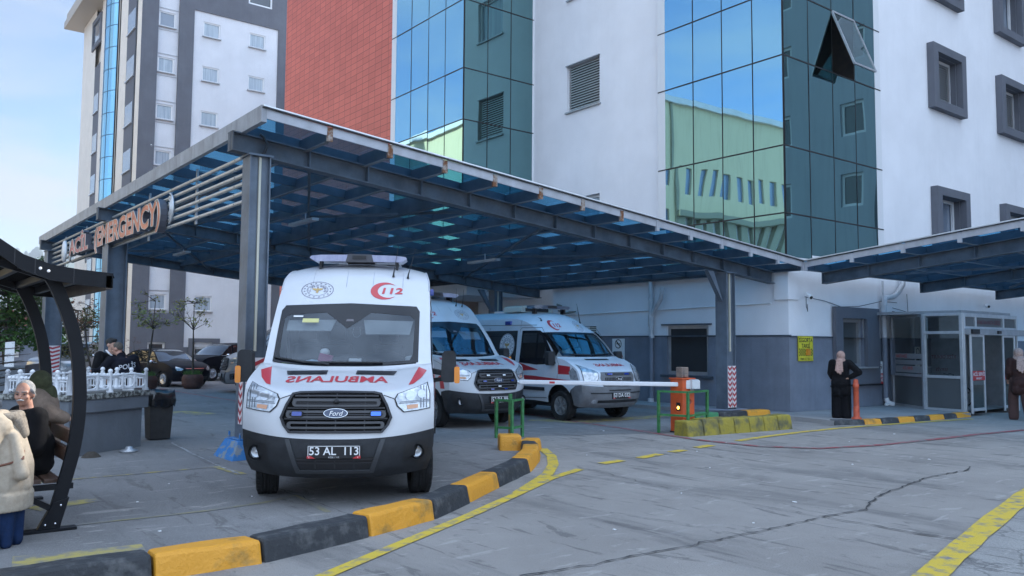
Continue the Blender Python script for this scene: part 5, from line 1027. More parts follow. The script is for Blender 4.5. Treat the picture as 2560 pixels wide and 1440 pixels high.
# ---- the older ambulance on the right ----
def old_transit(root):
    W_ = [(.30,.90),(.5,.96),(.75,.985),(1.1,.985),(1.35,.975),(1.6,.945),(2.0,.905),(2.25,.875),(2.4,.83),(2.52,.74)]
    wd = lambda y, z: lerp1(W_, z)*(1-.10*max(0, 1-max(0,y)/.75)**2)
    ST = [(.12,.32,.42,.34),(.02,.42,.34,.44),(-.02,.58,.28,.60),(.0,.76,.27,.80),(.03,.80,.29,.84),(.06,.98,.33,1.02),(.09,1.10,.40,1.16),(.26,1.20,.54,1.26),(.60,1.34,.80,1.38),(.92,1.45,1.10,1.46),(1.28,1.76,1.40,1.76),(1.62,2.04,1.74,2.02),(1.80,2.20,1.98,2.14),(2.08,2.40,2.25,2.26),(2.45,2.52,2.6,2.34),(3.0,2.55,3.0,2.36),(5.3,2.55,5.3,2.36),(5.42,2.4,5.45,2.3),(5.48,1.2,5.48,1.2),(5.48,.45,5.48,.45)]
    sh = Shell(ST, wd, 3.0); e = sh.edge(); sub = sh.sub
    bl = sh.strip(4, 9); ro = sh.strip(11, 19); o = len(bl.v); bl.v += ro.v; bl.f += [tuple(i+o for i in f) for f in ro.f]; bl.m += ro.m; bl.s += ro.s
    fa = [(.98+.43*cos(a), .40+.43*sin(a)) for a in [pi*k/10 for k in range(9)]]; ra = [(4.3+.42*cos(a), .40+.42*sin(a)) for a in [pi*k/10 for k in range(11)]]
    for sg in (1,-1): sh.side(bl, e[4*sub:18*sub+1]+[(5.48,.42)]+ra+[(1.9,.42)]+fa+[(.60,.72),(.45,.82)], sg, 0, .14)
    bl.build('body', mat('old_van_white', (.66,.70,.75), .35, coat=.3, var=.05, scale=2, streak=.25, streakcol=(.50,.51,.52)), root, world=False, smooth=radians(38))
    bm_ = sh.strip(0, 4)
    for sg in (1,-1): sh.side(bm_, e[:4*sub+1]+[(.45,.82),(.60,.72),(.55,.45),(.56,.38)], sg, 0, .1)
    bp = bm_.build('bumper', M_plasg, root, world=False, smooth=radians(40))
    mb = MB(); sh.patch(mb, [(-.62,.50),(.62,.50),(.62,.44),(-.62,.44)], .004); sh.patch(mb, [(-.35,.73),(.35,.73),(.35,.70),(-.35,.70)], .004); mb.build('lower_intake', M_black, bp, world=False, recalc=False)
    mb = MB(); sh.patch(mb, [(-.78,.67),(.78,.67),(.78,.645),(-.78,.645)], .014, thick=.012); mb.build('bumper_crease', M_plas, bp, world=False)
    for sg in (1,-1):
        mb = MB(); sh.patch(mb, disc2d(sg*.70,.47,.05,16)[0], .012, .04); mb.build('fog_lamp', M_lens, bp, world=False, recalc=False)
    G = [(-.50,1.115),(.50,1.115),(.53,.99),(.47,.80),(-.47,.80),(-.53,.99)]
    mb = MB(); sh.patch(mb, G, .012, .06, thick=.012); gr = mb.build('grille', M_plasg, root, world=False)
    for z0, z1, w in ((1.045,1.095,.40),(.93,1.0,.42),(.83,.88,.40)):
        mb = MB(); sh.patch(mb, rrect(-w,w,z0,z1,.02), .016, .06); mb.build('grille_opening', M_black, gr, world=False, recalc=False)
        mb = MB()
        for k in range(18): x = -w+.04+(2*w-.08)*k/17; sh.patch(mb, [(x-.006,z0+.006),(x+.006,z0+.006),(x+.006,z1-.006),(x-.006,z1-.006)], .02, .06)
        mb.build('grille_slat', M_plasg, gr, world=False, recalc=False)
    for x in (-.28,.26): mb = MB(); sh.patch(mb, rrect(x-.07,x+.07,1.055,1.085,.01), .03, thick=.015); mb.build('flasher', M_bluel, gr, world=False)
    mb = MB(); sh.patch(mb, disc2d(0,.965,.12,28,ry=.05)[0], .034, .05, thick=.015); bd = mb.build('badge', M_chrome, gr, world=False)
    mb = MB(); sh.patch(mb, disc2d(0,.965,.11,28,ry=.042)[0], .037, .05); mb.build('badge_field', M_frit, bd, world=False, recalc=False)
    mb = MB(); sh.decal(mb, *(lambda q: ([(x, z+.963) for x, z in q[0]], q[1]))(text2d("Ford", .046, sx=1.05, shear=.28)), off=.041); mb.build('badge_script', M_wtext, bd, world=False, recalc=False)
    for sg in (1,-1):
        mb = MB(); q = [(sg*x, z) for x, z in ((.56,1.12),(.64,1.17),(.80,1.25),(.885,1.29),(.905,1.10),(.895,.92),(.62,.90),(.565,1.0))]; sh.patch(mb, q, .006, .05); hl = mb.build('headlamp', M_slat, root, world=False, recalc=False)
        mb = MB(); sh.patch(mb, [(sg*(.74+(abs(x)-.74)*.92), 1.08+(z-1.08)*.93) for x, z in q], .012, .04); mb.build('lens', M_lens, hl, world=False, recalc=False)
        mb = MB(); sh.side(mb, [(.36,.94),(.60,.96),(.66,1.12),(.54,1.22),(.42,1.13)], sg, .004, .08); mb.build('side_lens', M_lens, hl, world=False, recalc=False)
    wo = [(-.83,1.475),(-.80,1.97),(-.74,2.02),(0,2.035),(.74,2.02),(.80,1.97),(.83,1.475),(0,1.455)]; wi = [(-.76,1.53),(-.735,1.92),(-.69,1.965),(0,1.98),(.69,1.965),(.735,1.92),(.76,1.53),(0,1.51)]
    mb = MB(); sh.patch(mb, wo, .006, .06, holes=(wi,)); ws = mb.build('windscreen', M_frit, root, world=False, recalc=False)
    mb = MB(); sh.patch(mb, wi, .004, .06); mb.build('windscreen_glass', glass_mat('van_dark_glass', (.30,.38,.38), (.8,.95,.95), .09, .01), ws, world=False, recalc=False)
    mb = MB(); mb.box(-.86,2.4,.6,.86,2.43,2.3); mb.poly([(-.9,1,.7),(.9,1,.7),(.9,2.4,.7),(-.9,2.4,.7)]); mb.build('cabin', M_int, root, world=False)
    mb = MB(); mb.hexa([(-.85,1,.8),(.85,1,.8),(.85,1.6,.8),(-.85,1.6,.8)], [(-.85,1.1,1.44),(.85,1.1,1.44),(.85,1.6,1.46),(-.85,1.6,1.46)]); mb.build('dashboard', M_dash, root, world=False)
    for x in (-.5,.45): mb = MB(); mb.box(x-.22,2.0,.9,x+.22,2.16,1.65); mb.box(x-.13,2.02,1.67,x+.13,2.14,1.9); mb.build('seat', M_dash, root, world=False, bevel=.04)
    mb = MB(); mb.hexa([(-.78,1.15,1.46),(-.38,1.1,1.46),(-.36,1.3,1.46),(-.76,1.34,1.46)], [(-.70,1.2,1.58),(-.52,1.16,1.64),(-.45,1.28,1.56),(-.68,1.3,1.62)]); mb.build('papers', M_wtext, root, world=False); box_obj('white_device', M_wtext, root, (.52,1.18,1.50), (.3,.12,.09), .02)
    mb = MB()
    for a, b in (((-.6,1.50),(.0,1.475)), ((.05,1.48),(.66,1.50))): mb.tube([sh.F(a[0]+(b[0]-a[0])*k/4, a[1]+(b[1]-a[1])*k/4, .02) for k in range(5)], .011, 5)
    mb.build('wiper', M_black, ws, world=False)
    for sg in (1,-1):
        W1 = [(1.10,1.30),(1.20,1.46),(1.62,2.0),(1.75,2.07),(2.42,2.07),(2.45,1.30),(1.80,1.26)]
        mb = MB(); sh.side(mb, W1, sg, .004, .1); sw = mb.build('door_window', M_frit, root, world=False, recalc=False)
        mb = MB(); sh.side(mb, [(1.86,1.42),(2.36,1.42),(2.36,2.0),(1.86,2.0)], sg, .007, .1); sh.side(mb, [(1.36,1.42),(1.79,1.42),(1.79,1.98),(1.66,1.94)], sg, .007, .1); mb.build('door_glass', M_wglass_dark, sw, world=False, recalc=False)
        mb = MB(); sh.side(mb, [(2.60,1.34),(5.1,1.34),(5.1,2.07),(2.60,2.07)], sg, .004, .12); sw = mb.build('side_window', M_wglass_dark, root, world=False, recalc=False)
        dk, gd, wh = MB(), MB(), MB(); sd = lambda m, v, f: m.add([V((sg*(wd(y,z)+.011), y, z)) for y, z in v], f)
        wh.add([V((sg*(wd(y,z)+.008), y, z)) for y, z in disc2d(2.98,1.70,.30,36,ry=.30)[0]], [tuple(range(36))]); wh.build('emblem_disc', M_wtext, sw, world=False, recalc=False); emblem(sd, (dk, gd), 2.98, 1.70, .29); dk.build('ministry_emblem', mat('emblem_navy', (.03,.05,.16), .5), sw, world=False, recalc=False); gd.build('emblem_staff', M_gold, sw, world=False, recalc=False)
        mb = MB()
        for a, b, z0, z1, z2, z3 in ((.62,1.02,1.06,1.06,1.24,1.27),(1.72,2.46,1.14,1.10,1.14,1.30),(2.54,5.3,1.10,1.10,1.30,1.33)): sh.side(mb, [(a,z0),(b,z1),(b,z3),(a,z2)], sg, .003, .2)
        sh.side(mb, [(.58,.93),(.66,.88),(5.3,.95),(5.3,1.02),(2,1.0)], sg, .003, .2); mb.build('red_stripe', M_stripe, root, world=False, recalc=False)
        mb = MB()
        for l in ([(2.50,.5),(2.50,2.1),(2.45,2.14),(1.70,2.14),(1.15,1.5),(1.02,1.30),(1.06,.9)], [(1.45,.5),(2.50,.46)], [(3.75,.5),(3.75,2.14)], [(1.9,2.2),(5.4,2.22)], [(2.50,2.14),(2.50,2.32)]): mb.tube([V((sg*(wd(y,z)+.0005), y, z)) for y, z in l], .006, 4)
        mb.build('shut_line', M_slat, root, world=False)
        for y in (2.40,2.62): mb = MB(); sh.side(mb, rrect(y-.07,y+.07,1.12,1.26,.03), sg, .012, .1, thick=.012); mb.build('door_handle', M_black, root, world=False)
        mb = MB(); sh.side(mb, [(1.5,.66),(5.4,.66),(5.4,.74),(1.5,.74)], sg, .018, .3, thick=.018); mb.build('rub_strip', M_plas, root, world=False)
        for y in (3.0,4.4): box_obj('side_beacon', M_bluel, root, (sg*.875, y, 2.26), (.07,.24,.10), .02)
        c = V((sg*1.10, 1.16, 1.42)); mb = MB(); mb.prism([c+V((x, -.05, z)) for x, z in rrect(-.1,.1,-.16,.16,.05)], (0,.12,0)); mr = mb.build('door_mirror', M_plas, root, world=False, bevel=.015)
        mb = MB(); mb.beam(c+V((-sg*.05,0,-.1)), V((sg*.93,1.25,1.30)), .1, .08); mb.build('mirror_arm', M_plas, mr, world=False)
    mb = MB(); vs, fs = text2d("AMBULANS", .06, bold=.03); k = .92/(max(v[0] for v in vs)-min(v[0] for v in vs)); sh.decal(mb, [(-x*k+.06, 1.27+z*.95) for x, z in vs], [tuple(reversed(f)) for f in fs], .005); mb.build('mirrored_lettering', M_stripe, root, world=False, recalc=False)
    mb = MB(); sh.patch(mb, [(-.38,1.375),(.38,1.375),(.40,1.405),(-.36,1.405)], .005, .06); mb.build('bonnet_vent', M_black, root, world=False, recalc=False)
    mb = MB(); sh.decal(mb, *crescent2d(-.42, 2.20, .125, 0, dx=.30)); sh.decal(mb, *(lambda q: ([(x-.33, z+2.20) for x, z in q[0]], q[1]))(text2d("112", .085, bold=.04, sx=1.2, shear=.12)), off=.006); mb.build('crescent_112', M_stripe, root, world=False, recalc=False)
    dk, gd = MB(), MB(); emblem(lambda m, v, f: sh.decal(m, v, f, .005, step=.09), (dk, gd), .36, 2.19, .13); dk.build('ministry_emblem', mat('emblem_ink', (.10,.08,.14), .5), root, world=False, recalc=False); gd.build('emblem_staff', M_gold, root, world=False, recalc=False)
    P = [(-.60,.0),(-.57,.04),(0,.055),(.57,.04),(.60,0),(.54,-.04),(-.54,-.04)]
    mb = MB(); mb.prism([V((x, 2.35, 2.66+z)) for x, z in P], (0,.3,0)); lb = mb.build('light_bar', mat('smoked_lens', (.10,.12,.16), .2, coat=.8), root, world=False, bevel=.012)
    mb = MB(); mb.box(-.15,2.345,2.64,.15,2.4,2.70); mb.box(-.5,2.42,2.5,-.44,2.55,2.64); mb.box(.44,2.42,2.5,.5,2.55,2.64); mb.build('bar_centre', M_black, lb, world=False)
    mb = MB(); mb.prism([V((x, 2.95, 2.55+z)) for x, z in ((-.52,0),(-.48,.14),(-.3,.17),(.3,.17),(.48,.14),(.52,0))], (0,.75,0)); ac = mb.build('roof_fan', mat('cream_plastic', (.55,.52,.44), .6), root, world=False, bevel=.03); mb = MB(); mb.box(-.38,2.94,2.57,.38,2.96,2.66); mb.build('fan_grille', M_black, ac, world=False)
    box_obj('roof_hatch', M_van, root, (0,4.2,2.57), (.5,.5,.08), .03)
    for x, z in ((-.62,2.30),(.62,2.27)): p = sh.F(x, z, 0); mb = MB(); mb.tube([p, p+V((.0,.02,.06)), p+V((-.03,.10,.5 if x > 0 else .09))], [.022,.012,.004], 6); mb.build('aerial', M_black, root, world=False)
    plate(root, sh, .60, "53 DA 032", None, red=True)
    mb = MB(); mb.box(-.82,.58,.30,.82,5.4,.55); mb.box(-.84,.56,.5,.84,1.45,1.0); mb.build('underbody', M_black, root, world=False)
    for y in (.98, 4.3):
        for sg in (1,-1): wheel(root, sg*.85, y, .345, .225)
a3 = thing('ambulance', 'older white ambulance with a grey front bumper and red side stripes, plate 53 DA 032', 'ambulance', (13.55, 13.35, 0), radians(.4), 'ambulances under the canopy')
old_transit(a3)
# ---- cars in the background ----
def car(root, ST, W_, paint, L_, wb, fo, win, wscr, p=2.8, r=.32, chrome=True, belt=.95, taper=.12):
    wd = lambda y, z: lerp1(W_, z)*(1-taper*max(0, 1-max(0,y)/.9)**2)*(1-.10*max(0, 1-max(0,L_-y)/.9)**2)
    sh = Shell(ST, wd, p); e = sh.edge(); a, b = wscr
    bl = sh.strip(0, a); ro = sh.strip(b, len(ST)-1); o = len(bl.v); bl.v += ro.v; bl.f += [tuple(i+o for i in f) for f in ro.f]; bl.m += ro.m; bl.s += ro.s
    ar = lambda yc: [(yc+(r+.05)*cos(t), .28+(r+.05)*sin(t)) for t in [pi*k/9 for k in range(10)]]
    for sg in (1,-1): sh.side(bl, e[:-1]+[(L_-.02,.30)]+ar(fo+wb)+ar(fo)+[(.22,.30)], sg, 0, .13)
    bl.build('body', paint, root, world=False, smooth=radians(38))
    ws = sh.strip(a, b); ws.build('windscreen', M_wglass_dark, root, world=False, smooth=radians(60))
    for sg in (1,-1):
        for q in win: mb = MB(); sh.side(mb, q, sg, .004, .1); mb.build('side_window', M_wglass_dark, root, world=False, recalc=False)
        if chrome:
            mb = MB(); y0, y1 = win[0][0][0], win[-1][1][0]; mb.tube([V((sg*(wd(y,belt-.01)+.006), y, belt-.015)) for y in [y0+(y1-y0)*k/8 for k in range(9)]], .012, 5); mb.build('chrome_strip', M_chrome, root, world=False)
        c = V((sg*(wd(1.2,.95)+.10), win[0][0][0]+.25, belt+.02)); mb = MB(); mb.ball(c, (.10,.07,.065)); mb.beam(c, c-V((sg*.12,0,.05)), .06, .04); mb.build('door_mirror', M_chrome, root, world=False)
        mb = MB(); [mb.tube([V((sg*(wd(y,z)+.0005), y, z)) for z in (.4,.6,.8,.93)], .005, 4) for y in (fo+.75, fo+1.75)]; mb.build('shut_line', M_black, root, world=False)
        mb = MB(); q = [(sg*x, z) for x, z in ((.48,.70),(.60,.76),(.70,.80),(.74,.72),(.70,.64),(.55,.64))]; sh.patch(mb, q, .008, .05); mb.build('headlamp', M_lens, root, world=False, recalc=False)
        for y in (fo, fo+wb): wheel(root, sg*(wd(fo,.4)-.11), y, r, .21, 'alloy')
    mb = MB(); sh.patch(mb, [(-.42,.72),(.42,.72),(.36,.60),(-.36,.60)], .008, .06); g_ = mb.build('grille', M_black, root, world=False, recalc=False); mb = MB(); sh.patch(mb, [(-.40,.725),(.40,.725),(.38,.705),(-.38,.705)], .014, .06); mb.build('grille_bar', M_chrome, g_, world=False, recalc=False)
    mb = MB(); sh.patch(mb, [(-.6,.42),(.6,.42),(.55,.30),(-.55,.30)], .006, .06); mb.build('lower_intake', M_plas, root, world=False, recalc=False)
    mb = MB(); mb.box(-.7,.35,.22,.7,L_-.3,.42); mb.build('underbody', M_black, root, world=False)
WC_ = [(.2,.80),(.35,.86),(.6,.89),(.85,.88),(.95,.84),(1.2,.72),(1.40,.60),(1.47,.52)]
STC = [(.06,.24,.30,.26),(.0,.42,.26,.46),(.0,.60,.28,.66),(.06,.74,.36,.78),(.25,.84,.55,.86),(.70,.95,.85,.94),(1.05,1.0,1.2,.985),(1.55,1.25,1.62,1.24),(2.0,1.44,2.02,1.41),(2.7,1.48,2.7,1.44),(3.4,1.40,3.4,1.36),(3.95,1.08,3.95,1.06),(4.30,1.02,4.28,1.0),(4.42,.8,4.38,.8),(4.42,.4,4.36,.4),(4.36,.26,4.3,.26)]
ca = thing('parked_car', 'dark navy saloon with silver spoked wheels and chrome trim parked under the canopy edge', 'car', (10.2, 33.0, 0), radians(17))
car(ca, STC, WC_, M_body_black, 4.42, 2.6, .86, [[(1.28,.97),(1.9,.97),(2.0,1.36),(1.85,1.34)], [(1.96,.97),(2.85,.97),(2.85,1.40),(2.08,1.39)], [(2.92,.97),(3.75,1.0),(3.4,1.30),(2.92,1.40)]], (6, 8))
WS_ = [(.25,.84),(.5,.93),(.8,.95),(1.05,.94),(1.15,.90),(1.5,.80),(1.65,.72),(1.74,.6)]
STS = [(.06,.28,.32,.30),(.0,.5,.26,.54),(.02,.72,.28,.78),(.08,.92,.36,.95),(.30,1.02,.55,1.04),(.8,1.12,.95,1.11),(1.15,1.17,1.3,1.15),(1.6,1.45,1.7,1.43),(2.0,1.66,2.05,1.62),(2.8,1.73,2.8,1.67),(3.8,1.68,3.8,1.62),(4.4,1.45,4.35,1.4),(4.6,1.0,4.55,1.0),(4.62,.5,4.55,.5),(4.55,.3,4.5,.3)]
su = thing('parked_car', 'black people carrier with a silver roof line parked behind the navy saloon', 'car', (11.3, 38.4, 0), radians(-68))
car(su, STS, WS_, M_body_black, 4.62, 2.75, .9, [[(1.35,1.16),(1.95,1.16),(2.05,1.56),(1.85,1.54)], [(2.02,1.16),(3.0,1.16),(3.0,1.62),(2.12,1.60)], [(3.07,1.16),(4.2,1.2),(3.95,1.52),(3.07,1.61)]], (6, 8), r=.35, belt=1.15)
M_silver = mat('silver_paint', (.42,.43,.45), .3, .6, coat=.5)
hb = thing('parked_car', 'small silver van half hidden between the canopy columns and the shrubs', 'car', (5.6, 36.5, 0), radians(-35))
car(hb, STS, WS_, M_silver, 4.62, 2.75, .9, [[(1.35,1.16),(1.95,1.16),(2.05,1.56),(1.85,1.54)], [(2.02,1.16),(3.0,1.16),(3.0,1.62),(2.12,1.60)], [(3.07,1.16),(4.2,1.2),(3.95,1.52),(3.07,1.61)]], (6, 8), r=.33, belt=1.15, chrome=False)
# ---------------- kerbs ----------------
M_kb = mat('kerb_black', (.030,.032,.036), .75, col2=(.11,.11,.11), scale=6, detail=9, lo=.5, hi=.72, bump=.5, bscale=30)
M_ky = mat('kerb_yellow', (.68,.30,.022), .6, col2=(.30,.17,.04), scale=3.2, detail=9, lo=.54, hi=.70, bump=.5, bscale=30)
M_kyo = mat('kerb_mustard', (.30,.24,.03), .75, col2=(.10,.095,.05), scale=4, detail=9, lo=.45, hi=.66, bump=.6, bscale=25)
M_kg = mat('kerb_green', (.05,.22,.09), .7, col2=(.10,.12,.10), scale=5, detail=8, lo=.5, hi=.62, bump=.4)
def kerb_run(root, pts, w, h, mats, cuts=None, side=1, batter=.04, bev=.03, gap=.008):
    """row of kerb stones along pts (front foot line), each block its own part"""
    P = [V((x, y, 0)) for x, y in pts]
    for i, (a, b) in enumerate(zip(P, P[1:])):
        def nrm(k):
            d = (P[min(k+1, len(P)-1)]-P[max(k-1, 0)]).normalized(); return V((-d.y, d.x, 0))*side
        na, nb = nrm(i), nrm(i+1); d = (b-a).normalized()*gap; m = 4; rnd = random.Random(i*7+len(pts)); hh = h*rnd.uniform(.96, 1.04); mb = MB(); vs = []
        for k in range(m+1):
            t = k/m; p = (a+d).lerp(b-d, t); n = na.lerp(nb, t).normalized(); j = lambda s=.008: rnd.uniform(-s, s)
            vs += [p+V((0,0,.0))+n*j(), p+n*(batter*.5)+V((0,0,hh*.6+j())), p+n*(batter+j(.006))+V((0,0,hh+j(.006))), p+n*(w+j())+V((0,0,hh*.98+j(.006))), p+n*(w+.01)]
        fs = [(5*k+q, 5*k+q+1, 5*k+q+6, 5*k+q+5) for k in range(m) for q in range(4)]+[(4,3,2,1,0), tuple(5*m+q for q in range(5))]
        mb.add(vs, fs); mb.build('kerb_block', mats[i % len(mats)], root, bevel=bev)
kb = thing('kerb', 'curved black and yellow painted kerb in front of the nearest ambulance', 'kerb', (3.6, 6.8, 0), kind='structure'); 
K1 = [(-1.4,6.9),(-.35,6.6),(.7,6.42),(1.73,6.40),(2.55,6.40),(3.65,6.70),(4.52,6.98),(5.3,7.50),(6.15,8.09),(7.21,8.80),(7.94,9.48)]
kerb_run(kb, K1, .27, .19, [M_ky,M_kb,M_ky,M_kb,M_ky,M_kb,M_ky,M_kb,M_ky,M_kb,M_ky][1:]+[M_ky], side=1)
kerb_run(kb, [(7.96,9.50),(8.40,10.02),(8.62,10.35)], .27, .19, [M_ky, M_kb], side=1)
kerb_run(kb, [(8.64,10.36),(8.98,10.66)], .30, .18, [M_ky], side=1)
kerb_run(kb, [(8.20,10.82),(8.52,10.62)], .42, .24, [M_ky], side=1)
k2 = thing('kerb', 'row of mustard yellow kerb stones beside the orange barrier cabinet', 'kerb', (14, 10.3, 0), kind='structure')
kerb_run(k2, [(12.40,10.42)]+[(12.40+.435*k, 10.42-.036*k) for k in range(1,8)], .40, .30, [M_kyo], side=1, batter=.06)
k3 = thing('kerb', 'green, black and yellow kerb round the foot of the second column', 'kerb', (15.5, 12.0, 0), kind='structure')
kerb_run(k3, [(14.62,12.05),(15.30,11.93),(16.25,11.86),(17.0,11.76)], .35, .24, [M_kg, M_kb, M_ky], side=1)
k4 = thing('kerb', 'low black and orange kerb along the footway at the glazed lobby', 'kerb', (19.5, 9.6, 0), kind='structure')
kerb_run(k4, [(16.95,10.12),(17.65,9.80),(18.16,9.68),(18.79,9.60),(19.41,9.54),(20.05,9.49),(20.69,9.45),(21.3,9.43),(21.98,9.40)], .20, .115, [M_kb, M_ky, M_kb, M_ky, M_kb, M_ky, M_kb, M_ky], side=1, bev=.012)
# ---------------- barrier gate and its guards ----------------
bg_ = thing('barrier_gate', 'orange barrier cabinet with a long white arm lowered across the lane', 'barrier', (12.98, 11.05, 0))
M_or = mat('barrier_orange', (.62,.095,.02), .45, var=.12, scale=6, coat=.2); M_grn = mat('guard_green', (.04,.19,.06), .5, var=.3, scale=14)
mb = MB(); mb.box(12.80,10.90,.02,13.16,11.22,1.06); bc = mb.build('cabinet', M_or, bg_, bevel=.012)
mb = MB(); mb.box(12.78,10.88,1.06,13.18,11.24,1.085); mb.build('lid', M_or, bc, bevel=.006)
mb = MB(); mb.box(12.88,10.98,1.09,13.08,11.14,1.30); mb.box(12.92,10.955,1.10,13.04,10.98,1.16,0); mb.build('lamp_head', mat('lamp_housing', (.13,.11,.10), .6, col2=(.30,.22,.17), scale=9), bg_, bevel=.02)
mb = MB(); mb.box(12.795,10.96,.44,12.80,11.06,.60); pl_ = mb.build('signal_panel', M_black, bc); mb = MB(); mb.ball((12.793,11.01,.50),(.006,.03,.03)); mb.build('signal_lamp', mat('signal_amber', (.9,.5,.05), .3, emis=((1,.45,.05), 3)), pl_)
mb = MB(); mb.lathe([(0,0),(.05,0),(.055,.008)], (12.99,10.893,.62), 18, 0, Matrix.Rotation(radians(90),4,'X')); mb.build('lock', mat('dull_red', (.25,.05,.03), .5), bc)
mb = MB(); mb.box(13.02,10.885,.84,13.12,10.898,.92); mb.build('sticker', M_alu, bc); mb = MB(); mb.box(12.79,10.89,0,13.17,11.23,.03); mb.build('foot_plate', M_black, bc)
arm = MB(); a, b = V((13.12,10.80,.955)), V((10.32,12.98,.985)); arm.beam(a, b, .055, .085); am = arm.build('arm', mat('arm_white', (.74,.74,.76), .35, coat=.3), bg_, bevel=.015)
mb = MB(); mb.beam(V((13.16,10.77,.955)), V((12.90,10.97,.955)), .10, .17); mb.box(12.98,10.82,.87,13.2,10.90,1.06); mb.build('clamp', M_alu, bg_, bevel=.008)
mb = MB(); p = a.lerp(b, .83); q = a.lerp(b, .80); n = V((-(b-a).y, (b-a).x, 0)).normalized()*-.030; n = n if n.dot(V((0,0,0))-p) > 0 else -n; mb.poly([p+n+V((0,0,-.02)), q+n+V((0,0,-.02)), q+n+V((.0,0,.022)), p+n+V((0,0,.022))]); mb.build('arm_sticker', M_red, am, recalc=False)
mb = MB(); mb.cyl(b, b+(b-a).normalized()*.03, .042, n=10); mb.build('arm_cap', M_alu, am)
def guard(label, legs, h, mid, corner):
    t = thing('guard_rail', label, 'guard rail', (legs[1][0], legs[1][1], 0), group='green guard rails at the barrier')
    for x, y in legs: mb = MB(); mb.box(x-.025,y-.025,0,x+.025,y+.025,h); mb.build('leg', M_grn, t, bevel=.004)
    for z in (h-.02, mid):
        for (x0,y0),(x1,y1) in zip(legs, legs[1:]): mb = MB(); mb.beam((x0,y0,z),(x1,y1,z),.04,.04); mb.build('rail', M_grn, t)
    return t
guard('small green tube guard standing behind the yellow kerb end', [(9.28,12.34),(9.42,12.05),(9.80,12.22)], .72, .20, 0)
guard('green tube guard wrapped round the orange barrier cabinet', [(12.52,11.28),(12.72,10.70),(13.50,10.86)], .84, .36, 0)
t = thing('rest_post', 'rusty steel post with a green fork under the tip of the barrier arm', 'post', (9.62,12.36,0)); mb = MB(); mb.cyl((9.62,12.36,0),(9.62,12.36,.42),.035); mb.build('shaft', mat('rusty_post', (.16,.09,.03), .8, col2=(.30,.24,.05), scale=14), t); mb = MB(); mb.beam((9.62,12.36,.42),(9.62,12.36,.80),.06,.04); mb.build('fork', M_grn, t)
# bollard beside the woman in black
t = thing('bollard', 'orange plastic bollard on the footway edge beside the woman in black', 'bollard', (17.78, 10.08, .1)); M_bol = mat('bollard_orange', (.50,.085,.035), .55, var=.25, scale=9)
mb = MB(); mb.lathe([(.11,0),(.11,.03),(.075,.05)]+[(r_, .06+.03*k) for k in range(7) for r_ in (.070,.064)]+[(.062,.30),(.060,.70),(.068,.71),(.068,.78),(.060,.79),(.056,.82),(.055,.87),(.03,.90),(0,.905)], (17.78,10.08,.1), 20); mb.build('shaft', M_bol, t)
# ---------------- glazed lobby ----------------
lob = thing('glazed_lobby', 'aluminium and glass lobby with an open sliding door under the right canopy', 'lobby', (22.2, 10.6, 0))
M_panel = mat('grey_panel', (.085,.095,.10), .35, spec=.5, coat=.2, var=.06, scale=2); M_frost = mat('frosted_strip', (.26,.265,.275), .4); M_lglass = glass_mat('lobby_glass', (.50,.55,.55), (.8,.9,.9), .10, .02)
zt = 2.62
def lpanel(p, q, first=False, bars=(.93,), zg0=1.0):
    p, q = V(p), V(q); d = (q-p).normalized(); n = V((d.y, -d.x, 0)); n = n if n.x < 0 else -n; L_ = (q-p).length; fr = frame(p+n*.01, d, (0,0,1))
    mb = MB(); mb.poly([fr(.05,.15),fr(L_-.05,.15),fr(L_-.05,.95),fr(.05,.95)]); mb.build('lower_panel', M_panel, lob, recalc=False)
    mb = MB(); mb.poly([fr(.05,1.0),fr(L_-.05,1.0),fr(L_-.05,zt-.06),fr(.05,zt-.06)]); gl = mb.build('glass_pane', M_lglass, lob, recalc=False)
    mb = MB()
    for x in (0., L_): mb.beam(fr(x,.1), fr(x,zt), .09, .09, up=d)
    for z in (.12,.97,zt-.03)+(() if first else (2.12,)): mb.beam(fr(.04,z), fr(L_-.04,z), .07, .075)
    mb.build('frame', M_alu if not first else M_alud, lob, bevel=.006)
    return frame(p+n*.016, d, (0,0,1)), L_, gl
fr, L_, gl = lpanel((23.25,12.02,0),(22.27,10.68,0), True)
mb = MB()
for z0, z1 in ((1.42,1.56),(1.26,1.38),(1.04,1.22)): mb.poly([fr(.08,z0),fr(L_-.08,z0),fr(L_-.08,z1),fr(.08,z1)])
mb.build('frosted_strip', M_frost, gl, recalc=False)
mb = MB(); fr2 = frame(fr(0,0)+(fr(0,0)-V((23.25,12.02,0))).normalized()*.004, (fr(1,0)-fr(0,0)), (0,0,1)); write(mb, fr2, "HASTANESİ", .50, 1.49, .085, bold=.012, shear=.15, sx=.95); write(mb, fr2, "ACİL SERVİS", .82, 1.16, .075, bold=.012, shear=.15, sx=.9); mb.build('glass_lettering', M_red, gl, recalc=False)
fr, L_, gl = lpanel((22.25,10.64,0),(22.10,9.62,0))
mb = MB(); f3 = frame(fr(0,0)+V((.03,0,0)), (fr(0,0)-fr(1,0)), (0,0,1)); write(mb, f3, "RİZE DEVLET", -.5, 1.49, .085, bold=.012, shear=-.15, sx=.95); write(mb, f3, "SERVİS", -.45, 1.16, .075, bold=.012, shear=-.15); mb.build('glass_lettering', mat('faded_red', (.28,.05,.06), .5), gl, recalc=False)
FX0, FX1, FY = 22.10, 25.3, 9.58
mb = MB(); 
for x in (FX0, 22.75, 24.45, FX1): mb.box(x-.04, FY-.04, 2.22 if x in (22.75,24.45) else .0, x+.04, FY+.04, zt)
mb.box(FX0, FY-.035, zt-.1, FX1, FY+.035, zt); mb.box(FX0, FY-.03, 2.2, FX1, FY+.03, 2.28); mb.build('frame', M_alu, lob, bevel=.005)
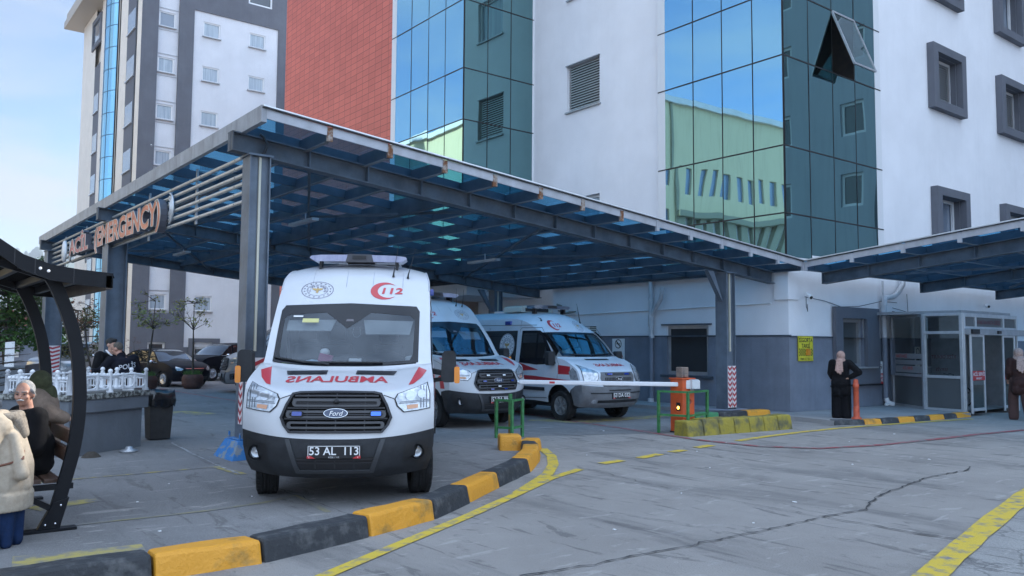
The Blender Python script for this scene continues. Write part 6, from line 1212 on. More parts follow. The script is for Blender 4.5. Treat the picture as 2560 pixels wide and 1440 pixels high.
mb = MB(); mb.poly([(FX0,FY,2.28),(FX1,FY,2.28),(FX1,FY,zt-.1),(FX0,FY,zt-.1)]); tr = mb.build('transom_panel', M_panel, lob, recalc=False)
mb = MB(); write(mb, frame((23.6, FY-.006, 2.40), (1,0,0), (0,0,1)), "AYAKTAN HASTA GİRİŞİ", 0, 0, .10, bold=.015, sx=.85); mb.build('transom_lettering', mat('maroon', (.16,.03,.045), .5), tr, recalc=False)
mb = MB(); mb.box(FX0-.05, FY-.20, 2.06, FX1+.35, FY-.04, 2.22); tk = mb.build('door_track', M_alud, lob, bevel=.01); mb = MB(); mb.box(FX0-.06,FY-.26,2.08,FX0+.35,FY-.20,2.20); mb.box(23.6,FY-.24,2.10,23.8,FY-.20,2.18); mb.build('door_sensor', M_black, tk, bevel=.01)
def leaf(x0, x1, y, txt):
    mb = MB(); rect_frame(mb, 1, y-.02, x0, x1, .06, 2.08, .07, .02); mb.box(x0+.07,y-.04,.06,x1-.07,y,.20); lf = mb.build('door_leaf', M_alu, lob, bevel=.005)
    mb = MB(); mb.poly([(x0+.07,y-.02,.2),(x1-.07,y-.02,.2),(x1-.07,y-.02,2.0),(x0+.07,y-.02,2.0)]); mb.build('leaf_glass', glass_mat('leaf_glass', (.30,.36,.35), (.8,.9,.9), .12, .02), lf, recalc=False)
    mb = MB(); mb.poly([(x0+.05,y-.045,.90),(x1-.05,y-.045,.90),(x1-.05,y-.045,1.14),(x0+.05,y-.045,1.14)]); mb.build('red_band', M_red, lf, recalc=False)
    mb = MB(); f = frame(((x0+x1)/2, y-.048, 0), (1,0,0), (0,0,1)); write(mb, f, "ACİL SERVİS", 0, 1.06, .085, bold=.02, sx=.95*(x1-x0-.12)/.66); write(mb, f, "EMERGENCY", 0, .95, .045, bold=.02, sx=.9); mb.build('band_lettering', M_wtext, lf, recalc=False)
leaf(22.12, 22.92, FY-.12, 1); leaf(24.05, 24.85, FY-.12, 1)
mb = MB(); mb.poly([(22.2,9.6,.105),(25.3,9.6,.105),(25.3,12,.105),(23.3,12,.105)]); mb.build('lobby_floor', M_walk, lob, recalc=False)
mb = MB(); mb.box(22.3,9.7,zt+.0,25.3,12.05,zt+.08); mb.poly([(25.3,9.6,0),(25.3,12,0),(25.3,12,zt),(25.3,9.6,zt)]); mb.build('lobby_roof', M_alud, lob)
mb = MB(); mb.box(23.0,11.92,.95,28.4,11.98,2.0); mb.box(23.0,11.90,1.94,28.4,11.93,2.0); mb.build('inner_wall', M_slate, lob); mb = MB(); mb.box(24.2,11.86,1.1,24.5,11.88,1.75); ns = mb.build('inner_notice', M_wtext, lob)
mb = MB(); f = frame((24.35,11.855,1.45),(1,0,0),(0,0,1)); flat(mb, f, *disc2d(0,.16,.10,20,.075)); mb.poly([f(-.10,-.16),f(.10,-.16),f(.10,-.06),f(-.10,-.06)]); mb.build('notice_mark', M_black, ns, recalc=False)
t = thing('wheelchair', 'dark folded wheelchair standing inside the open sliding door', 'wheelchair', (23.2,10.3,.1)); 
for dx in (0,.34):
    mb = MB(); mb.lathe([(.27,-.015),(.30,-.015),(.30,.015),(.27,.015),(.27,-.015)], (23.2+dx,10.3,.41), 24, 0, Matrix.Rotation(radians(90),4,'Y')); mb.build('wheel', M_tyre, t)
mb = MB(); mb.box(23.22,10.1,.5,23.52,10.5,.54); mb.build('seat', M_black, t); mb = MB(); mb.box(23.22,10.48,.54,23.52,10.52,.95); mb.build('backrest', M_black, t)
for dx in (.02,.32): mb = MB(); mb.tube([(23.2+dx,10.5,.5),(23.2+dx,10.5,1.0),(23.2+dx,10.62,1.02)],.014,6); mb.build('handle', M_slat, t)
# ---------------- signs on the walls ----------------
def signboard(name, label, o, ux, w, h, m, cat='sign'):
    t = thing(name, label, cat, o); ux = V(ux); n = ux.cross(V((0,0,1))); fr = frame(V(o)+n*.0, ux, (0,0,1)); mb = MB(); mb.prism([fr(-w/2,-h/2), fr(w/2,-h/2), fr(w/2,h/2), fr(-w/2,h/2)], n*.015); mb.build('board', m, t); return t, frame(V(o)+n*.018, ux, (0,0,1)), frame(V(o)+n*.020, ux, (0,0,1))
M_ysign = mat('sign_yellow', (.66,.60,.035), .4)
t, f, f2 = signboard('taxi_sign', 'yellow SİGORTA TAKSİ sign with a chequered band on the slate wall corner', (18.89, 12.055, 1.68), (1,0,0), .66, .64, M_ysign)
mb = MB(); write(mb, f, "SİGORTA", 0, .215, .105, bold=.02, sx=.92); write(mb, f, "TAKSİ", 0, .07, .105, bold=.02, sx=.92); write(mb, f, "0464 217 00 11", 0, -.26, .06, bold=.015, sx=.95)
for i in range(16):
    for j in range(5):
        if (i+j) % 2 == 0: x, y = -.30+i*.0375, -.19+j*.038; mb.poly([f(x,y),f(x+.0375,y),f(x+.0375,y+.038),f(x,y+.038)])
for q in ((-.32,-.315,.32,-.308),(-.32,.308,.32,.315),(-.32,-.315,-.313,.315),(.313,-.315,.32,.315)): mb.poly([f(q[0],q[1]),f(q[2],q[1]),f(q[2],q[3]),f(q[0],q[3])])
mb.build('sign_print', M_black, t, recalc=False)
mb = MB(); mb.prism([f(-.02,-.17),f(.13,-.17),f(.15,-.03),f(.02,0.)], V((0,-.05,0))); mb.build('call_box', mat('call_box_orange', (.62,.24,.02), .5), t, bevel=.01)
def nosmoke(label, o, ux, w, h, lines, band):
    t, f, f2 = signboard('no_smoking_sign', label, o, ux, w, h, M_wtext); r = w*.27; cy = h*.27
    mb = MB(); flat(mb, f, *disc2d(0,cy,r,26,r*.82)); c = .7071*r*.9; d = r*.10; mb.poly([f(-c-d,cy+c-d),f(-c+d,cy+c+d),f(c+d,cy-c+d),f(c-d,cy-c-d)]); mb.poly([f(-r*.6,cy-.012),f(r*.6,cy-.012),f(r*.6,cy+.012),f(-r*.6,cy+.012)]); mb.build('no_smoking_ring', M_black, t, recalc=False)
    mr, mk = MB(), MB(); y = -.02*h
    if band: mr.poly([f(-w/2,-h/2),f(w/2,-h/2),f(w/2,-.02*h),f(-w/2,-.02*h)])
    for i, (s, sz) in enumerate(lines):
        y -= sz*1.35; write(mk if (band or i == 0) else mr, f2, s, 0, y+sz*.4, sz, bold=.03, sx=min(1, .8*w/(sz*len(s)*.85)))
    if mr.v: mr.build('red_print', M_red, t, recalc=False)
    if mk.v: mk.build('sign_print', M_wtext if band else M_black, t, recalc=False)
nosmoke('white BURADA SİGARA İÇİLMEZ no smoking board behind the older ambulance', (18.215, 18.02, 1.585), (0,-1,0), .52, .70, [("BURADA",.06),("SİGARA",.09),("İÇİLMEZ",.09)], False)
nosmoke('narrow white and red no smoking board beside the slate window surround', (22.56, 12.05, 1.01), (1,0,0), .27, .64, [("SİGARA",.08),("İÇİLMEZ",.08)], True)
# ---------------- cameras and cables ----------------
def cctv(label, o, d, group='wall cameras'):
    t = thing('security_camera', label, 'camera', o, group=group); o = V(o); d = V(d).normalized(); mb = MB(); mb.cyl(o, o+V((0,0,-.0))+d*.10, .018); mb.build('bracket', M_pvc, t); mb = MB(); mb.cyl(o+d*.08, o+d*.26, .05, .055, 14); mb.build('camera_body', M_pvc, t); mb = MB(); mb.cyl(o+d*.258, o+d*.266, .04, n=14); mb.build('camera_lens', M_black, t)
cctv('white camera under the beam end at the hospital corner pier', (18.75, 11.9, 3.08), (-.4,-.7,-.45))
cctv('white camera with a dark lens under the beam right of the lobby', (29.3, 12.0, 3.14), (-.6,-.7,-.2))
cctv('white camera on the tower front beside its tall window column', (18.2, 72.9, 18.35), (.1,-.8,-.5))
cctv('white bell-shaped camera on the porch wall beside the entrance sign', (18.7, 28.4, 3.6), (-.2,-.3,-.9))
cb = MB()
for pts in ([(18.9,12.05,3.0),(19.8,12.06,2.93),(20.6,12.06,2.80),(21.5,12.06,2.84),(22.6,12.0,3.02),(23.6,12.06,3.02)], [(23.3,12.05,2.76),(24.2,12.0,2.68),(25.3,12.06,2.64),(26.5,12.06,2.66)], [(23.3,12.04,2.86),(23.9,12.0,2.78),(24.6,12.0,2.70)], [(24.2,12.06,3.3),(24.22,12.05,2.72)], [(18.8,11.95,3.0),(18.72,11.9,2.75),(18.78,11.9,2.62),(18.8,11.92,2.8)]): cb.tube(pts, .009, 5)
tag(cb.build('cable', M_slat), 'thin dark cables looped along the wall above the lobby', 'cable')
t = thing('cable_bundle', 'grey cables hanging over the wall end beside the entrance lettering', 'cables', (18.2,21.1,3.0)); mb = MB()
for k in range(7): mb.tube([(18.22-.01*k,20.9-.05*k,3.1-.01*k),(18.15-.015*k,20.75-.04*k,2.86),(18.15,20.3+.03*k,2.76),(18.2,19.95+.05*k,2.82)], .022, 6)
mb.build('cable', mat('old_cable', (.22,.20,.17), .8), t)
# ---------------- planter plinth with its white balustrade ----------------
A_, B_, C_, D_ = V((3.74,14.74,0)), V((3.05,15.69,0)), V((1.75,14.75,0)), V((2.44,13.80,0))
M_plin = mat('plinth_render', (.155,.17,.19), .8, var=.12, scale=2, streak=.35, streakcol=(.10,.105,.11), bump=.3); M_slab = mat('mossy_slab', (.35,.35,.32), .9, col2=(.055,.055,.05), scale=16, lo=.42, hi=.55, bump=.6)
M_walk2 = mat('plinth_top', (.11,.11,.105), .9, var=.3, scale=4)
pn = thing('planter_plinth', 'grey rendered plinth with a mossy slab top behind the bench shelter', 'plinth', (2.75, 14.75, 0)); cen = (A_+B_+C_+D_)/4
def quadprism(name, k, z0, z1, m, bev=.01):
    q = [cen+(p-cen)*k for p in (A_,B_,C_,D_)]; mb = MB(); mb.hexa([p+V((0,0,z0)) for p in q], [p+V((0,0,z1)) for p in q]); return mb.build(name, m, pn, bevel=bev)
quadprism('base', .96, 0, .64, M_plin); quadprism('band', 1.06, .64, .84, M_plin); quadprism('slab', 1.10, .84, .93, M_slab, .015); quadprism('top', .98, .93, .935, M_walk2, 0)
M_bal = mat('balustrade_white', (.74,.75,.77), .5, var=.05, scale=8); bal = thing('balustrade', 'white moulded balustrade with ball finials round the grey plinth top', 'balustrade', (2.75,14.75,.95))
def post_mesh(p, z, h): mb = MB(); mb.lathe([(.055,0),(.05,.03),(.035,.05),(.032,h*.80),(.036,h*.82),(.02,h*.86),(.034,h*.91),(.038,h*.96),(.026,h*1.03),(0,h*1.06)], p+V((0,0,z)), 14); mb.build('post', M_bal, bal)
def run(p, q, posts, kind):
    d = (q-p).normalized(); L_ = (q-p).length; z = .93
    for k in range(posts+1): post_mesh(p.lerp(q, k/posts), z, .35)
    n = posts; 
    for k in range(n):
        a, b = p.lerp(q, k/n), p.lerp(q, (k+1)/n); l = (b-a).length; mb = MB(); f = lambda x, y, o=0.: a+d*x+V((0,0,z+y*.82))
        if kind == 'arch':
            m = max(2, round(l/.27)); w = l/m
            mb.tube([f(l*t/8, .30+.035*sin(pi*t/8)) for t in range(9)], .022, 6); mb.tube([f(0,.06), f(l,.06)], .016, 6)
            for j in range(m):
                x0 = w*j; mb.tube([f(x0+w*.5-w*.42*cos(t), .19+.095*sin(t)) for t in [pi*i/8 for i in range(9)]], .014, 5); mb.tube([f(x0+w*.5-w*.42*cos(t), .10-.06*sin(t)+.03) for t in [pi*i/8 for i in range(9)]], .014, 5)
                for s in (.02, .98): mb.lathe([(.022,.04),(.028,.07),(.018,.12),(.03,.17),(.018,.2),(.026,.26),(.02,.30)], f(x0+w*s,0), 8)
        else:
            mb.tube([f(0,.06), f(l,.06)], .014, 5); mb.tube([f(0,.24), f(l,.24)], .014, 5); m = max(3, round(l/.055))
            for j in range(1, m): x = l*j/m; mb.cyl(f(x,.03), f(x,.27), .011, n=6)
            m2 = max(2, round(l/.08))
            for j in range(m2): x = l*(j+.5)/m2; mb.ball(f(x,.29), (.034,.034,.03), 8, 5)
        mb.build('panel', M_bal, bal)
run(A_, B_, 4, 'picket'); run(C_, B_, 2, 'arch'); run(C_, D_, 5, 'picket'); run(D_, A_, 2, 'arch')
tag(MB().box(3.35,14.5,.937,3.50,14.6,.955).build('paper_scrap', M_wtext), 'white folded paper lying on the mossy slab edge', 'paper')
t = thing('waste_bin', 'dark square waste bin with a black bag behind the plinth', 'bin', (4.25,15.6,0)); mb = MB(); mb.hexa([(4.02,15.42,.02),(4.36,15.42,.02),(4.36,15.76,.02),(4.02,15.76,.02)], [(3.98,15.38,.85),(4.40,15.38,.85),(4.40,15.80,.85),(3.98,15.80,.85)]); mb.build('bin_body', mat('bin_brown', (.032,.030,.030), .6, var=.3, scale=5), t, bevel=.008)
mb = MB(); rnd = random.Random(3); n = 28; q = []
for z, r in ((.60,.232),(.70,.238),(.82,.236),(.88,.215),(.86,.17),(.7,.15)):
    for k in range(n):
        a = 2*pi*k/n; c, s = cos(a), sin(a); m = 1/max(abs(c), abs(s)); q.append((4.19+c*m*(r+rnd.uniform(-.008,.012)), 15.59+s*m*(r+rnd.uniform(-.008,.012)), z+rnd.uniform(-.025,.02)*(z < .65 or z > .8)))
mb.add(q, [(i*n+k, i*n+(k+1) % n, (i+1)*n+(k+1) % n, (i+1)*n+k) for i in range(5) for k in range(n)], 0, True); mb.build('bin_bag', mat('bin_bag', (.008,.008,.009), .18, coat=.4), t)
# ---------------- bench shelter (arched black frame) ----------------
gz = thing('bench_shelter', 'black arched bench shelter with a curved shingle roof at the left edge', 'shelter', (1.4, 8.6, 0)); M_bs = mat('black_steel', (.006,.007,.010), .5, .1, spec=.25, var=.15, scale=5); M_sh = mat('shingle', (.009,.009,.011), .95, spec=.1, var=.35, scale=14, bump=.8, bscale=60); M_wood = mat('dark_wood', (.060,.032,.022), .55, col2=(.10,.055,.036), scale=3, stretch=(9,.6,9), bump=.3, bscale=30)
PR = [(1.30,.1365*0+2.36),(1.42,2.12),(1.53,1.80),(1.59,1.45),(1.605,1.10),(1.575,.75),(1.49,.36),(1.42,.08)]
def arch(y, nm='arch_leg'):
    mb = MB(); w = .055; vs = []
    pts = []
    for i in range(len(PR)-1):
        for k in range(4):
            a = PR[max(i-1,0)]; b = PR[i]; c = PR[i+1]; e = PR[min(i+2,len(PR)-1)]; t = k/4
            pts.append(tuple(.5*((2*b[j])+(-a[j]+c[j])*t+(2*a[j]-5*b[j]+4*c[j]-e[j])*t*t+(-a[j]+3*b[j]-3*c[j]+e[j])*t**3) for j in range(2)))
    pts.append(PR[-1]); pts = [(x, z) for x, z in pts]
    for i, (x, z) in enumerate(pts):
        a, b = pts[max(i-1,0)], pts[min(i+1,len(pts)-1)]; d = V((b[0]-a[0], 0, b[1]-a[1])).normalized(); n = V((-d.z, 0, d.x))
        p = V((x, y, z)); vs += [p-n*w+V((0,-.03,0)), p+n*w+V((0,-.03,0)), p+n*w+V((0,.03,0)), p-n*w+V((0,.03,0))]
    m = len(pts); mb.add(vs, [(4*i+k, 4*i+(k+1) % 4, 4*i+4+(k+1) % 4, 4*i+4+k) for i in range(m-1) for k in range(4)]+[(0,1,2,3), (4*m-1,4*m-2,4*m-3,4*m-4)]); l = mb.build(nm, M_bs, gz)
    mb = MB(); mb.box(.75,y-.06,0,1.62,y+.06,.03); mb.hexa([(1.30,y-.04,.03),(1.48,y-.04,.03),(1.48,y+.04,.03),(1.30,y+.04,.03)], [(1.42,y-.04,.26),(1.55,y-.04,.30),(1.55,y+.04,.30),(1.42,y+.04,.26)]); mb.build('foot', M_bs, l, bevel=.004)
    mb = MB()
    for x, z in ((1.36,.07),(1.44,.075),(1.48,.235)): mb.ball((x,y-.045,z),(.012,.008,.012),8,5)
    mb.build('bolt', M_chrome, l)
    mb = MB(); mb.beam((1.42,y,.20),(1.02,y,.44),.05,.05); mb.beam((1.04,y,.40),(1.58,y,.40),.05,.05); mb.build('seat_bracket', M_bs, l)
    mb = MB(); mb.beam((1.33,y,2.30),(.85,y,2.44),.05,.06); mb.build('roof_strut', M_bs, l)
arch(8.60); arch(10.42)
RF = [(-1.4,3.0),(-.6,3.02),(.1,2.92),(.55,2.78),(.88,2.60),(1.07,2.47),(1.29,2.395),(1.52,2.365),(1.80,2.345)]
n = len(RF); mb = MB(); y0, y1 = 8.35, 10.80
vs = [(x,y,z) for x, z in RF for y in (y0,y1)]+[(x+.01,y,z-.03) for x, z in RF for y in (y0,y1)]
mb.add(vs, [(2*i,2*i+1,2*i+3,2*i+2) for i in range(n-1)]+[(2*n+2*i,2*n+2*i+2,2*n+2*i+3,2*n+2*i+1) for i in range(n-1)]+[(2*n-2,2*n-1,4*n-1,4*n-2)], 0, True); mb.build('roof', M_sh, gz)
for yy, nm in ((y0,'roof_rim'),(y1-.03,'roof_rim')):
    mb = MB(); vs = [(x, y, z+dz) for x, z in RF for dz in (.015,-.125) for y in (yy,yy+.035)]; mb.add(vs, [(4*i+a,4*i+b,4*i+4+b,4*i+4+a) for i in range(n-1) for a, b in ((0,1),(1,3),(3,2),(2,0))]+[(0,1,3,2),(4*n-4,4*n-2,4*n-1,4*n-3)]); rr = mb.build(nm, M_bs, gz)
    if yy == y0:
        mb = MB(); [mb.ball((x,y0-.004,z-.05),(.014,.008,.014),8,5) for x, z in ((1.20,2.42),(1.265,2.40))]; mb.build('bolt', M_wtext, rr)
        mb = MB(); [mb.box(x-.004,y0-.004,z-.12,x+.004,y0,z+.012) for x, z in ((1.0,2.52),(1.16,2.44),(1.47,2.37))]; mb.build('rim_joint', M_slat, rr)
for k in range(7):
    i = k+1; x, z = RF[i]; mb = MB(); mb.box(x-.02,y0+.04,z-.10,x+.03,y1-.03,z-.032); mb.build('batten', M_bs, gz)
mb = MB(); mb.box(1.74,y0,2.21,1.79,y1,2.335); mb.build('eaves_board', mat('eaves_wood', (.07,.055,.045), .7, var=.3, scale=5), gz)
for x in (1.10,1.26,1.42): mb = MB(); mb.box(x-.07,8.66,.425,x+.07,10.36,.465); mb.build('seat_slat', M_wood, gz, bevel=.006)
for x, z in ((1.53,.68),(1.555,.84)): mb = MB(); mb.box(x-.02,8.66,z-.065,x+.025,10.36,z+.065); mb.build('back_slat', M_wood, gz, bevel=.006)
# ---------------- small things ----------------
t = thing('planter_pot', 'round brown planter pot with grass and a thin tree in front of the navy saloon', 'planter', (9.75,31.9,0)); mb = MB(); mb.lathe([(.28,0),(.36,.03),(.46,.16),(.49,.30),(.47,.36),(.485,.40),(.47,.52),(.40,.62),(.36,.63),(.36,.56),(0,.55)], (9.75,31.9,0), 28); mb.build('pot', mat('brown_pot', (.085,.035,.025), .7, var=.3, scale=6), t)
t2 = dup(t, (7.95,31.3,0), label='brown planter pot half hidden behind the white balustrade post')
t.scale = t2.scale = (.80,.80,.86)
rnd = random.Random(5)
for (px, py) in ((9.75,31.9),(7.95,31.3)):
    mb = MB()
    for k in range(700):
        a, r = rnd.uniform(0,6.28), .29*sqrt(rnd.random()); x, y = px+r*cos(a), py+r*sin(a); h = rnd.uniform(.08,.26); d = rnd.uniform(0,6.28); w = .010; lx, ly = rnd.gauss(0,.07), rnd.gauss(0,.07)
        mb.add([(x-w*cos(d),y-w*sin(d),.47),(x+w*cos(d),y+w*sin(d),.47),(x+lx,y+ly,.47+h)], [(0,1,2)])
    tag(mb.build('pot_grass', mat('pot_grass', (.07,.16,.03), .8, var=.5, scale=8), recalc=False), kind='stuff', label='tuft of grass growing in a brown planter pot', cat='grass')
tag(MB().lathe([(0,0),(.13,0),(.14,.03),(.06,.06),(.05,.09),(0,.10)], (3.35,14.02,0), 16).build('floor_socket', M_alud), 'grey metal socket cap on the ground before the plinth corner', 'socket')
tag(MB().lathe([(0,.09),(.05,.085),(.10,.05),(.14,.0)], (2.75,13.72,0), 14).build('stone', mat('dirty_stone', (.06,.05,.04), .95, bump=1)), 'small dark stone lying at the foot of the grey plinth', 'stone')
rnd = random.Random(11)
LIT = [(2.4,9.6),(3.0,10.6),(3.5,9.2),(2.2,8.0),(4.5,12.9),(7.6,6.5),(9.5,7.6),(11.5,6.6),(8.2,5.4),(12.2,9.4),(10.8,8.9),(6.9,5.0),(14.2,8.2),(9.0,9.6),(2.9,7.3),(13.0,6.2),(7.9,12.5),(11.8,12.1),(16.2,8.4),(5.6,5.6)]
for i, (x, y) in enumerate(LIT):
    s = rnd.uniform(.010,.026); a = rnd.uniform(0,6.28); mb = MB(); q = [(x+s*cos(a+k*1.57)*rnd.uniform(.5,1.2), y+s*sin(a+k*1.57)*rnd.uniform(.5,1.2), .006) for k in range(4)]; mb.add(q+[(p[0],p[1],.013) for p in q], [(0,3,2,1),(4,5,6,7),(0,1,5,4),(1,2,6,5),(2,3,7,6),(3,0,4,7)])
    tag(mb.build('litter_scrap', M_wtext), 'tiny white paper scrap or chewing gum spot on the asphalt', 'litter', 'white scraps on the asphalt')
# ---------------- people ----------------
M_skin = mat('skin', (.50,.29,.21), .55, var=.10, scale=30); M_skin2 = mat('tanned_skin', (.46,.24,.17), .55, var=.12, scale=30)
def cap(mb, a, b, ra, rb=None, n=12, sq=None):
    """tapered limb with rounded ends; sq=(sx,sy) flattens it in x/y"""
    a, b = V(a), V(b); rb = ra if rb is None else rb; d = b-a
    if d.length < 1e-6: d = V((0,0,1e-4))
    dn = d.normalized(); u = V((0,1,0)) if abs(dn.y) < .9 else V((1,0,0)); x = dn.cross(u).normalized(); y = dn.cross(x); rings = []
    for k in range(4): t = -pi/2+pi/2*k/4; rings.append((a+dn*ra*sin(t), max(ra*cos(t), 1e-4)))
    rings += [(a, ra), (b, rb)]
    for k in range(1, 5): t = pi/2*k/4; rings.append((b+dn*rb*sin(t), max(rb*cos(t), 1e-4)))
    vs = []
    for c, r in rings:
        for k in range(n):
            o = x*(r*cos(2*pi*k/n))+y*(r*sin(2*pi*k/n))
            if sq: o = V((o.x*sq[0], o.y*sq[1], o.z))
            vs.append(c+o)
    m = len(rings); mb.add(vs, [(i*n+k, i*n+(k+1) % n, (i+1)*n+(k+1) % n, (i+1)*n+k) for i in range(m-1) for k in range(n)]+[tuple(range(n-1,-1,-1)), tuple((m-1)*n+k for k in range(n))], 0, True)
def eggs(mb, c, r, rot=None, n=16, m=10):
    t = MB(); t.ball((0,0,0), r, n, m); c = V(c); mb.add([c+((rot @ V(v)) if rot else V(v)) for v in t.v], t.f, 0, True)
def blob(mb, name, m, parent, vox=.012, smooth=4, fac=.5):
    """merges overlapping shapes into one continuous skin"""
    me = bpy.data.meshes.new('tmp'); me.from_pydata(mb.v, [], mb.f); bm = bmesh.new(); bm.from_mesh(me); bmesh.ops.recalc_face_normals(bm, faces=bm.faces); bm.to_mesh(me); bm.free()
    o = bpy.data.objects.new('tmp', me); COL.objects.link(o); r = o.modifiers.new('r', 'REMESH'); r.mode = 'VOXEL'; r.voxel_size = vox; s = o.modifiers.new('s', 'SMOOTH'); s.iterations = smooth; s.factor = fac
    dg = bpy.context.evaluated_depsgraph_get(); dg.update(); out = bpy.data.meshes.new_from_object(o.evaluated_get(dg)); bpy.data.objects.remove(o); bpy.data.meshes.remove(me)
    out.name = name; out.materials.clear(); out.materials.append(m); out.polygons.foreach_set('use_smooth', [True]*len(out.polygons)); out.polygons.foreach_set('material_index', [0]*len(out.polygons))
    ob = bpy.data.objects.new(name, out); COL.objects.link(ob); ob.parent = parent; return ob
def cloth(name, col, scale=9, var=.25, bump=.5, bs=14):
    return mat(name, col, .9, var=var, scale=scale, bump=bump, bscale=bs, spec=.2)
def hand(mb, wrist, d, side, up=(0,0,1), curl=.5, L_=.18):
    """palm, four unequal bent fingers and a thumb leaving the side of the palm; d: pointing direction"""
    w = V(wrist); d = V(d).normalized(); u = V(up); s = d.cross(u).normalized()*side; u = s.cross(d).normalized()*side; k = L_/.18
    p = w+d*.045*k
    for t in (-.028,-.010,.010,.028): cap(mb, w+d*.015*k+s*t*.7*k, w+d*.085*k+s*t*k, .0145*k, .013*k, 8)
    for t, l in ((-.030,.058),(-.010,.072),(.010,.078),(.030,.068)):
        a = w+d*.09*k+s*t*k; b = a+(d*(1-.35*curl)-u*.5*curl).normalized()*l*.5*k; c = b+(d*(1-.9*curl)-u*curl).normalized()*l*.5*k; cap(mb, a, b, .0092*k, .0085*k, 8); cap(mb, b, c, .0085*k, .0075*k, 8)
    a = w+d*.03*k+s*.035*k; b = a+(d*.7+s*.75-u*.2).normalized()*.04*k; c = b+(d*.9+s*.25-u*.3).normalized()*.032*k; cap(mb, a, b, .0125*k, .0105*k, 8); cap(mb, b, c, .0105*k, .0085*k, 8)
def head(mb, c, R, s=1.):
    """skull, jaw, nose, brow, ears, lips; R turns the head (face towards local -Y)"""
    c = V(c); P = lambda x, y, z: c+R @ (V((x, y, z))*s)
    eggs(mb, P(0,.012,.022), V((.076,.094,.098))*s, R); eggs(mb, P(0,-.022,-.040), V((.060,.068,.075))*s, R); eggs(mb, P(0,-.045,-.085), V((.036,.036,.028))*s, R)
    cap(mb, P(0,-.083,.012), P(0,-.106,-.026), .011*s, .016*s); eggs(mb, P(0,-.082,-.060), V((.026,.015,.014))*s, R)
    for x in (-1,1): eggs(mb, P(.078*x,.010,-.008), V((.012,.022,.034))*s, R); cap(mb, P(.018*x,-.080,.022), P(.050*x,-.070,.020), .011*s, .009*s); eggs(mb, P(.040*x,-.062,-.025), V((.024,.022,.022))*s, R)
def face_bits(parent, c, R, s=1., brow=(.03,.02,.015), mous=None):
    c = V(c); P = lambda x, y, z: c+R @ (V((x, y, z))*s); mb = MB()
    for x in (-1,1): mb.ball(P(.032*x,-.083,.004), V((.013,.008,.008))*s, 10, 6)
    mb.build('eyes', mat('eye', (.06,.045,.04), .3), parent, world=False)
    mb = MB()
    for x in (-1,1): cap(mb, P(.016*x,-.094,.026), P(.050*x,-.080,.028), .006*s, .004*s, 6)
    mb.build('eyebrows', mat('brow_%.2f' % brow[0], brow, .9), parent, world=False)
    if mous: mb = MB(); cap(mb, P(-.028,-.092,-.052), P(0,-.102,-.046), .006*s, .010*s, 8); cap(mb, P(.028,-.092,-.052), P(0,-.102,-.046), .006*s, .010*s, 8); blob(mb, 'moustache', mat('grey_hair', (.42,.41,.40), .9, var=.3, scale=60), parent, .004, 2)
def person(label, loc, face, group=None):
    return thing('person', label, 'person', loc, atan2(face[0], -face[1]), group)
EUL = lambda x, y, z: Matrix.Rotation(z,3,'Z') @ Matrix.Rotation(y,3,'Y') @ Matrix.Rotation(x,3,'X')
def limb(mb, pts, rs):
    for a, b, ra, rb in zip(pts, pts[1:], rs, rs[1:]): cap(mb, a, b, ra, rb)
def torso(mb, pel, wai, che, sh, rp=(.165,.12), rw=(.150,.115), rc=(.185,.125), rs=.075):
    pel, wai, che = V(pel), V(wai), V(che)
    eggs(mb, pel, (rp[0],rp[1],.14)); eggs(mb, wai, (rw[0],rw[1],.16)); eggs(mb, che, (rc[0],rc[1],.20))
    cap(mb, pel, wai, rw[1]*.95, rw[1]*.95, sq=(1.3,1)); cap(mb, wai, che, rw[1]*.95, rc[1]*.95, sq=(1.35,1))
    for s_ in sh: cap(mb, che+V((0,0,.09)), s_, .085, rs)
def shoes(parent, feet, m):
    for a, t in feet: mb = MB(); a, t = V(a), V(t); cap(mb, a+V((0,0,-.045)), t, .042, .038); cap(mb, a+V((0,0,-.045)), a+(a-t)*.25+V((0,0,-.05)), .042, .038); blob(mb, 'shoe', m, parent, .010, 3)
M_wshoe = mat('white_shoe', (.62,.61,.60), .6); M_dshoe = mat('dark_shoe', (.03,.022,.02), .5)
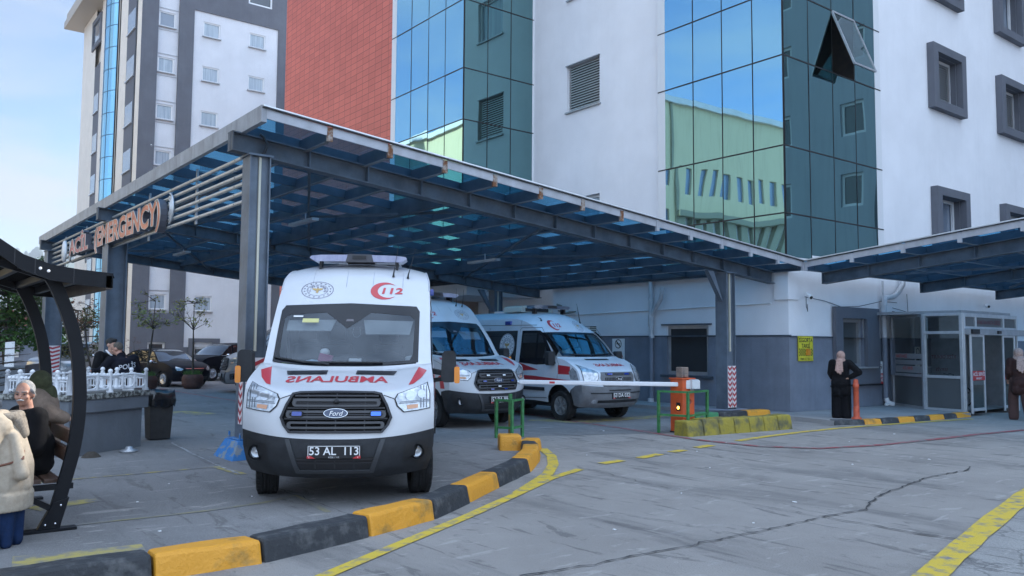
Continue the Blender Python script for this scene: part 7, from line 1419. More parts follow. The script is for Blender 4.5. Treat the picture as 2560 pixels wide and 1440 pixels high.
# 1 the woman in black at the window: seen from behind, hand on hip
def standing(label, loc, face, tunic, trous, scarf, shoe, walk=0., akimbo=True, s=1., stride=.0, scarf_side=-1, hem=.62, mx=1):
    p = person(label, loc, face); S = lambda *q: V((q[0]*mx, q[1], q[2]))*s
    hipL, hipR = S(.095,0,.90), S(-.095,0,.90); kL, kR = S(.105,-.02-stride,.48), S(-.105,-.02+stride*.6,.48); aL, aR = S(.11,.03-stride*1.2,.09), S(-.11,.02+stride*1.7,.09+max(0,stride*.25)); tL, tR = aL+S(.02,-.15,-.055), aR+S(-.02,-.15,-.055)
    shL, shR = S(.19,.01,1.35), S(-.19,.01,1.35); hd = S(0,-.02,1.52)
    HR = EUL(.05,0,-.35*mx)
    if akimbo: eL, wL = S(.43,.12,1.13), S(.185,.12,.985)      # hand resting on the hip
    else: eL, wL = S(.24,.03,1.08), S(.20,-.13,.93)
    eR, wR = S(-.24,.0,1.10), S(-.20,-.14,.95)
    b = MB(); torso(b, S(0,0,.93), S(0,.0,1.10), S(0,0,1.27), [shL, shR], (.14,.10), (.12,.09), (.15,.10), .05); limb(b, [S(0,.01,1.36), S(0,-.005,1.46)], [.055,.05]); head(b, hd, HR, .98*s)
    limb(b, [shL, eL, wL], [.045,.036,.026]); limb(b, [shR, eR, wR], [.045,.036,.026]); limb(b, [hipL,kL,aL,tL], [.075,.05,.035,.03]); limb(b, [hipR,kR,aR,tR], [.075,.05,.035,.03])
    dl = (wL-eL).normalized()
    hand(b, wL, (V((-.6*mx,-.5,-.3)) if akimbo else dl), mx, curl=.6); hand(b, wR, (wR-eR).normalized(), -1, curl=.6); blob(b, 'body', M_skin, p, .011, 3)
    t = MB(); torso(t, S(0,.01,.92), S(0,.01,1.09), S(0,.0,1.25), [shL, shR], (.205,.165), (.185,.150), (.195,.145), .085); eggs(t, S(0,.035,.84), (.215,.175,.16)); cap(t, S(.06,.03,hem+.08), S(.06,.03,.9), .155, .14); cap(t, S(-.06,.03,hem+.08), S(-.06,.03,.9), .155, .14)
    limb(t, [shL, eL, wL-dl*.05], [.088,.072,.058]); limb(t, [shR, eR, wR-(wR-eR).normalized()*.05], [.088,.072,.058]); blob(t, 'tunic', tunic, p, .014, 3)
    t = MB(); limb(t, [hipL,kL,aL+V((0,0,-.02))], [.125,.118,.115]); limb(t, [hipR,kR,aR+V((0,0,-.02))], [.125,.118,.115]); eggs(t, S(0,.02,.90), (.16,.13,.15)); blob(t, 'trousers', trous, p, .014, 3)
    shoes(p, [(aL,tL),(aR,tR)], shoe)
    t = MB(); R = HR; eggs(t, hd+R @ V((0,.024,.012)), V((.104,.118,.122))*s, R); eggs(t, hd+V((0,.02,-.08)), V((.092,.092,.09))*s); eggs(t, S(0,.0,1.395), V((.15,.115,.07))*s); [cap(t, hd+R @ (V((.085*cos(a), .04+.07*sin(a), z))*s), hd+R @ (V((.085*cos(a+.6), .04+.07*sin(a+.6), z-.02))*s), .028, .024, 8) for a, z in ((.2,-.07),(.9,-.09),(1.7,-.08),(2.5,-.10))]
    for k, (x, l) in enumerate(((-.02,.27),(.035,.30),(.075,.24),(-.06,.22))):
        xx = scarf_side*x*-1; cap(t, S(xx*.5-.02*scarf_side*-1,.125,1.40), S(xx+.03*scarf_side,.185,1.40-l), .040, .030, sq=(1,.45))
    sc = blob(t, 'headscarf', scarf, p, .011, 2); return p
M_scarf = cloth('rose_scarf', (.40,.26,.22), 26, .22, .9, 20); M_blackc = cloth('black_cloth', (.0045,.0045,.006)); M_brownc = cloth('brown_cloth', (.050,.024,.021))
standing('woman in black with a rose headscarf standing hand on hip at the window', (17.74, 10.42, .1), (.90,.43), M_blackc, M_blackc, M_scarf, M_wshoe, s=.93, mx=-1, hem=.58)
standing('woman in brown with a beige headscarf walking to the lobby at the right edge', (22.02, 8.28, 0), (.80,.60), M_brownc, mat('brown_trouser', (.085,.042,.036), .9, var=.2), cloth('beige_scarf', (.47,.32,.27), 26, .2, .9, 20), M_wshoe, akimbo=False, s=1.05, stride=.13, scarf_side=1)
# 2 policeman leaning on the balustrade and the man facing him
p = person('policeman in a dark jacket marked POLIS leaning on the white balustrade', (3.80, 16.35, 0), (-.05,.99)); 
shL, shR = V((-.16,-.12,1.40)), V((.22,-.16,1.38)); hd = V((.10,-.22,1.60)); eR, wR = V((.40,-.12,1.18)), V((.60,.02,1.20)); eL, wL = V((-.24,-.12,1.12)), V((-.14,-.28,.98))
# seen from behind, local +x is to the viewer's left
b = MB(); torso(b, V((0,0,.95)), V((0,-.03,1.10)), V((.02,-.09,1.26)), [shL,shR], (.14,.10),(.13,.10),(.17,.11),.05); limb(b, [V((.04,-.14,1.40)), V((.08,-.19,1.52))], [.062,.058]); head(b, hd, EUL(.22,.05,0.75)); limb(b, [shR,eR,wR], [.045,.04,.03]); limb(b, [shL,eL,wL], [.045,.04,.03])
for x in (-.1,.1): limb(b, [V((x,0,.92)),V((x,-.02,.5)),V((x,.03,.08)),V((x,-.14,.03))], [.08,.055,.04,.032])
hand(b, wR, (.9,.25,-.25), 1, curl=.45); hand(b, wL, (wL-eL), -1, curl=.5); blob(b, 'body', M_skin2, p, .011, 3); face_bits(p, hd, EUL(.22,.05,0.75))
M_navy = cloth('police_navy', (.005,.006,.012), 6, .3, .6, 10)
t = MB(); torso(t, V((0,0,.97)), V((0,-.02,1.10)), V((.02,-.08,1.25)), [shL,shR], (.19,.155),(.185,.155),(.215,.160),.10); limb(t, [shR,eR,wR-V((.05,0,0))], [.10,.08,.055]); limb(t, [shL,eL,wL], [.10,.08,.05]); cap(t, V((.04,-.12,1.42)), V((.06,-.155,1.47)), .075, .070); blob(t, 'jacket', M_navy, p, .013, 3)
mb = MB(); fr = lambda x, y: V((x-.00, .078-.10*max(0,abs(x)-.05)-.22*(y+.0)+.0, 1.285+y+.10*x)); vs, fs = text2d("POLİS", .085, bold=.02, sx=.95); vs, fs = slice2d(vs, fs, .03)
def backpt(x, z):
    """point on the back of the jacket under (x,z), found by casting along -y"""
    hit, q, n, i = JK.ray_cast(V((x, 1.0, z)), V((0,-1,0))); return q+V((0,.004,0)) if hit else V((x,.1,z))
JK = [c for c in p.children if c.name.startswith('jacket')][0]
mb.add([backpt(-x-.015, 1.285+y+.17*x) for x, y in vs], [f for f in fs]); mb.build('back_lettering', mat('silver_print', (.50,.50,.52), .5), p, world=False, recalc=False)
t = MB(); 
for x in (-.1,.1): limb(t, [V((x,0,.92)),V((x,-.02,.5)),V((x,.03,.09))], [.10,.085,.075])
eggs(t, V((0,0,.94)), (.17,.13,.12)); blob(t, 'trousers', M_navy, p, .014, 3); shoes(p, [((-.1,.03,.08),(-.1,-.14,.03)),((.1,.03,.08),(.1,-.14,.03))], M_dshoe)
t = MB(); R = EUL(.22,.05,0.75); eggs(t, hd+R @ V((0,.020,.030)), V((.079,.092,.095)), R); h = blob(t, 'hair', mat('cropped_hair', (.115,.095,.075), .9, col2=(.05,.042,.035), scale=30), p, .008, 2)
p = person('young man with dark hair in a black short sleeved shirt behind the policeman', (3.72, 17.25, 0), (.25,-.97)); hd = V((0,-.04,1.67)); shL, shR = V((.20,0,1.47)), V((-.20,0,1.46))
eR, wR = V((-.29,-.06,1.20)), V((-.24,-.25,1.06)); eL, wL = V((.27,-.05,1.18)), V((.17,-.25,1.10))
b = MB(); torso(b, V((0,0,.96)), V((0,0,1.14)), V((0,0,1.32)), [shL,shR], (.14,.10),(.13,.10),(.17,.11),.05); limb(b, [V((0,0,1.46)), V((0,-.02,1.58))], [.06,.055]); head(b, hd, EUL(.1,0,.35)); limb(b, [shR,eR,wR], [.05,.042,.03]); limb(b, [shL,eL,wL], [.05,.042,.03])
for x in (-.1,.1): limb(b, [V((x,0,.92)),V((x,-.02,.5)),V((x,.03,.08)),V((x,-.14,.03))], [.08,.055,.04,.032])
hand(b, wR, (wR-eR), -1); hand(b, wL, (wL-eL), 1); blob(b, 'body', M_skin, p, .011, 3); face_bits(p, hd, EUL(.1,0,.35))
t = MB(); torso(t, V((0,0,.93)), V((0,0,1.12)), V((0,0,1.31)), [shL,shR], (.18,.14),(.175,.14),(.205,.145),.09); limb(t, [shR,eR+V((.02,.02,.06))], [.095,.085]); limb(t, [shL,eL+V((-.02,.02,.06))], [.095,.085]); blob(t, 'shirt', M_blackc, p, .013, 3)
t = MB(); 
for x in (-.1,.1): limb(t, [V((x,0,.92)),V((x,-.02,.5)),V((x,.03,.09))], [.10,.085,.075])
blob(t, 'trousers', cloth('dark_jeans', (.02,.022,.03)), p, .014, 3); shoes(p, [((-.1,.03,.08),(-.1,-.14,.03)),((.1,.03,.08),(.1,-.14,.03))], M_dshoe)
t = MB(); R = EUL(.1,0,.35); eggs(t, hd+R @ V((0,.022,.045)), V((.084,.098,.092)), R); eggs(t, hd+R @ V((0,-.045,.095)), V((.066,.050,.035)), R); blob(t, 'hair', mat('black_hair', (.010,.009,.009), .7), p, .008, 2)
mb = MB(); limb(mb, [V((-.055,-.075,1.50)), V((-.09,-.02,1.56))], [.018,.018]); limb(mb, [V((-.055,-.075,1.50)), V((.02,-.095,1.43))], [.016,.014]); blob(mb, 'collar', M_wtext, p, .008, 1)
# 3 seated people on the shelter bench (facing -x)
def seated(label, loc, face, coat, legs, headR, hd, skin=M_skin, hair=None, scarf=None, arms=None, fat=1., shoe=M_dshoe, lean=0., longcoat=False, mous=None, skirt=None):
    p = person(label, loc, face); seat = .47
    pel, wai, che = V((0,.0,seat+.10)), V((0,.03-lean*.4,seat+.27)), V((0,.01-lean,seat+.43)); shL, shR = V((.185,.01-lean,seat+.54)), V((-.185,.01-lean,seat+.54)); eL, wL, eR, wR = arms or (V((.25,-.02-lean,seat+.27)), V((.17,-.25-lean,seat+.20)), V((-.25,-.02-lean,seat+.27)), V((-.17,-.25-lean,seat+.20)))
    hips = [V((s*.10,0,seat+.08)) for s in (1,-1)]; knees = [V((s*.13,-.42,seat+.06)) for s in (1,-1)]; ank = [V((s*.13,-.40,.09)) for s in (1,-1)]; toe = [V((s*.14,-.56,.035)) for s in (1,-1)]
    b = MB(); torso(b, pel, wai, che, [shL,shR], (.14,.11),(.13,.10),(.16,.11),.05); nk = che+V((0,-.01,.17)); limb(b, [che+V((0,0,.1)), (V(hd)+nk)/2, V(hd)+headR @ V((0,.03,-.06))], [.065,.058,.055]); head(b, hd, headR)
    limb(b, [shL,eL,wL], [.05,.042,.03]); limb(b, [shR,eR,wR], [.05,.042,.03]); hand(b, wL, wL-eL, 1, curl=.6); hand(b, wR, wR-eR, -1, curl=.6)
    for h, k, a, t in zip(hips,knees,ank,toe): limb(b, [h,k,a,t], [.085,.06,.042,.034])
    blob(b, 'body', skin, p, .010, 3); face_bits(p, hd, headR, mous=mous, brow=(.20,.19,.18) if mous else (.03,.02,.015))
    c = MB(); f = fat; torso(c, pel+V((0,.02,0)), wai+V((0,.02,0)), che, [shL,shR], (.20*f,.17*f),(.195*f,.175*f),(.205*f,.165*f),.098); limb(c, [shL,eL,wL-(wL-eL).normalized()*.05], [.10,.085,.066]); limb(c, [shR,eR,wR-(wR-eR).normalized()*.05], [.10,.085,.066])
    eggs(c, pel+V((0,.0,-.01)), (.225*f,.20*f,.13)); 
    if longcoat:
        for h, k in zip(hips,knees): cap(c, h, h.lerp(k,.7), .135*f, .115)
        eggs(c, pel+V((0,.06,-.05)), (.235*f,.19*f,.16))
    ct = blob(c, 'coat', coat, p, .013, 3)
    c = MB()
    if skirt:
        for h, k, a in zip(hips,knees,ank): cap(c, h, k, .14, .13); cap(c, k, a+V((0,.02,-.04)), .13, .14)
        cap(c, (knees[0]+knees[1])/2, (ank[0]+ank[1])/2, .13, .13); eggs(c, pel, (.21,.17,.12)); blob(c, 'skirt', skirt, p, .014, 3)
    else:
        for h, k, a in zip(hips,knees,ank): limb(c, [h,k,a], [.105,.088,.07])
        blob(c, 'trousers', legs, p, .014, 3)
    shoes(p, list(zip(ank,toe)), shoe)
    if hair: t = MB(); hair(t, V(hd), headR); blob(t, 'hair', mat(*HAIRM[label[:3]]) if label[:3] in HAIRM else M_dshoe, p, .007, 1)
    if scarf:
        t = MB(); eggs(t, V(hd)+headR @ V((0,.024,.014)), V((.100,.112,.118)), headR); eggs(t, V(hd)+headR @ V((0,.015,-.075)), V((.092,.092,.09)), headR); eggs(t, che+V((0,-.01,.17)), V((.15,.125,.07))); eggs(t, che+V((0,.09,.10)), V((.10,.05,.13))); blob(t, 'headscarf', scarf, p, .010, 2)
    return p
HAIRM = {'old': ('white_hair', (.30,.30,.30), .95, 0, .35, 60.)}
def oldhair(t, c, R): eggs(t, c+R @ V((0,.029,.039)), V((.083,.091,.091)), R); eggs(t, c+R @ V((0,.055,-.02)), V((.074,.062,.065)), R); [cap(t, c+R @ V((.076*s,-.02,.035)), c+R @ V((.078*s,.03,-.015)), .018, .016) for s in (1,-1)]
# old man: head turned towards the viewer, over his shoulder
seated('old man with white hair and moustache in a black jacket on the bench', (1.30, 9.12, 0), (-.96,-.28), M_blackc, cloth('dark_trousers', (.02,.017,.017)), EUL(.05,0,.80), V((.02,-.09,1.225)), skin=M_skin2, hair=oldhair, mous=1, fat=1.02, lean=.05)
seated('woman in a green headscarf and beige jacket with her arm along the bench back', (1.47, 9.80, .14), (-.9,.35), cloth('beige_jacket', (.23,.17,.13)), cloth('dark_skirt', (.03,.025,.025)), EUL(.08,0,-.5), V((.04,-.02,1.155)), scarf=cloth('green_scarf', (.055,.060,.032), 22, .25, .8, 18), arms=(V((.36,.16,.86)), V((.25,.31,.80)), V((-.26,-.06,.72)), V((-.17,-.28,.66))), lean=.0)
M_wool = mat('beige_wool', (.42,.36,.285), .95, col2=(.33,.28,.22), scale=22, bump=.35, bscale=260, spec=.1)
w = person('woman in a beige knitted coat and long blue skirt with her back to us', (.95, 8.30, 0), (-.96,.25)); hd = V((-.02,-.20,1.21)); R = EUL(.30,0,.2)
# local -y is the way she faces; local +x is the side turned to the viewer
b = MB(); torso(b, V((0,.02,.55)), V((0,.03,.75)), V((0,-.03,.93)), [V((.17,-.03,1.04)), V((-.17,-.03,1.04))], (.14,.11),(.13,.10),(.15,.11),.05); limb(b, [V((0,-.05,1.02)), V((0,-.12,1.12)), hd+V((0,.03,-.05))], [.06,.055,.055]); head(b, hd, R)
for s_ in (1,-1): limb(b, [V((s_*.10,0,.52)), V((s_*.14,-.38,.50)), V((s_*.14,-.34,.09)), V((s_*.14,-.48,.035))], [.08,.06,.042,.034]); limb(b, [V((s_*.17,-.03,1.04)), V((s_*.27,-.08,.78)), V((s_*.15,-.30,.72))], [.05,.042,.03]); hand(b, V((s_*.15,-.30,.72)), (-.3*s_,-.9,0), s_)
blob(b, 'body', M_skin, w, .010, 3)
c = MB(); cap(c, V((0,.03,.50)), V((0,.03,.66)), .235, .235, 18, sq=(1.12,1.0)); cap(c, V((0,.03,.66)), V((0,.0,.93)), .235, .185, 18, sq=(1.12,1.0)); cap(c, V((-.15,-.01,1.0)), V((.15,-.01,1.0)), .125, .125); limb(c, [V((.17,-.02,1.02)), V((.275,-.10,.80)), V((.17,-.30,.73))], [.112,.098,.075]); limb(c, [V((-.17,-.02,1.02)), V((-.275,-.10,.80)), V((-.17,-.30,.73))], [.112,.098,.075])
for k in range(44): a_ = 2*pi*k/44; cap(c, V((.232*1.12*cos(a_), .03+.226*sin(a_), .315)), V((.232*1.12*cos(a_), .03+.228*sin(a_), .44)), .016, .018, 6)
for (x0,z0),(x1,z1) in (((.16,.92),(.23,.62)),((.05,.95),(.10,.5)),((-.08,.9),(-.05,.55))): cap(c, V((x0,.12,z0)), V((x1,.20,z1)), .05, .06)
blob(c, 'coat', M_wool, w, .011, 2)
c = MB(); cap(c, V((0,.0,.42)), V((0,-.04,.20)), .235, .225, 18); cap(c, V((0,-.04,.22)), V((.02,-.10,.20)), .22, .21, 18)
for k in range(9): a_ = radians(-60+35*k); cap(c, V((.20*cos(a_),.0+.18*sin(a_),.42)), V((.225*cos(a_),-.05+.215*sin(a_),.04)), .045, .05, 8)
for x in (-.12,0,.12): cap(c, V((x,-.2,.45)), V((x,-.28,.06)), .13, .12)
blob(c, 'skirt', cloth('blue_skirt', (.010,.026,.075)), w, .014, 2)
t = MB(); eggs(t, hd+R @ V((0,.024,.014)), V((.100,.112,.118)), R); eggs(t, hd+R @ V((0,.015,-.075)), V((.095,.095,.09)), R); eggs(t, V((0,-.06,1.06)), (.14,.11,.06)); blob(t, 'headscarf', mat('purple_scarf', (.22,.10,.25), .8, col2=(.55,.48,.52), scale=24, lo=.45, hi=.55, bump=.6), w, .010, 2)
t = MB()
for k in range(12): a_ = radians(-20+220*k/11); b_ = radians(-20+220*(k+1)/11); cap(t, V((.155*cos(a_), .02+.12*sin(a_), 1.075+.015*sin(a_))), V((.155*cos(b_), .02+.12*sin(b_), 1.075+.015*sin(b_))), .042, .042, 8)
for x in (-.08,0,.08): cap(t, V((x,.13,1.04)), V((x*.6,.17,.93)), .055, .045)
blob(t, 'hood', mat('fur_hood', (.16,.135,.11), .95, col2=(.30,.26,.21), scale=60, bump=.4, bscale=220), w, .011, 2)
CT = [c_ for c_ in w.children if c_.name.startswith('coat')][0]
def coatpt(x, y, z): hit, q, n_, i_ = CT.ray_cast(V((x*4, .03+(y-.03)*4, z)), (V((0,.03,z))-V((x*4,.03+(y-.03)*4,z))).normalized()); return q+n_*.004 if hit else V((x,y,z))
mb = MB(); mb.tube([coatpt(*q) for q in ((.22,.26,.80),(.235,.20,.745),(.26,.12,.71),(.28,.02,.69),(.28,-.08,.69))], .010, 6); mb.build('pocket_edge', mat('tan_piping', (.16,.065,.04), .7), w, world=False)
seated('person with auburn hair in a dark top cut by the left edge', (.10, 10.35, 0), (.9,-.4), M_blackc, M_navy, EUL(0,0,0), V((0,-.05,1.24)), hair=lambda t, c, R: (eggs(t, c+V((0,.03,.03)), (.095,.11,.11)), eggs(t, c+V((0,.06,-.08)), (.085,.07,.11)), eggs(t, c+V((0,.10,.07)), (.05,.05,.05))))
t = thing('green_chair', 'bright green plastic chair back beside the person at the left edge', 'chair', (.22, 9.5, 0)); M_gp = mat('green_plastic', (.01,.25,.08), .4)
mb = MB(); mb.tube([(.0,9.5,.45),(.03,9.5,1.02),(.10,9.5,1.15),(.24,9.5,1.17),(.40,9.5,1.13),(.44,9.5,1.0),(.46,9.5,.45)], .025, 8); mb.build('back_frame', M_gp, t); mb = MB(); mb.box(.0,9.45,.42,.46,9.0,.45); mb.build('seat', M_gp, t)
for x in (.03,.43):
    for y in (9.47,9.03): mb = MB(); mb.cyl((x,y,0),(x,y,.43),.02); mb.build('leg', M_gp, t)
mb = MB(); mb.box(.05,9.48,.75,.42,9.5,1.08); mb.build('back_panel', M_gp, t)
# ---------------- trees, shrubs and the far left background ----------------
M_bark = mat('bark', (.07,.055,.042), .9, var=.3, scale=8, bump=.6)
def leafmat(name, a, b, sc=1.6): return mat(name, a, .6, col2=b, scale=sc, detail=4, lo=.4, hi=.62, spec=.3)
def leaves(mb, c, r, n, size, rnd, droop=.3):
    for _ in range(n):
        while True:
            p = V((rnd.uniform(-1,1), rnd.uniform(-1,1), rnd.uniform(-1,1)))
            if .25 < p.length < 1: break
        q = V(c)+V((p.x*r[0], p.y*r[1], p.z*r[2])); s = size*rnd.uniform(.6, 1.3); d = V((rnd.gauss(0,1), rnd.gauss(0,1), rnd.gauss(-droop,.5))).normalized(); e = d.cross(V((rnd.gauss(0,1), rnd.gauss(0,1), rnd.gauss(0,1)))).normalized()*.42
        mb.add([q-d*s*.5, q+e*s*.5, q+d*s*.5, q-e*s*.5], [(0,1,2,3)])
def tree(name, label, base, trunk, clumps, leaf, size, dens, bark=None, seed=1, group=None, r0=.10):
    """trunk: list of points; clumps: (x,y,z,r) relative to the base, each fed by a limb"""
    rnd = random.Random(seed); t = thing(name, label, 'tree', base, group=group); B = V(base); mb = MB(); pts = [B+V(p) for p in trunk]; n = len(pts)
    mb.tube(pts, [r0*(1-.75*i/(n-1)) for i in range(n)], 8)
    for x, y, z, r in clumps:
        e = B+V((x,y,z)); s = min(pts[n//3:], key=lambda q: (q-e).length+max(0, q.z-e.z)*2); m = s.lerp(e, .5)+V((rnd.gauss(0,.06), rnd.gauss(0,.06), rnd.uniform(.0,.1))); mb.tube([s, m, e], [r0*.30, r0*.2, r0*.07], 5)
        for k in range(3): mb.tube([m.lerp(e,.5), e+V((rnd.gauss(0,r*.5), rnd.gauss(0,r*.5), rnd.gauss(0,r*.5)))], [r0*.12, r0*.04], 4)
    mb.build('trunk', bark or M_bark, t); mb = MB()
    for x, y, z, r in clumps: leaves(mb, B+V((x,y,z)), (r, r, r*.75), int(dens*r**2), size, rnd)
    mb.build('crown', leaf, t, recalc=False); return t
M_lg = leafmat('leaf_green', (.035,.095,.022), (.10,.20,.04)); M_lo = leafmat('leaf_olive', (.20,.23,.07), (.36,.36,.13), 4); M_ls = leafmat('needle_blue', (.045,.075,.070), (.10,.14,.14), 5); M_lr = leafmat('leaf_red', (.28,.07,.035), (.12,.10,.04), 4); M_ld = leafmat('leaf_dark', (.022,.055,.018), (.05,.10,.03))
def at(px, depth, z=0.):
    """point of the yard lying at that depth on the bearing of a photograph column"""
    lat = (px-1280)/2068.85*depth; return (lat*.7885+depth*.615, -lat*.615+depth*.7885, z)
rnd = random.Random(21)
c = [(rnd.uniform(-1.5,1.5), rnd.uniform(-1.4,1.4), rnd.uniform(1.7,4.0), rnd.uniform(.45,.8)) for _ in range(30)]
tree('broadleaf_tree', 'dense green broadleaf tree behind the bench shelter at the left edge', at(20,30), [(0,0,0),(.05,.02,.8),(-.05,.05,1.7),(.05,.0,2.6),(0,.05,3.4)], c, M_lg, .17, 1100, seed=2, r0=.16)
c = [(rnd.uniform(-.9,.9), rnd.uniform(-.9,.9), rnd.uniform(3.4,5.2), rnd.uniform(.22,.42)) for _ in range(16)]
tree('slender_tree', 'tall thin leafed tree whose top shows above the shelter roof beside the sign', at(108,34), [(0,0,0),(.05,0,1.5),(0,.05,3),(.05,0,4.9)], c, M_ld, .12, 700, seed=3)
# blue spruce: whorls of drooping branches
t = thing('blue_spruce', 'blue green spruce with spreading branches at the left edge', 'tree', at(-12,22)); B = V(at(-12,22)); mb = MB(); mb.tube([B, B+V((0,0,2.9))], [.09,.015], 7); lf = MB(); rnd = random.Random(9)
for k in range(13):
    z = .35+.19*k; L_ = 1.25*(1-k/14)
    for j in range(9):
        a = 2*pi*(j+.4*k)/9+rnd.uniform(-.2,.2); d = V((cos(a), sin(a), .10)); e = B+V((0,0,z))+d*L_*rnd.uniform(.8,1.1); mb.tube([B+V((0,0,z)), e], [.016,.005], 4)
        for q in range(int(60*L_)+8):
            u = rnd.uniform(.15,1); p = (B+V((0,0,z))).lerp(e, u)+V((rnd.gauss(0,.05),rnd.gauss(0,.05),rnd.gauss(-.015,.03))); s = rnd.uniform(.05,.09); w = d.cross(V((0,0,1))).normalized()*s*.5*rnd.choice((-1,1)); lf.add([p, p+d*s*.6+w*.3, p+d*s+w, p+d*s*.5+w*.9], [(0,1,2,3)])
mb.build('trunk', M_bark, t); lf.build('crown', M_ls, t, recalc=False)
# red-leafed young tree and the green shrub tree behind it
rnd = random.Random(31); c = [(rnd.uniform(-.75,.75), rnd.uniform(-.7,.7), rnd.uniform(2.0,3.0), rnd.uniform(.18,.30)) for _ in range(13)]
tree('red_leafed_tree', 'young tree with red and bare twigs beside the middle canopy column', at(232,27), [(.15,0,0),(.05,0,.7),(-.12,.0,1.5),(-.2,.03,2.2),(-.15,0,2.9)], c, M_lr, .10, 420, seed=4, r0=.045)
c = [(rnd.uniform(-1.0,1.0), rnd.uniform(-1,1), rnd.uniform(.9,3.2), rnd.uniform(.3,.55)) for _ in range(22)]
tree('shrub_tree', 'loose olive green tree seen between the arched shelter legs and the column', at(196,34), [(0,0,0),(.05,.02,.9),(-.05,.05,1.9),(.0,.0,3.0)], c, leafmat('leaf_mixed', (.045,.065,.02), (.13,.12,.035), 3), .13, 800, seed=5)
# the two pot trees
def pot_tree(base, lab, seed, lean):
    rnd = random.Random(seed); c = [(lean+rnd.uniform(-.62,.62), rnd.uniform(-.55,.55), rnd.uniform(1.75,2.95), rnd.uniform(.13,.27)) for _ in range(17)]
    tree('street_tree', lab, base, [(0,0,0),(lean*.3,.01,.6),(lean*.6,0,1.2),(lean*.85,.02,1.7),(lean,.0,2.7)], c, M_lo, .125, 430, seed=seed, r0=.05, group='thin trees in brown pots')
pot_tree((9.75,31.9,.5), 'thin sparse tree growing from the pot in front of the navy saloon', 6, -.03); pot_tree((7.95,31.3,.5), 'thin sparse tree leaning right behind the policeman', 8, .22)
t = tree('bare_sapling', 'small bare reddish sapling behind the policeman against the slate wall', at(338,40), [(0,0,0),(-.03,0,.6),(.04,0,1.2),(0,0,1.7)], [(x,0,z,.16) for x, z in ((-.25,1.5),(.2,1.7),(-.05,1.95),(.3,1.4),(-.35,1.8))], mat('twig_red', (.16,.07,.05), .9), .05, 900, seed=12, r0=.03)
# low slate outbuilding with an air conditioner, retaining wall
ob_ = thing('outbuilding', 'low slate coloured outbuilding with a red tiled roof behind the left trees', 'building', at(50,38)); P = [V(at(x,d)) for x, d in ((-120,39),(108,38),(130,44),(-100,46))]
mb = MB(); mb.hexa(P, [p+V((0,0,2.45)) for p in P]); mb.build('wall', M_slate, ob_)
cc = sum(P, V((0,0,0)))/4; Q = [cc+(p-cc)*1.12 for p in P]; mb = MB(); mb.hexa([p+V((0,0,2.45)) for p in Q], [cc+(p-cc)*.25+V((0,0,3.3)) for p in P]); mb.build('roof', mat('roof_tiles', (.22,.075,.05), .8, var=.25, scale=4), ob_)
f = frame(P[0], (P[1]-P[0]).normalized(), (0,0,1)); n = (P[1]-P[0]).normalized().cross(V((0,0,1)))
mb = MB(); 
for x in (1.9, 3.0): mb.prism([f(x,1.0)+n*.01,f(x+.8,1.0)+n*.01,f(x+.8,1.75)+n*.01,f(x,1.75)+n*.01], n*.02)
mb.build('window', M_pvc, ob_)
ac = thing('air_conditioner', 'white outdoor air conditioner unit with a round black fan on the slate outbuilding', 'air conditioner', f(3.32,1.55)); b0 = 3.20
mb = MB(); mb.prism([f(b0,1.35)+n*.05,f(b0+.68,1.35)+n*.05,f(b0+.68,1.83)+n*.05,f(b0,1.83)+n*.05], n*.30); mb.build('casing', mat('casing_cream', (.50,.48,.43), .6), ac, bevel=.01)
mb = MB(); f2 = frame(f(0,0)+n*.36, f(1,0)-f(0,0), (0,0,1)); flat(mb, f2, *disc2d(b0+.25,1.59,.20,24)); mb.build('fan', M_black, ac, recalc=False); mb = MB(); f3 = frame(f(0,0)+n*.365, f(1,0)-f(0,0), (0,0,1)); flat(mb, f3, *disc2d(b0+.25,1.59,.05,14)); mb.build('fan_hub', M_alud, ac, recalc=False)
mb = MB(); write(mb, frame(f3(b0+.56,1.59), V((0,0,1)), f(0,0)-f(1,0)), "VESTEL", 0, 0, .09, bold=.03); mb.build('casing_lettering', M_red, ac, recalc=False)
mb = MB(); q = [V(at(x,d)) for x, d in ((-200,26),(70,27),(108,30),(110,30.3),(70,27.35),(-200,26.3))]; mb.prism(q, V((0,0,.95))); tag(mb.build('retaining_wall', M_plin), 'low grey retaining wall behind the white balustrade', 'wall')
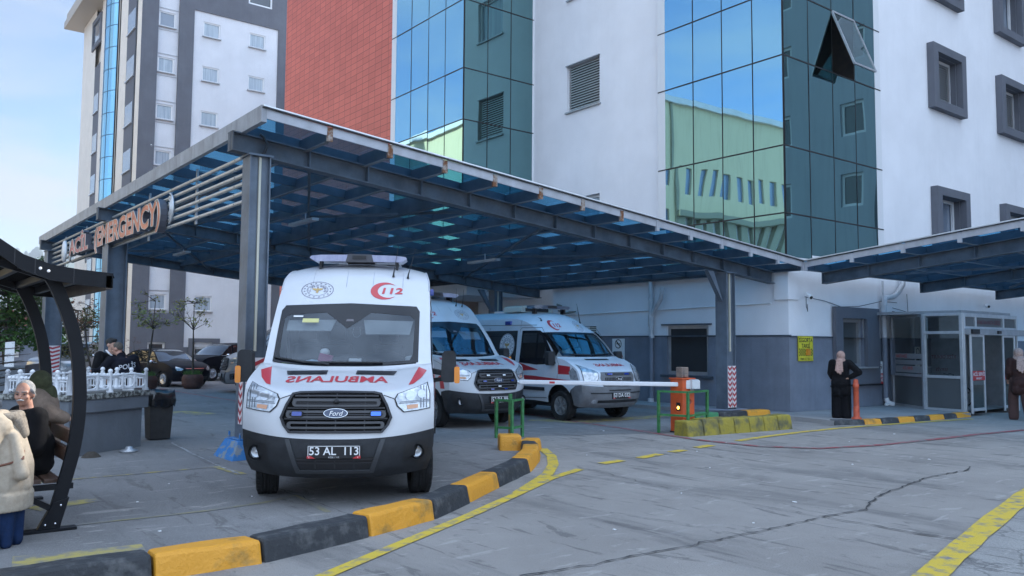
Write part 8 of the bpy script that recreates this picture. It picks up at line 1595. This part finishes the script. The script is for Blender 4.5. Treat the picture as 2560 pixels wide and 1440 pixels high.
# white signboard seen past the spruce
t, f, f2 = signboard('notice_board', 'white notice board half hidden by the blue spruce', V(at(30,24.5,1.35)), (.79,-.615,0), .28, .75, M_wtext)
# hill ridge far away with trees along the crest
hm = mat('far_hill', (.035,.060,.040), .95, col2=(.06,.09,.05), scale=.02); mb = MB(); n = 120; rows_ = 5; rnd = random.Random(4); vs = []
for i in range(n+1):
    b = -900+2600*i/n; h = 208+26*mnoise.noise(V((b*.006,0,0)))+14*mnoise.noise(V((b*.02,3,0)))-.00003*(b+300)**2*(1 if b > -300 else .2)
    for j in range(rows_): k = j/(rows_-1); D = 1150+900*k; x = b*D/2068*1.0; vs.append((b-1280*0, D, max(0, h*(k**.8))))
W2 = lambda b, D, z: V(at(b, D, z))
mb.add([W2(b, D, z) for b, D, z in vs], [(i*rows_+j, i*rows_+j+1, (i+1)*rows_+j+1, (i+1)*rows_+j) for i in range(n) for j in range(rows_-1)], 0, True)
hl = mb.build('hills', hm); hl['kind'] = 'structure'
mb = MB()
for i in range(260):
    k = rnd.randrange(8, 75); b, D, z = vs[k*rows_+rows_-1]; b2, _, z2 = vs[(k+1)*rows_+rows_-1]; u = rnd.random(); b = b+(b2-b)*u; z = z+(z2-z)*u; s = rnd.choice((4,6,8,12,16)); p = W2(b, D, z+s*.6); mb.ball(p, (s*.6, s*.6, s*rnd.uniform(.7,1.3)), 7, 5)
tag(mb.build('ridge_trees', hm), 'line of distant trees along the hazy hill crest', 'trees', kind='stuff')
# ---------------- haze: one even box of air round the place ----------------
hzm = bpy.data.materials.new('haze'); hzm.use_nodes = True; t_ = hzm.node_tree; t_.nodes.clear()
pvn = t_.nodes.new('ShaderNodeVolumePrincipled'); pvn.inputs['Color'].default_value = (.78,.88,1,1); pvn.inputs['Density'].default_value = .0003; pvn.inputs['Anisotropy'].default_value = .2
on = t_.nodes.new('ShaderNodeOutputMaterial'); t_.links.new(pvn.outputs[0], on.inputs['Volume'])
mb = MB(); mb.box(-3500,-3500,-1,3500,3500,330); hz_ = mb.build('haze', hzm); hz_['kind'] = 'stuff'
